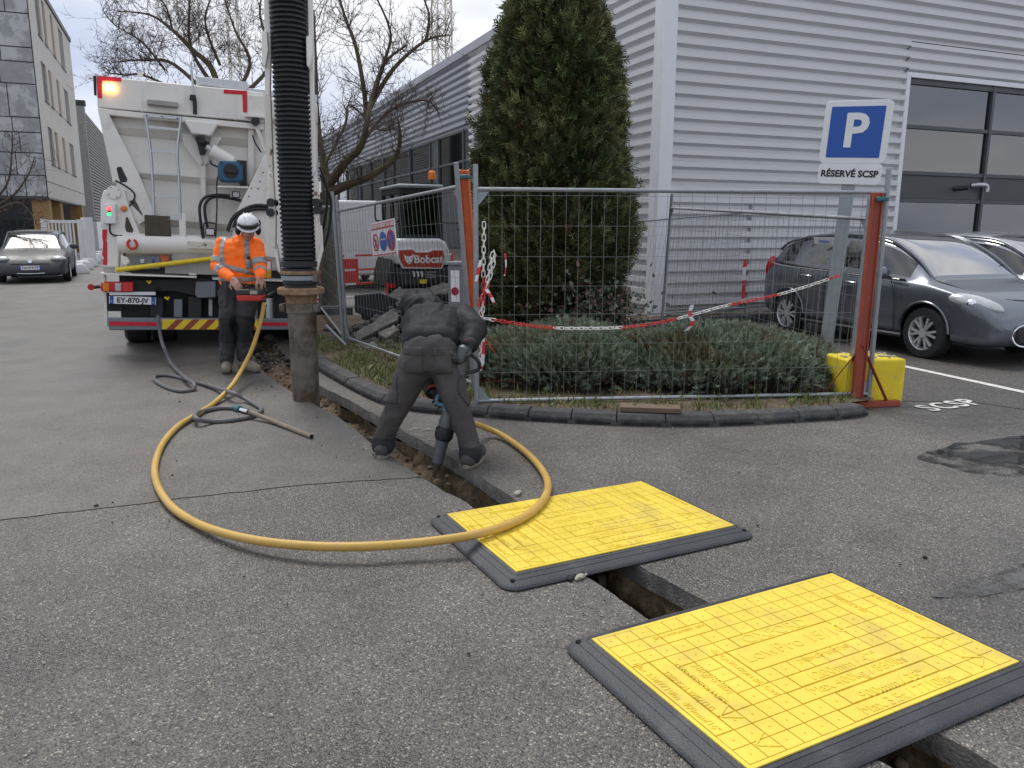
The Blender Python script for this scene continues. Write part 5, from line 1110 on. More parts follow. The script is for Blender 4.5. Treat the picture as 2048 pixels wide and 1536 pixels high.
blathe('flange', 'rust', [(.12, zf-.045), (.188, zf-.045), (.2, zf-.035), (.2, zf+.005), (.185, zf+.016), (.12, zf+.016)]); blathe('pipe_neck', 'rust', [(.13, zf-.13), (.142, zf-.05)])
blathe('pipe_clamp', 'steel_pipe', [(.135, zf-.2), (.148, zf-.198), (.148, zf-.12), (.135, zf-.118)])
for x, z in ((.14, zf-.16), (-.15, zf-.16), (.14, zt_-.09)): mb = MB(); mb.box((x, -.04, z), (.05, .11, .07)); mb.build('clamp_lug', 'steel_pipe', bo, bev=.008)
mb = MB(); mb.lathe([(.108, -.35), (.116, -.35), (.118, .1), (.121, .5), (.126, zf-.12), (.115, zf-.12)], n=32); mb.build('nozzle_pipe', 'steel_pipe', bo)
def BB(name, m, px, y, d):
    P = [BFm.L(u, v, y) for u, v in px]; mb = MB(); mb.prism([BFm.M.to_3x3() @ p for p in P], BFm.M.to_3x3() @ Vector((0, d, 0))); return mb.build(name, m, bo, bev=.006)
ztop = 60
for pts in ([(527, -60), (541, -60), (543, 60), (540, 190), (530, 190)], ): BB('frame_cheek', 'white_paint', pts, -.02, .05)
BB('frame_cheek', 'white_rusty', [(527, 190), (541, 190), (546, 330), (545, 400), (534, 330)], -.02, .05); BB('frame_link', 'white_rusty', [(536, 345), (546, 345), (552, 440), (551, 497), (541, 492), (537, 430)], -.06, .05)
BB('frame_cheek', 'white_paint', [(614, -60), (624, -60), (628, 180), (633, 340), (624, 355), (619, 180)], -.02, .05); BB('frame_link', 'white_rusty', [(627, 355), (635, 355), (641, 480), (632, 520), (628, 440)], -.06, .05); BB('frame_link', 'white_paint', [(634, 460), (643, 450), (646, 500), (630, 560), (628, 530)], -.03, .05)
BB('frame_link', 'white_paint', [(545, 480), (554, 490), (562, 545), (556, 545)], -.03, .05); BB('boom_shackle', 'white_paint', [(523, 65), (533, 60), (536, 100), (530, 135), (524, 130)], -.08, .05); BB('boom_shackle', 'white_paint', [(612, 72), (622, 70), (625, 105), (619, 138), (613, 130)], -.08, .05)
for u, v in ((541, 405), (632, 405), (540, 425), (634, 420)): mb = MB(); p = BFm.M.to_3x3() @ BFm.L(u, v, -.08); mb.cyl(p, p+Vector((0, .12, 0)), .035, n=14); mb.build('pivot', 'chassis', bo)
for pts in ([(640, 335), (655, 380), (650, 440), (640, 480)], [(641, 350), (662, 400), (656, 470), (640, 510)]): mb = MB(); mb.tube(catmull([BFm.M.to_3x3() @ BFm.L(u, v, .1) for u, v in pts], 6), .013, 6); mb.build('boom_cable', 'black_hose', bo)
# ================================================================ cars
def panes(prof):
    out = []; cur = None
    for a, b in zip(prof, prof[1:]):
        if 'g' in a[7]: cur = [a[0], b[0]] if cur is None else [cur[0], b[0]]
        elif cur: out.append(cur); cur = None
    return out
def car(name, label, cat, M, L, Wd, paint, prof, wheels, wr=.31, group=None, glassm='car_glass'):
    """prof: stations (x, z_bottom, z_belt, z_roof, w_sill, w_belt, w_roof, tag) from rear (x=0) to front (x=L)"""
    t = thing(name, label, cat, M=M, group=group); mb = MB(); vs = []; fs = []; mat = []; n = 11
    for (x, zb, zl, zr, ws, wb, wr_, tg) in prof:
        h = zl-zb; hw = Wd/2
        ring = [(0, zb), (ws*hw*.9, zb), (ws*hw, zb+.06*h+.03), (wb*hw*.985, zb+.45*h), (wb*hw, zb+.72*h), (wb*hw*.985, zb+.90*h), (wb*hw*.955, zl-.012), (wb*hw*.93, zl), (wr_*hw, zl+(zr-zl)*.88), (wr_*hw*.8, zr-.012*(1 if zr > zl+.1 else .2)), (0, zr)]
        vs += [(x, y, z) for y, z in ring]
    S_ = len(prof)
    for i in range(S_-1):
        for j in range(n-1):
            fs.append((i*n+j, (i+1)*n+j, (i+1)*n+j+1, i*n+j+1)); tg = prof[i][7]
            mat.append(1 if (j == 7 and 'g' in tg) else 2 if (j == 7 and 'p' in tg) else 3 if (j in (8, 9) and 'w' in tg) else 0)
    fs.append(tuple(range(n))); mat.append(0); fs.append(tuple(range((S_-1)*n, S_*n))[::-1]); mat.append(0)
    me = bpy.data.meshes.new('cage'); me.from_pydata(vs, [], fs)
    for i, p in enumerate(me.polygons): p.material_index = mat[i]
    for _ in range(4): me.materials.append(None)
    ob = bpy.data.objects.new('cage', me); COL.objects.link(ob)
    mi = ob.modifiers.new('m', 'MIRROR'); mi.use_axis = (False, True, False); mi.use_clip = True; mi.merge_threshold = .002
    sb = ob.modifiers.new('s', 'SUBSURF'); sb.levels = 2; sb.render_levels = 2
    ev = evalmesh(ob); bpy.data.objects.remove(ob)
    def sub(mids, nm, m, par, reg=None):
        bm = bmesh.new(); bm.from_mesh(ev); bmesh.ops.delete(bm, geom=[f for f in bm.faces if f.material_index not in mids or (reg and (f.calc_center_median().y*reg[0] < 0 or not reg[1] < f.calc_center_median().x < reg[2]))], context='FACES')
        bmesh.ops.recalc_face_normals(bm, faces=bm.faces)
        q = bpy.data.meshes.new(nm); bm.to_mesh(q); bm.free(); q.materials.clear()
        for p in q.polygons: p.material_index = 0
        o = link(nm, q, m, par, smooth=50)
        return o
    body = sub((0, 2), 'body', paint, t)
    sol = body.modifiers.new('so', 'SOLIDIFY'); sol.thickness = .02; sol.offset = -1
    cut = MB()
    for x in wheels:
        for s in (-1, 1): cut.cyl((x, s*Wd*.32, wr), (x, s*Wd*.56, wr), wr*1.17, n=32)
    cme = cut.mesh('cut'); co = bpy.data.objects.new('cut', cme); COL.objects.link(co); bo_ = body.modifiers.new('b', 'BOOLEAN'); bo_.object = co; bo_.operation = 'DIFFERENCE'; bo_.solver = 'EXACT'; co.matrix_world = Matrix.Identity(4)
    body.parent = None; bme = evalmesh(body, co); body.modifiers.clear(); bpy.data.objects.remove(co); old = body.data; body.data = bme; body.parent = t; bme.shade_smooth(); bme.set_sharp_from_angle(angle=radians(38))
    
    for s in (-1, 1):
        for x0, x1 in panes(prof): sub((1,), 'side_window', glassm, t, (s, x0, x1))
    sub((3,), 'windscreen', 'screen_glass' if glassm == 'car_glass' else glassm, t)
    for s in (-1, 1):
        pp = [Vector((x, s*q*Wd/2*.985, zl+(zr-zl)*.90)) for (x, zb, zl, zr, a_, b_, q, tg) in prof if .2 < x < L*.8 and zr > zl+.04]; mb = MB(); pp = [q_-UZ*.012 for q_ in pp]; mb.tube(catmull(pp, 4), .02, 8); mb.build('roof_pillar', paint, t)
    mb = MB(); mb.bx(.12*L, .9*L, -Wd*.38, Wd*.38, .3, .62); mb.build('floor_pan', 'black_plastic', t)
    for x in wheels:
        mb = MB()
        for s in (-1, 1): mb.lathe([(wr*1.16, s*Wd*.34), (wr*1.16, s*Wd*.46)], (x, 0, wr), (0, 1, 0), n=24)
        for s in (-1, 1):
            w = MB(); y0 = s*(Wd*.5-.1); w.lathe([(wr*.62, -.1), (wr*.9, -.1), (wr, -.07), (wr, .07), (wr*.93, .095), (wr*.66, .095)], (x, y0, wr), (0, s, 0), n=32, cap=False); ty = w.build('tyre', 'tyre', t)
            r = MB(); r.lathe([(wr*.66, .095), (wr*.64, .085), (wr*.6, .05), (wr*.6, -.05)], (x, y0, wr), (0, s, 0), n=32, cap=False)
            for k in range(6):
                a = 2*pi*k/6; c0 = Vector((x, y0+s*.075, wr)); d0 = Vector((cos(a), 0, sin(a)))
                for da in (-.2, .2):
                    d1 = Vector((cos(a+da), 0, sin(a+da))); r.bar(c0+d0*wr*.12, c0+d1*wr*.62, .028, .03, (0, 1, 0))
                    d2 = Vector((cos(a+.52), 0, sin(a+.52)))
            r.cyl((x, y0+s*.05, wr), (x, y0+s*.092, wr), wr*.17, n=16); r.build('rim', 'rim', ty)
            dsk = MB(); dsk.cyl((x, y0+s*.0, wr), (x, y0+s*.02, wr), wr*.58, n=24); dsk.build('brake_disc', 'chassis', ty)
    return t
def seat(t, x, y, m='black_plastic'):
    mb = MB(); mb.box((x, y, .55), (.5, .48, .16)); mb.box((x-.24, y, .85), (.12, .46, .55), Matrix.Rotation(-.2, 3, 'Y')); mb.box((x-.31, y, 1.2), (.08, .24, .16)); return mb.build('seat', m, t, bev=.04)
# ---- hatchback in the parking bay (rear contact, front contact measured on the ground)
wR = Vector((4.06, 11.66, 0)); wF = Vector((4.90, 9.36, 0)); hd = (wF-wR).normalized(); rgt = Vector((hd.y, -hd.x, 0))
Lc, Wc = 3.95, 1.73; wb_ = (wF-wR).length; xr = .72
org = wR-hd*xr-rgt*(Wc/2-.02); Mc = Matrix(((hd.x, -rgt.x, 0, org.x), (hd.y, -rgt.y, 0, org.y), (0, 0, 1, 0), (0, 0, 0, 1)))
# x forward, y left (= -right)
def HB(s=1., roof=1.5):
    return [(q[0] if q[0] < 3.2 else 3.2+(q[0]-3.2)*1.13, *q[1:]) for q in HB0()]
def HB0():
    return [(0, .42, .80, .82, .80, .80, .70, ''), (.05, .3, .92, 1.02, .88, .90, .72, 'p'), (.22, .25, .99, 1.26, .94, .965, .72, 'p'), (.42, .23, 1.0, 1.38, .97, .985, .73, 'g'), (.78, .22, .985, 1.46, .98, 1.0, .735, 'p'), (.86, .22, .98, 1.475, .98, 1.0, .74, 'g'), (1.48, .21, .955, 1.52, .98, 1.0, .75, 'p'), (1.58, .21, .95, 1.523, .98, 1.0, .75, 'g'), (2.2, .21, .925, 1.49, .98, 1.0, .745, 'gw'), (2.52, .21, .91, 1.38, .98, 1.0, .74, 'gw'), (2.86, .21, .90, 1.17, .98, 1.0, .77, 'pw'), (3.1, .21, .885, .95, .98, .995, .80, ''), (3.2, .21, .865, .915, .98, .99, .80, ''), (3.5, .2, .80, .835, .97, .965, .72, ''), (3.75, .2, .70, .72, .93, .92, .62, ''), (3.9, .22, .56, .57, .84, .84, .55, ''), (3.95, .3, .45, .46, .74, .74, .5, '')]
c3 = car('parked_car', 'dark grey hatchback parked beside the warehouse behind the sign', 'car', Mc, Lc, Wc, 'car_grey', HB(), (xr, xr+wb_), .305, 'parked cars')
yr = -Wc/2
def cpart(t, name, m, fn, bev=0, par=None, smooth=35): mb = MB(); fn(mb); return mb.build(name, m, par or t, bev=bev, smooth=smooth)
def trim(t, name, m, pts, r, par=None): mb = MB(); mb.tube(catmull([Vector(p) for p in pts], 5), r, 6); return mb.build(name, m, par or t)
for s in (-1, 1):
    trim(c3, 'chrome_strip', 'chrome', [(.30, s*.83, 1.03), (.5, s*.855, 1.0), (.9, s*.868, .98), (1.6, s*.868, .952), (2.3, s*.862, .93), (2.75, s*.85, .915)], .011)
    for x, z in ((1.0, .88), (1.85, .84)):
        trim(c3, 'door_handle', 'chrome', [(x, s*.875, z), (x+.05, s*.90, z+.004), (x+.17, s*.90, z-.004), (x+.22, s*.876, z-.008)], .012)
    mm = MB(); mm.sph((2.62, s*1.0, .99), (.07, .1, .075), 14, 10); mi_ = mm.build('wing_mirror', 'car_grey', c3); mm = MB(); mm.bar((2.6, s*.86, .93), (2.6, s*.96, .95), .06, .03); mm.build('mirror_arm', 'black_plastic', mi_)
    for pts in ([(1.52, .86, .95), (1.50, .885, .7), (1.50, .86, .3)], [(2.62, .86, .91), (2.72, .885, .7), (2.72, .85, .3)], [(.98, .86, .97), (.95, .88, .75), (1.1, .87, .5)]): trim(c3, 'door_seam', 'black_plastic', [(a, s*b*.999, c) for a, b, c in pts], .005)
    hl = MB(); hl.sph((3.66, s*.66, .69), (.31, .13, .10), 18, 12, Matrix.Rotation(s*-.42, 3, 'Z') @ Matrix.Rotation(.22, 3, 'Y')); hh_ = hl.build('headlight', 'lamp_clear', c3); hl = MB(); hl.sph((3.68, s*.72, .69), (.09, .08, .07), 12, 8); hl.build('reflector', 'chrome', hh_)
    fg = MB(); fg.sph((3.88, s*.66, .40), (.05, .05, .045), 12, 8); fg.build('fog_lamp', 'chrome', c3)
    tl_ = MB(); tl_.sph((.16, s*.735, .96), (.06, .09, .17), 12, 10, Matrix.Rotation(.25, 3, 'Y')); tl_.build('tail_light', 'lamp_red', c3)
    trim(c3, 'sill', 'black_plastic', [(1.05, s*.84, .24), (2.0, s*.85, .235), (2.85, s*.84, .24)], .03)
for s in (-1, 1):
    trim(c3, 'bonnet_seam', 'black_plastic', [(3.08, s*.70, .935), (3.3, s*.66, .885), (3.55, s*.58, .812), (3.72, s*.42, .745)], .006)
    trim(c3, 'arch_lip', 'car_grey', [(xr+wb_+.37*cos(a), s*.868, .305+.37*sin(a)) for a in [radians(q) for q in range(5, 176, 17)]], .014); trim(c3, 'arch_lip', 'car_grey', [(xr+.37*cos(a), s*.862, .305+.37*sin(a)) for a in [radians(q) for q in range(5, 176, 17)]], .014)
    trim(c3, 'window_seal', 'black_plastic', [(.34, s*.80, 1.045), (.9, s*.825, 1.0), (1.6, s*.83, .965), (2.3, s*.825, .94), (2.8, s*.82, .92)], .012)
    trim(c3, 'bumper_crease', 'black_plastic', [(3.48, s*.80, .55), (3.65, s*.74, .52), (3.82, s*.62, .50)], .005); trim(c3, 'headlight_rim', 'black_plastic', [(3.36, s*.77, .77), (3.6, s*.76, .69), (3.84, s*.62, .61), (3.94, s*.5, .58)], .008)
trim(c3, 'bonnet_seam', 'black_plastic', [(3.72, -.42, .745), (3.8, 0, .72), (3.72, .42, .745)], .006)
seat(c3, 1.85, .36); seat(c3, 1.85, -.36); seat(c3, 1.0, .0)
cpart(c3, 'grille', 'black_plastic', lambda mb: mb.box((4.04, 0, .36), (.07, .9, .2)), .03); trim(c3, 'grille_trim', 'chrome', [(4.03, -.5, .36), (4.07, -.42, .47), (4.1, 0, .49), (4.07, .42, .47), (4.03, .5, .36), (4.07, .42, .25), (4.1, 0, .23), (4.07, -.42, .25), (4.03, -.5, .36)], .012)
for y0, y1 in ((-.6, -.05), (.05, .6)): trim(c3, 'wiper', 'black_plastic', [(3.06, y0, .97), (2.98, (y0+y1)/2, 1.03), (2.94, y1, 1.07)], .012)
mb = MB(); mb.box((1.36, -.815, 1.36), (.42, .006, .1), Matrix.Rotation(.32, 3, 'X')); hs = mb.build('rear_sticker', 'sign_white', c3); mb = MB(); text(mb, 'HAAS', .085, axes((1.36, -.822, 1.36), (1, 0, 0), (0, .3, 1)), .0008, bold=.002); mb.build('lettering', 'sign_blue', hs, smooth=0)
mb = MB(); mb.box((2.52, -.5, 1.30), (.1, .09, .005), Matrix.Rotation(.62, 3, 'Y')); mb.build('windscreen_sticker', 'led_green' if 0 else 'sign_white', c3)
# ---- neighbouring silver car (partly out of frame)
M2 = Mc.copy(); off = -rgt*2.35+hd*(-.5); M2.translation = Mc.translation+off
prof2 = [(x*1.06, zb, zl*.97, zr*(.985 if zr > 1.1 else .97), a, b, c, tg) for (x, zb, zl, zr, a, b, c, tg) in HB()]
c4 = car('parked_car', 'silver car at the right edge beyond the dark grey hatchback', 'car', M2, Lc*1.06, 1.78, 'car_silver', prof2, (.8, 3.4), .31, 'parked cars'); seat(c4, 2.0, .36); seat(c4, 2.0, -.36)
# ---- grey car far left, nose towards us
fa_ = G(14, 566); fbp = G(131, 561); mid = Vector((-13.75, 22.9, 0)); h2 = Vector((.43, -.903, 0)).normalized()   # heading towards camera
r2 = Vector((h2.y, -h2.x, 0)); cen = (YP(14, 560, 22.6)+YP(128, 560, 22.9))/2; cen.z = 0; o2 = cen-h2*3.45; M3 = Matrix(((h2.x, -r2.x, 0, o2.x), (h2.y, -r2.y, 0, o2.y), (0, 0, 1, 0), (0, 0, 0, 1)))
prof3 = [(x*1.1, zb*.95, zl*.97, zr*(.96 if zr > 1.1 else .97), a, b, c, tg) for (x, zb, zl, zr, a, b, c, tg) in HB()]
c5 = car('parked_car', 'grey family car parked nose on at the left by the white gate', 'car', M3, Lc*1.1, 1.82, 'car_grey2', prof3, (.85, 3.5), .32, 'parked cars', 'dark_glass')
F5 = 4.34
for s in (-1, 1):
    hl = MB(); hl.sph((4.12, s*.66, .66), (.22, .2, .09), 16, 10, Matrix.Rotation(s*-.6, 3, 'Z')); hl.build('headlight', 'lamp_clear', c5); mm = MB(); mm.sph((2.9, s*1.03, .98), (.06, .12, .08), 12, 8); mm.build('wing_mirror', 'car_grey2', c5); fg = MB(); fg.sph((4.2, s*.66, .36), (.04, .06, .05), 10, 8); fg.build('fog_lamp', 'chrome', c5)
cpart(c5, 'grille', 'black_plastic', lambda mb: mb.box((4.40, 0, .36), (.08, 1.1, .16)), .03); cpart(c5, 'upper_grille', 'black_plastic', lambda mb: mb.box((4.38, 0, .53), (.05, .9, .04)), .01); trim(c5, 'chrome_strip', 'chrome', [(4.4, -.5, .29), (4.46, 0, .27), (4.4, .5, .29)], .01)
mb = MB(); mb.box((4.46, 0, .43), (.012, .52, .11)); p5 = mb.build('number_plate', 'sign_white', c5); mb = MB(); text(mb, 'CA-914-TP', .085, axes((4.468, 0, .43), (0, 1, 0), UZ), .0008, bold=.0015); mb.build('lettering', 'ink', p5, smooth=0)
for s in (-1, 1): mb = MB(); mb.box((4.468, s*.24, .43), (.004, .04, .11)); mb.build('blue_band', 'plate_eu', p5)
mb = MB(); mb.cyl((4.3, 0, .60), (4.37, 0, .605), .06, n=4); mb.build('badge', 'chrome', c5)
# ---- white van behind the trees
vp = YP(688, 500, 22.5); vp.z = 0; vn = thing('white_van', 'white panel van standing behind the mossy tree', 'van', vp, TH+pi/2); 
mb = MB(); mb.prism([(-2.6, -.95, .35), (2.0, -.95, .35), (2.35, -.95, .5), (2.3, -.95, 1.0), (1.55, -.95, 1.25), (1.0, -.95, 2.15), (-2.55, -.95, 2.2)], (0, 1.9, 0)); mb.build('body', 'van_white', vn, bev=.07, seg=3)
for x in (-1.7, 1.4):
    for s in (-1, 1): mb = MB(); mb.lathe([(.18, -.1), (.3, -.1), (.33, -.06), (.33, .06), (.3, .1), (.18, .1)], (x, s*.86, .33), (0, 1, 0), n=24); ty = mb.build('tyre', 'tyre', vn); mb = MB(); mb.cyl((x, s*.8, .33), (x, s*.97, .33), .19, n=16); mb.build('rim', 'rim', ty)
for s in (-1, 1): mb = MB(); mb.prism([(.6, s*.955, 1.25), (1.45, s*.955, 1.25), (1.0, s*.955, 1.95), (.6, s*.955, 1.95)], (0, .004*s, 0)); mb.build('side_window', 'dark_glass', vn); mb = MB(); mb.bx(-2.5, 2.0, s*.955-.01, s*.955+.01, .75, .8); mb.build('side_moulding', 'alu', vn)
# ================================================================ mini excavator
EP = Vector((-1.42, 12.3, .085)); EF = Frame(EP, .39); ex_ = thing('mini_excavator', 'white and black mini excavator with red rear panel behind the leaning fence', 'excavator', EP, .39)
def EX(name, m, pts, y, d, par=None, bev=.01, seg=2): P = [EF.L(u, v, y) for u, v in pts]; mb = MB(); mb.prism(P, (0, d, 0)); return mb.build(name, m, par or ex_, bev=bev, seg=seg)
for s in (-1, 1):
    mb = MB(); mb.prism([(s*.62-.16, -.85, .12), (s*.62-.16, -.7, 0), (s*.62-.16, .8, 0), (s*.62-.16, .95, .15), (s*.62-.16, .85, .38), (s*.62-.16, -.75, .38)], (.32, 0, 0)); tk = mb.build('track', 'tyre', ex_, bev=.03)
    for k in range(5): mb = MB(); mb.cyl((s*.62+s*.1, -.6+k*.33, .18), (s*.62+s*.18, -.6+k*.33, .18), .11, n=12); mb.build('track_roller', 'chassis', tk)
    for k in range(14): mb = MB(); mb.bx(s*.62-.17, s*.62+.17, -.72+k*.115, -.66+k*.115, .365, .4); mb.build('track_shoe', 'chassis', tk)
mb = MB(); mb.bx(-.4, .4, -.5, .5, .25, .5); mb.build('undercarriage', 'chassis', ex_, bev=.03)
ctw = EX('counterweight', 'chassis', [(797, 535), (905, 535), (900, 572), (800, 575)], -.75, 1.2, bev=.05); EX('lower_body', 'black_plastic', [(786, 515), (800, 512), (905, 520), (902, 575), (775, 578), (778, 545)], -.55, 1.0, bev=.03)
EX('hood', 'bobcat_white', [(795, 477), (880, 477), (893, 484), (900, 500), (902, 530), (795, 530), (788, 500)], -.78, .8, bev=.05, seg=3)
rp_ = EX('badge_panel', 'sign_white', [(794, 498), (825, 496), (832, 502), (858, 502), (866, 498), (888, 498), (891, 514), (884, 538), (805, 537), (795, 516)], -.80, .03, bev=.004)
EX('red_field', 'bobcat_red', [(797, 501), (824, 499), (832, 505), (858, 505), (866, 501), (886, 501), (889, 514), (882, 535), (807, 534), (798, 516)], -.806, .007, rp_, bev=0)
A = EF.L(832, 518, -.808); B = EF.L(882, 520, -.808); mb = MB(); text(mb, 'Bobcat', .155, axes((A+B)/2, (1, 0, 0), UZ), .001, bold=.004); mb.build('lettering', 'sign_white', rp_, smooth=0)
hd_ = [(808, 509), (812, 512), (818, 513), (824, 511), (828, 508), (827, 515), (826, 519), (823, 524), (820, 528), (817, 528), (813, 524), (810, 519)]
EX('cat_emblem', 'sign_white', hd_, -.809, .002, rp_, bev=0)
for pts in ([(812, 516), (816, 518), (812, 519)], [(825, 515), (821, 518), (824, 519)], [(816, 524), (821, 524), (819, 526)]): EX('emblem_eye', 'bobcat_red', pts, -.811, .002, rp_, bev=0)
for k in range(3): EX('door_decal', 'sign_white', [(824+k*8, 543), (830+k*8, 543), (830+k*8, 554), (827+k*8, 554), (826+k*8, 546)], -.756, .004, ctw, bev=0)
mb = MB(); 
for k, s in enumerate(('International', 'Travaux', '& Location')): text(mb, s, .032, axes(EF.L(853, 544+k*5, -.757), (1, 0, 0), UZ), .0006, 'LEFT')
mb.build('lettering', 'sign_white', ctw, smooth=0); EX('warning_decal', 'yellow_bar', [(839, 559), (855, 559), (852, 567), (840, 567)], -.756, .004, ctw, bev=0); EX('red_reflector', 'lamp_red', [(772, 566), (790, 567), (791, 576), (772, 575)], -.57, .02, bev=0)
# cab: four black posts, beams and glass on every side
p1_ = EF.L(797, 376, -.55); p2_ = EF.L(884, 376, -.55); zc0 = EF.L(840, 474, -.55).z; zc1 = p1_.z; X0, X1, Y0, Y1 = p1_.x, p2_.x, -.55, .55
for x in (X0, X1-.07):
    for y in (Y0, Y1-.07): mb = MB(); mb.bx(x, x+.07, y, y+.07, zc0-.25, zc1); mb.build('cab_post', 'black_plastic', ex_, bev=.012)
for z, h in ((zc0-.06, .09), (zc1-.08, .08)):
    for y in (Y0+.004, Y1-.066): mb = MB(); mb.bx(X0+.07, X1-.07, y, y+.062, z, z+h); mb.build('cab_beam', 'black_plastic', ex_, bev=.008)
    for x in (X0+.004, X1-.066): mb = MB(); mb.bx(x, x+.062, Y0+.07, Y1-.07, z, z+h); mb.build('cab_beam', 'black_plastic', ex_, bev=.008)
mb = MB(); mb.bx(X0+.004, X0+.06, -.05, .01, zc0, zc1-.08); mb.build('door_post', 'black_plastic', ex_)
mb = MB(); mb.bx(X0-.02, X1+.02, Y0-.03, Y1+.05, zc1+.002, zc1+.06); rf = mb.build('cab_roof', 'galv_dull', ex_, bev=.025)
for nm, q in (('rear_window', (X0+.07, X1-.07, Y0+.03, Y0+.038)), ('front_window', (X0+.07, X1-.07, Y1-.04, Y1-.032)), ('side_window', (X0+.03, X0+.038, Y0+.07, Y1-.07)), ('side_window', (X1-.04, X1-.032, Y0+.07, Y1-.07))): mb = MB(); mb.bx(*q, zc0+.03, zc1-.08); mb.build(nm, 'cab_glass', ex_)
mb = MB(); mb.bx(X0, X1, Y0+.08, Y1, .55, zc0-.06); mb.build('cab_base', 'black_plastic', ex_, bev=.02)
xs = (X0+X1)/2; mb = MB(); mb.box((xs, .0, zc0+.16), (.45, .13, .5)); mb.box((xs, .22, zc0-.02), (.45, .45, .12)); mb.build('seat', 'grey_paint', ex_, bev=.05)
mb = MB(); c = EF.L(864, 352, -.35); mb.lathe([(.055, 0), (.06, .03), (.055, .1), (.03, .13), (0, .135)], (c.x, -.35, c.z-.05), n=14); mb.build('rotating_beacon', 'lamp_amber', ex_); mb = MB(); mb.cyl((c.x, -.35, p1_.z+.03), (c.x, -.35, c.z-.05), .015, n=8); mb.box((c.x-.05, -.35, p1_.z+.07), (.2, .06, .03)); mb.build('beacon_stem', 'chassis', ex_)
mb = MB(); q0 = EF.L(751, 405, .2); mb.tube(catmull([EF.L(763, 403, .2), EF.L(752, 405, .2), EF.L(750, 420, .2), EF.L(752, 440, .2), EF.L(763, 442, .2)], 5), .015, 6); mb.build('grab_rail', 'black_plastic', ex_)
mb = MB(); mb.tube(catmull([(.1, .6, .9), (.1, 1.5, 1.7), (.1, 2.2, 1.75)], 6), .11, 8); mb.tube([(.1, 2.2, 1.75), (.1, 2.6, .6)], .09, 8); mb.build('digging_arm', 'bobcat_white', ex_)
EX('dozer_blade', 'chassis', [(712, 590), (760, 585), (800, 600), (800, 640), (745, 640), (712, 625)], -1.05, .12, bev=.02)
# ================================================================ broken asphalt slabs
def slab(label, pts, Y, th, tilt):
    P = [YP(u, v, Y+tilt*(640-v)/100) for u, v in pts]; c = sum(P, Vector())/len(P); mb = MB()
    Q = []
    for a, b in zip(P, P[1:]+P[:1]):
        for k in range(4): p = a.lerp(b, k/4); Q.append(p-c+Vector((.02*fbm(p*8, 1, 3), 0, .025*fbm(p*8+Vector((7, 0, 0)), 1, 3))))
    nrm = (Q[0]-Q[4]).cross(Q[8 % len(Q)]-Q[4]); nrm.normalize(); nrm = nrm if nrm.y > 0 else -nrm
    mb.prism(Q, nrm*th); o = mb.build('asphalt_slab', 'asphalt_cut', bev=.012); o.location = c; return tag(o, label, 'rubble', 'broken asphalt slabs by the excavator')
SL = [([(778, 588), (800, 575), (818, 590), (820, 605), (802, 618), (785, 600)], 10.9, .07, .5, 'pale edged asphalt slab leaning on the left of the pile'), ([(806, 578), (862, 574), (868, 590), (845, 606), (818, 604), (806, 590)], 10.8, .08, .8, 'broad asphalt slab in the middle of the pile'), ([(860, 572), (885, 565), (912, 568), (915, 580), (895, 588), (868, 592)], 10.7, .07, .7, 'asphalt slab on top of the pile at the right'), ([(910, 580), (935, 578), (940, 605), (920, 610)], 10.5, .08, .4, 'asphalt slab by the orange stand'),
      ([(705, 668), (780, 620), (800, 628), (795, 640), (715, 682)], 10.3, .09, .5, 'long slab of asphalt propped on the soil before the tracks'), ([(755, 665), (790, 650), (800, 660), (770, 676)], 10.2, .07, .9, 'thin asphalt piece lying under the long slab'), ([(800, 600), (830, 605), (845, 640), (805, 650)], 10.6, .09, .3, 'upright asphalt slab beside the worker jacket'), ([(650, 676), (668, 676), (670, 688), (650, 690)], 10.2, .08, .6, 'small asphalt lump left of the fence post'), ([(712, 690), (745, 682), (760, 692), (725, 700)], 10.0, .05, 1., 'flat asphalt piece at the foot of the fence post'), ([(745, 640), (775, 632), (785, 655), (750, 665)], 10.6, .09, .5, 'dark asphalt lump behind the long slab')]
for pts, Y, th, ti, lb_ in SL: slab(lb_, pts, Y, th, ti)
mb = MB()
for i in range(420): x = random.gauss(-1.35, .6); y = random.gauss(10.7, .5); z = max(0., .42-((x+1.2)/1.0)**2*.35-((y-10.9)/.7)**2*.3); rock(mb, (x, y, .085+z*rnd(.5, 1.05)), rnd(.02, .09), .6)
tag(mb.build('rubble_heap', 'tar_crumb', smooth=30), 'dark heap of crushed asphalt under the slabs', 'rubble', kind='stuff')
# ================================================================ red barriers
def barrier(label, A, B):
    A = Vector(A); B = Vector(B); d = B-A; L = d.length; t = thing('site_barrier', label, 'barrier', A, atan2(d.y, d.x), 'red and white site barriers')
    for x in (0, L): mb = MB(); mb.bx(x-.02, x+.02, -.02, .02, 0, 1.0); mb.build('leg', 'barrier_red', t); mb = MB(); mb.bx(x-.03, x+.03, -.2, .2, 0, .04); mb.build('base', 'barrier_red', t)
    for z in (.15, .42, .7, .98):
        n = 6
        for k in range(n): mb = MB(); mb.bx(L*k/n, L*(k+1)/n, -.015, .015, z-.02, z+.02); mb.build('rail_band', 'barrier_red' if k % 3 < 2 else 'sign_white', t)
    mb = MB(); mb.bx(.02, L*.55, -.008, .008, .45, .92); mb.build('infill_board', 'barrier_red', t)
a = G(657, 615); b = G(700, 600); c = G(755, 595)
barrier('red and white barrier nearest the suction pipe', (a.x-.1, a.y, 0), (a.x+.95, a.y+1.2, 0)); barrier('red and white barrier left of the excavator tracks', (a.x+1.0, a.y+1.25, 0), (a.x+2.3, a.y+1.6, 0)); barrier('red and white barrier half behind the suction pipe', (a.x-.15, a.y+.1, 0), (a.x-.4, a.y+1.6, 0))
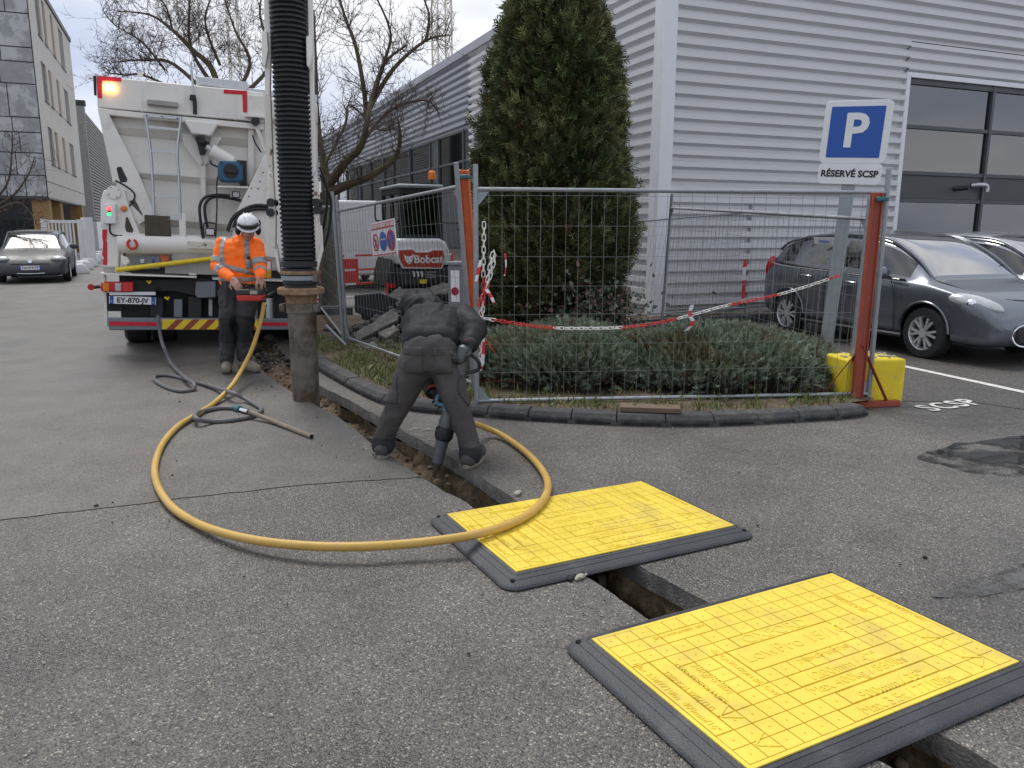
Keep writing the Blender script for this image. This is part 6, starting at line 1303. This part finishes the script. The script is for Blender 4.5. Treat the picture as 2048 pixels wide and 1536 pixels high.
# ================================================================ people
def capsules(mb, caps):
    for a, b, r0, r1 in caps:
        a = Vector(a); b = Vector(b); mb.sph(a, r0, 14, 8); mb.sph(b, r1, 14, 8)
        if (b-a).length > 1e-4: mb.cyl(a, b, r0, r1, n=14)
def organic(name, m, parent, caps, ells=(), vox=.012, sm=6, fold=0., fs=(9, 9, 16), extra=None):
    """one continuous skin grown round limb capsules: union -> voxel remesh -> smooth -> folds"""
    mb = MB(); capsules(mb, caps)
    for c, r, M in ells: mb.sph(c, r, 16, 10, M)
    if extra: extra(mb)
    me = mb.mesh(name); bm = bmesh.new(); bm.from_mesh(me); bmesh.ops.recalc_face_normals(bm, faces=bm.faces); bm.to_mesh(me); bm.free()
    o = bpy.data.objects.new('tmp', me); COL.objects.link(o); r = o.modifiers.new('r', 'REMESH'); r.mode = 'VOXEL'; r.voxel_size = vox; s = o.modifiers.new('s', 'SMOOTH'); s.factor = .5; s.iterations = sm
    ev = evalmesh(o); bpy.data.objects.remove(o); ev.name = name
    if fold:
        nv = len(ev.vertices); co = np.zeros(nv*3, np.float32); no = np.zeros(nv*3, np.float32); ev.vertices.foreach_get('co', co); ev.vertex_normals.foreach_get('vector', no); co = co.reshape(-1, 3); no = no.reshape(-1, 3); dsp = np.zeros((nv, 1), np.float32)
        for i in range(nv):
            p = co[i]; q = Vector((p[0]*fs[0], p[1]*fs[1], p[2]*fs[2])); w = Vector((mnoise.noise(q*.5), mnoise.noise(q*.5+Vector((5, 1, 0))), 0))*1.6
            dsp[i] = fold*((1-abs(mnoise.noise(q+w))*2.6)*.8+.5*mnoise.noise(q*2.3))
        ev.vertices.foreach_set('co', (co+no*dsp).ravel()); ev.update()
    ev.materials.clear(); return link(name, ev, m, parent, smooth=179)
def band(src, name, m, parent, cond, off=.004):
    bm = bmesh.new(); bm.from_mesh(src.data); bm.normal_update()
    bmesh.ops.delete(bm, geom=[f for f in bm.faces if not cond(f.calc_center_median(), f.normal)], context='FACES')
    for v in bm.verts: v.co += v.normal*off
    me = bpy.data.meshes.new(name); bm.to_mesh(me); bm.free()
    if not len(me.polygons): return None
    o = link(name, me, m, parent, smooth=179); s = o.modifiers.new('so', 'SOLIDIFY'); s.thickness = .004; s.offset = -1; return o
def hand(w, d, n, curl=.5, side=1, s=1., spread=.12, th=.6):
    """palm, four unequal bent fingers and a thumb. w wrist, d finger direction, n palm normal (fingers curl towards n)"""
    d = Vector(d).normalized(); n = Vector(n); n = (n-d*n.dot(d)).normalized(); x = d.cross(n)*side; caps = []; w = Vector(w)
    for k, (o, l) in enumerate(((-.03, .95), (-.01, 1.05), (.011, 1.0), (.031, .78))):
        kn = w+d*(.085-.004*abs(k-1))*s+x*o*s; caps.append((w+x*o*.7*s, kn, .0135*s, .0115*s)); a = 0; p = kn
        fd = (d+x*(o*spread*12)).normalized()
        for j, (L, r) in enumerate(((.042, .0098), (.027, .009), (.021, .008))):
            a += curl*(.9 if j == 0 else 1.1); q = p+(fd*cos(a)+n*sin(a))*L*l*s; caps.append((p, q, r*s, r*.92*s)); p = q
    t0 = w+d*.025*s-x*.03*s; t1 = t0+(d*.5-x*.75+n*.35*th).normalized()*.042*s; t2 = t1+(d*.75-x*.1+n*.75*th).normalized()*.03*s; caps += [(t0, t1, .014*s, .0115*s), (t1, t2, .011*s, .009*s)]
    return caps
J = YP
# ---- worker in orange
b1 = Vector((-2.95, 8.3, 0)); p1 = thing('person', 'worker in orange hi-vis hooded top and white helmet working a remote control', 'person', b1, 0)
def A1(u, v, Y): return J(u, v, Y)-b1
pel = A1(478, 574, 8.33); chest = A1(478, 508, 8.33); nk = A1(486, 481, 8.29); hL = A1(459, 585, 8.33); hR = A1(497, 585, 8.33); kL = A1(457, 655, 8.27); kR = A1(490, 652, 8.26); aL = A1(453, 722, 8.3); aR = A1(489, 718, 8.36)
aL.z = max(aL.z, .1); aR.z = max(aR.z, .1)
sL = A1(446, 489, 8.34); sR = A1(512, 491, 8.3); eL = A1(434, 534, 8.24); eR = A1(521, 537, 8.2); wL = A1(466, 559, 8.0); wR_ = A1(520, 556, 8.0)
hf = Vector((.32, -.86, -.34)).normalized(); hu = Vector((.12, -.32, .93)); hu = (hu-hf*hu.dot(hf)).normalized(); hx_ = hf.cross(hu); hc = A1(496, 455, 8.22); HM = Matrix((hx_, hf, hu)).transposed()
def HP(x, y, z): return hc+hx_*x+hf*y+hu*z
hb1 = hand(wL, (.55, -.55, -.6), (.5, .3, -.8), .55, 1); hb2 = hand(wR_, (.05, -.5, -.85), (-.6, .6, -.2), .5, -1)
organic('body', 'skin', p1, [(pel, chest, .1, .1), (chest, nk, .09, .055), (nk, HP(0, -.02, -.06), .052, .055), (sL, eL, .042, .036), (sR, eR, .042, .036), (eL, wL, .036, .026), (eR, wR_, .036, .026), (chest, sL, .06, .045), (chest, sR, .06, .045), (pel, hL, .08, .07), (pel, hR, .08, .07), (hL, kL, .065, .05), (hR, kR, .065, .05), (kL, aL, .046, .034), (kR, aR, .046, .034)]+hb1+hb2+[(HP(-.0, .075, -.02), HP(0, .105, -.045), .012, .016), (HP(-.072, 0, -.02), HP(-.078, -.012, -.045), .014, .01), (HP(.072, 0, -.02), HP(.078, -.012, -.045), .014, .01)],
        [(HP(0, -.01, .03), (.074, .096, .088), HM), (HP(0, .02, -.05), (.06, .07, .075), HM), (HP(0, .05, -.09), (.035, .035, .03), HM)], vox=.0068, sm=2)
for s in (-1, 1): mb = MB(); mb.sph(HP(s*.028, .077, .0), .011, 8, 6); mb.build('eye', 'ink', p1); mb = MB(); mb.tube([HP(s*.012, .088, .018), HP(s*.03, .086, .022), HP(s*.045, .075, .016)], .0045, 5); mb.build('eyebrow', 'hair', p1)
mb = MB(); mb.tube([HP(-.024, .078, -.075), HP(0, .087, -.076), HP(.024, .078, -.075)], .0045, 5); mb.build('mouth', 'sign_red', p1)
mb = MB(); mb.sph(HP(0, -.035, .0), (.078, .075, .085), 14, 10, HM); mb.build('hair', 'hair', p1)
top = organic('hooded_top', 'hivis', p1, [(chest+Vector((-.075, 0, .02)), pel+Vector((-.07, 0, .07)), .135, .128), (chest+Vector((.075, -.0, .02)), pel+Vector((.07, 0, .07)), .135, .128), (chest, pel+UZ*.07, .14, .14), (chest+Vector((-.05, 0, .02)), sL, .115, .075), (chest+Vector((.05, 0, .02)), sR, .115, .075), (chest+UZ*.06, nk, .11, .075), (sL, eL, .078, .066), (sR, eR, .078, .066), (eL, wL-(wL-eL)*.12, .066, .042), (eR, wR_-(wR_-eR)*.12, .066, .042), (nk+Vector((-.06, .05, .01)), nk+Vector((.07, .05, .01)), .05, .05), (nk+Vector((-.07, -.02, .0)), nk+Vector((-.03, -.075, -.035)), .036, .026), (nk+Vector((.07, -.02, .0)), nk+Vector((.03, -.075, -.035)), .036, .026)], vox=.011, sm=5, fold=.009, fs=(8, 8, 13))
def armband(a, b, t0, t1, r=.12):
    d = b-a; L2 = d.dot(d)
    def f(c, n): t = (c-a).dot(d)/L2; return t0 < t < t1 and (c-a-d*t).length < r
    return f
for a, b in ((sL, eL), (sR, eR)): band(top, 'reflective_band', 'refl_tape', p1, armband(a, b, .62, .86, .1))
for a, b in ((eL, wL), (eR, wR_)): band(top, 'reflective_band', 'refl_tape', p1, armband(a, b, .2, .4, .085))
zc_ = pel.z; inT = lambda c: abs(c.x-chest.x) < .21 and (c-eL).length > .12 and (c-eR).length > .12 and abs((c-chest).y) < .3
band(top, 'reflective_band', 'refl_tape', p1, lambda c, n: inT(c) and zc_+.06 < c.z < zc_+.11 and abs(c.y-chest.y) < .17); band(top, 'reflective_band', 'refl_tape', p1, lambda c, n: inT(c) and zc_+.17 < c.z+.25*(c.x-chest.x) < zc_+.22 and abs(c.y-chest.y) < .17)
for x in (-.135, .125): band(top, 'reflective_band', 'refl_tape', p1, lambda c, n, x=x: abs(c.x-chest.x-x) < .024 and c.z > zc_+.2 and c.z < sL.z+.12)
mb = MB(); c = A1(497, 516, 8.17); mb.box(c, (.03, .006, .03)); mb.build('chest_logo', 'ink', p1)
tr1 = organic('trousers', 'trouser', p1, [(pel+Vector((-.06, 0, .03)), pel+Vector((.06, 0, .03)), .128, .128), (hL, kL, .108, .086), (hR, kR, .108, .086), (kL, aL+UZ*.02, .084, .072), (kR, aR+UZ*.02, .084, .072), (pel, hL, .12, .105), (pel, hR, .12, .105)], vox=.011, sm=4, fold=.011, fs=(9, 9, 8))
for k, a in ((kL, aL), (kR, aR)): band(tr1, 'knee_pad', 'knee', p1, lambda c, n, k=k: (c-k).length < .17 and n.y < -.15 and c.z < k.z+.11 and c.z > k.z-.17)
mb = MB(); mb.lathe([(.140, 0), (.146, .005), (.146, .04), (.140, .045)], pel+Vector((0, 0, .055)), n=28)
def boots(par, a, toe, m, sole='black_plastic'):
    toe = Vector(toe); toe.z = .05; heel = Vector((a.x, a.y, .055))-(toe-a).normalized()*.05; heel.z = .05; organic('boot', m, par, [(a+UZ*.05, Vector((a.x, a.y, .07)), .056, .058), (heel, toe, .05, .046), (Vector((a.x, a.y, .09)), toe+UZ*.005, .055, .045)], vox=.009, sm=4, fold=.003)
    mb = MB(); d = (toe-heel).normalized(); x = Vector((-d.y, d.x, 0)); out = []
    for k in range(20):
        an = 2*pi*k/20; out.append(heel.lerp(toe, .5)+d*cos(an)*((toe-heel).length/2+.05)+x*sin(an)*.052)
    mb.prism([Vector((q.x, q.y, .002)) for q in out], (0, 0, .026)); mb.build('sole', sole, par)
t1 = A1(453, 741, 8.14); t2 = A1(513, 733, 8.22); boots(p1, aL, t1, 'boot', 'boot_dark'); boots(p1, aR, t2, 'boot', 'boot_dark')
# helmet with ear defenders
def helmet(par):
    mb = MB(); vs = []; fs = []; n = 28; m_ = 9
    for j in range(m_+1):
        t = (pi/2)*j/m_
        for i in range(n):
            a = 2*pi*i/n; rid = 1+.02*(cos(a*1) > .9)*(j < 6); vs.append(HP(.108*sin(t)*cos(a)*rid, -.012+.132*sin(t)*sin(a), .025+.115*cos(t)))
    for j in range(m_):
        for i in range(n): fs.append((j*n+i, (j+1)*n+i, (j+1)*n+(i+1) % n, j*n+(i+1) % n))
    mb.add(vs, fs); h = mb.build('helmet', 'helmet', par, smooth=60); s = h.modifiers.new('s', 'SOLIDIFY'); s.thickness = .004
    mb = MB(); P = []; Q = []
    for k in range(15): a = radians(10+160*k/14); P.append(HP(.108*cos(a), -.012+.132*sin(a), .027)); Q.append(HP(.116*cos(a), -.012+(.132+.055*sin(a))*sin(a), .012))
    mb.add(P+Q, [(i, i+1, 15+i+1, 15+i) for i in range(14)]); b = mb.build('peak', 'helmet', h); s = b.modifiers.new('s', 'SOLIDIFY'); s.thickness = .005
    for k in (-.035, 0, .035): mb = MB(); mb.tube([HP(k, .1, .085), HP(k, .04, .138), HP(k, -.03, .143), HP(k, -.09, .1)], .006, 6); mb.build('ridge', 'helmet', h)
    mb = MB(); pts = [HP(.09*cos(a), .02+.115*sin(a), .055) for a in [radians(q) for q in range(20, 161, 10)]]; mb.tube(pts, .022, 8); mb.build('goggles', 'black_plastic', par)
    for s_ in (-1, 1):
        mb = MB(); mb.sph(HP(s_*.098, -.01, -.03), (.03, .045, .055), 14, 10, HM); e = mb.build('ear_defender', 'black_plastic', par); mb = MB(); mb.tube([HP(s_*.11, -.01, .0), HP(s_*.122, -.012, .04), HP(s_*.112, -.015, .075)], .008, 6); mb.build('defender_arm', 'black_plastic', e)
helmet(p1)
# remote control box
rc = J(503, 588, 7.93); r_ = thing('remote_control', 'red and black remote control box held by the orange worker', 'remote control', rc, .06)
mb = MB(); mb.prism([(-.125, -.08, -.065), (.115, -.08, -.065), (.125, -.085, -.005), (-.13, -.085, -.005)], (0, .16, 0)); mb.build('lower_case', 'barrier_red', r_, bev=.012); mb = MB(); mb.prism([(-.13, -.085, -.004), (.127, -.085, -.004), (.115, -.07, .05), (-.12, -.07, .05)], (0, .15, 0)); mb.build('upper_case', 'black_plastic', r_, bev=.01)
mb = MB(); mb.box((.045, -.087, .022), (.07, .006, .035)); mb.build('label', 'dust', r_)
for x in (-.07, -.02, .03, .08): mb = MB(); mb.cyl((x, -.0, .05), (x, -.005, .09), .006, n=8); mb.sph((x, -.005, .092), .011, 8, 6); mb.build('joystick', 'black_plastic', r_)
mb = MB(); mb.tube(catmull([(-.13, .02, .02), (-.17, .08, .06), (-.13, .14, .09), (.0, .16, .07), (.11, .14, .05), (.13, .04, .02)], 6), .009, 6); mb.build('carry_strap', 'black_plastic', r_)
# ---- bent worker in dark clothes
b2 = Vector((-.55, 5.1, 0)); p2 = thing('person', 'worker in dark jacket bent over the trench with a pneumatic digger', 'person', b2, 0)
def A2(u, v, Y): return J(u, v, Y)-b2
pel = A2(861, 702, 5.14); ch2 = A2(868, 648, 5.50); sL = A2(836, 645, 5.62); sR = A2(925, 636, 5.54); nk = A2(856, 634, 5.72); hd2 = A2(842, 622, 5.84)
hL = A2(832, 730, 5.11); hR = A2(890, 730, 5.09); kL = A2(795, 812, 5.10); kR = A2(917, 818, 4.98); aL = A2(767, 886, 5.13); aR = A2(941, 905, 4.92); aL.z = max(aL.z, .09); aR.z = max(aR.z, .09)
eL = A2(848, 744, 5.55); wL = A2(868, 786, 5.24); eR = A2(950, 660, 5.30); wR2 = A2(937, 694, 5.08)
organic('body', 'skin', p2, [(pel, ch2, .1, .1), (ch2, nk, .09, .055), (nk, hd2, .055, .06), (sL, eL, .042, .036), (sR, eR, .042, .036), (eL, wL, .036, .028), (eR, wR2, .036, .028), (ch2, sL, .07, .05), (ch2, sR, .07, .05), (pel, hL, .08, .07), (pel, hR, .08, .07), (hL, kL, .06, .048), (hR, kR, .06, .048), (kL, aL, .046, .034), (kR, aR, .046, .034), (hd2+Vector((0, .06, -.05)), hd2+Vector((0, .09, -.06)), .014, .014)], [(hd2, (.075, .09, .1), None), (hd2+Vector((0, .05, -.05)), (.055, .06, .06), None)], vox=.01, sm=3)
jk = organic('jacket', 'jacket', p2, [(pel+Vector((-.065, .03, .04)), ch2+Vector((-.08, 0, -.01)), .128, .148), (pel+Vector((.065, .03, .04)), ch2+Vector((.08, 0, -.01)), .128, .148), (pel+Vector((0, .03, .035)), ch2, .135, .155), (ch2, sL, .14, .1), (ch2, sR, .14, .1), (ch2, nk, .13, .095), (sL, eL, .098, .078), (sR, eR, .098, .082), (eL, wL-(wL-eL)*.1, .076, .052), (eR, wR2-(wR2-eR)*.12, .08, .055)], vox=.010, sm=4, fold=.009, fs=(5, 5, 9))
organic('hood', 'jacket', p2, [(nk+Vector((-.06, -.06, .06)), hd2+Vector((-.05, .0, .05)), .085, .105), (nk+Vector((.04, -.06, .06)), hd2+Vector((.03, .0, .05)), .085, .105)], vox=.011, sm=5, fold=.012, fs=(8, 8, 10))
tr2 = organic('trousers', 'trouser2', p2, [(pel+Vector((-.055, -.01, -.0)), pel+Vector((.055, -.01, -.0)), .13, .13), (pel+Vector((-.04, -.02, -.06)), hL, .125, .12), (pel+Vector((.04, -.02, -.06)), hR, .125, .118), (hL, kL, .114, .08), (hR, kR, .108, .076), (kL, aL+UZ*.03, .078, .062), (kR, aR+UZ*.03, .075, .062), (aL+UZ*.03, aL-UZ*.01, .066, .074), (aR+UZ*.03, aR-UZ*.01, .066, .074)], vox=.010, sm=4, fold=.009, fs=(8, 8, 7))
for s in (-1, 1): band(tr2, 'seat_pocket', 'knee' if 0 else 'trouser2', p2, lambda c, n, s=s: .04 < s*(c.x-pel.x) < .15 and n.y < -.3 and pel.z-.12 < c.z < pel.z-.01, .007); band(tr2, 'pocket_flap', 'trouser2', p2, lambda c, n, s=s: .035 < s*(c.x-pel.x) < .155 and n.y < -.1 and pel.z-.01 < c.z < pel.z+.04, .008)
for h_, k_, s in ((hL, kL, -1), (hR, kR, 1)): m_ = h_.lerp(k_, .55); band(tr2, 'cargo_pocket', 'trouser2', p2, lambda c, n, m_=m_, s=s: s*(c.x-m_.x) > .045 and abs(c.y-m_.y) < .09 and s*(c.x-pel.x) > .02 and abs(c.z-m_.z) < .09, .006)
for a, k in ((aL, kL), (aR, kR)): band(tr2, 'trouser_hem', 'knee', p2, lambda c, n, a=a: c.z < a.z+.045 and (c-a).length < .17, .003)
boots(p2, aL, aL+Vector((.02, .16, 0)), 'boot_dark', 'boot'); boots(p2, aR, aR+Vector((.05, .16, 0)), 'boot_dark', 'boot')
T0 = J(928, 702, 5.07); T9 = J(871, 940, 4.99); td = (T9-T0).normalized(); TLn = (T9-T0).length
def tpt(v): return T0+td*TLn*((v-702)/(940-702))
gh1 = tpt(712)-b2; gh2 = tpt(797)-b2
def glove(w, tgt, n, side, cu):
    o = organic('glove', 'glove', p2, hand(w, tgt-w, n, cu, side, 1.12, .05, 1.)+[(w, w-(tgt-w).normalized()*.03, .034, .04)], vox=.006, sm=3); return o
glove(wR2, wR2+(gh1-wR2).normalized()*.1+Vector((-.0, -.02, -.02)), (-.6, -.5, -.2), 1, .75); glove(wL, gh2+Vector((-.03, 0, .0)), (.3, -.8, -.3), -1, .8)
for w, e in ((wL, eL), (wR2, eR)): d = (w-e).normalized(); mb = MB(); mb.lathe([(.04, -.02), (.052, -.018), (.054, .012), (.042, .016)], w-d*.02, d, n=16); mb.build('glove_cuff', 'cuff_red', p2)
# ---- pneumatic digging tool
tl2 = thing('pneumatic_digger', 'blue and grey pneumatic digging tool held in the trench by the bent worker', 'power tool', T0)
def TP_(v): return tpt(v)-T0
def tlz(name, m, pr, n=18): mb = MB(); mb.lathe([(r, TLn*((v-702)/238)) for r, v in pr], (0, 0, 0), td, n=n); return mb.build(name, m, tl2)
tlz('top_body', 'tool_grey', [(.02, 690), (.042, 695), (.048, 715), (.044, 760), (.04, 792)]); tlz('mid_body', 'tool_blue', [(.04, 792), (.05, 798), (.05, 815), (.046, 822)])
tlz('barrel', 'tool_grey', [(.044, 822), (.05, 826), (.052, 848), (.05, 855)]); tlz('collar', 'black_plastic', [(.05, 853), (.062, 857), (.062, 872), (.048, 880)]); tlz('lower_tube', 'tool_grey', [(.044, 878), (.04, 900), (.038, 925)]); tlz('chisel', 'mud_and_shade', [(.03, 922), (.022, 935), (.01, 955)])
sx_ = td.cross(Vector((0, 1, 0))).normalized(); mb = MB(); c = TP_(712); mb.tube(catmull([TP_(704)+sx_*.03, c+sx_*.10-Vector((0, .02, 0)), c+sx_*.12+td*.06, TP_(745)+sx_*.03], 6), .013, 8); mb.build('top_handle', 'black_plastic', tl2)
mb = MB(); c = TP_(800); q = -Vector((.08, .0, -.01)); mb.tube(catmull([TP_(794)+q*.35, c+q*1.1+UZ*.02, c+q*1.2-UZ*.03, TP_(812)+q*.35], 6), .014, 8); mb.build('side_handle', 'tool_blue', tl2)
mb = MB(); mb.sph(TP_(708)+sx_*.02, .03, 10, 8); mb.build('air_inlet', 'chrome', tl2)
# ================================================================ hoses on the ground
hr = .0215
hp = [J(528, 606, 8.25), J(524, 632, 8.15), J(510, 682, 8.0), J(493, 722, 7.8)]+[G(u, v, z) for u, v, z in [(466, 768, .1), (432, 803, .03), (395, 828, .03), (355, 853, .03), (325, 888, .03), (310, 930, .03), (314, 968, .03), (340, 1010, .03), (385, 1042, .03), (440, 1064, .045), (520, 1082, .06), (620, 1092, .07), (720, 1093, .075), (810, 1088, .075), (890, 1079, .085), (950, 1069, .09), (1010, 1052, .082), (1055, 1030, .080), (1085, 1002, .080), (1096, 975, .080), (1090, 950, .05), (1070, 922, .035), (1040, 895, .03), (1000, 868, .04), (965, 853, .09)]]+[J(938, 842, 5.2), tpt(812)+Vector((.03, .03, 0))]
mb = MB(); mb.tube(catmull(hp, 8), hr, 12); yh = mb.build('air_hose', 'hose_yellow'); tag(yh, 'long yellow air hose looping across the road to the digging tool', 'hose')
mb = MB(); mb.cyl(hp[0]+UZ*.1, hp[0]-UZ*.02, .02, n=10); mb.build('hose_handle', 'black_plastic', yh); mb = MB(); mb.lathe([(.024, 0), (.03, .005), (.03, .03), (.024, .035)], hp[0]-UZ*.04, n=12); mb.build('hose_clip', 'chrome', yh)
mb = MB(); mb.tube(catmull([hp[0]+UZ*.09, J(535, 592, 8.9), J(548, 585, 9.8), J(560, 590, 10.4)], 6), hr*.95, 10); mb.build('hose_tail', 'black_hose', yh)
gp_ = [J(316, 632, 9.55), J(318, 655, 9.3)]+[G(u, v, z) for u, v, z in [(326, 690, .22), (343, 727, .04), (370, 755, .06), (388, 768, .06), (386, 779, .022), (360, 782, .022), (330, 773, .022), (310, 760, .022), (312, 752, .022), (340, 751, .022), (380, 761, .022), (430, 775, .035), (462, 785, .085), (490, 797, .04), (515, 812, .022), (523, 820, .022), (505, 832, .022), (465, 840, .022), (425, 843, .022), (396, 839, .06), (390, 830, .06), (405, 822, .03), (440, 816, .022), (470, 816, .022)]]
mb = MB(); mb.tube(catmull(gp_, 7), .0185, 10); gh = mb.build('water_hose', 'hose_grey'); tag(gh, 'grey hose hanging from the truck and lying in two loose coils', 'hose')
mb = MB(); a = G(470, 816, .024); b = G(480, 819, .024); mb.cyl(a, b, .032, n=12); mb.build('coupling', 'coupling', gh, bev=.004); mb = MB(); mb.cyl(b, G(497, 823, .03), .02, n=10); mb.build('coupling_tail', 'chrome', gh)
mb = MB(); mb.tube(catmull([G(500, 824, .06), G(540, 840, .03), G(590, 860, .022), G(623, 873, .022)], 6), .0185, 10); o = mb.build('hose_end', 'hose_end', gh)
mb = MB(); mb.cyl(G(622, 872.6, .022), G(624, 873.4, .022), .014, n=10); mb.build('bore_shade', 'hole', gh)  # black plug stands in for the shade inside the hose mouth
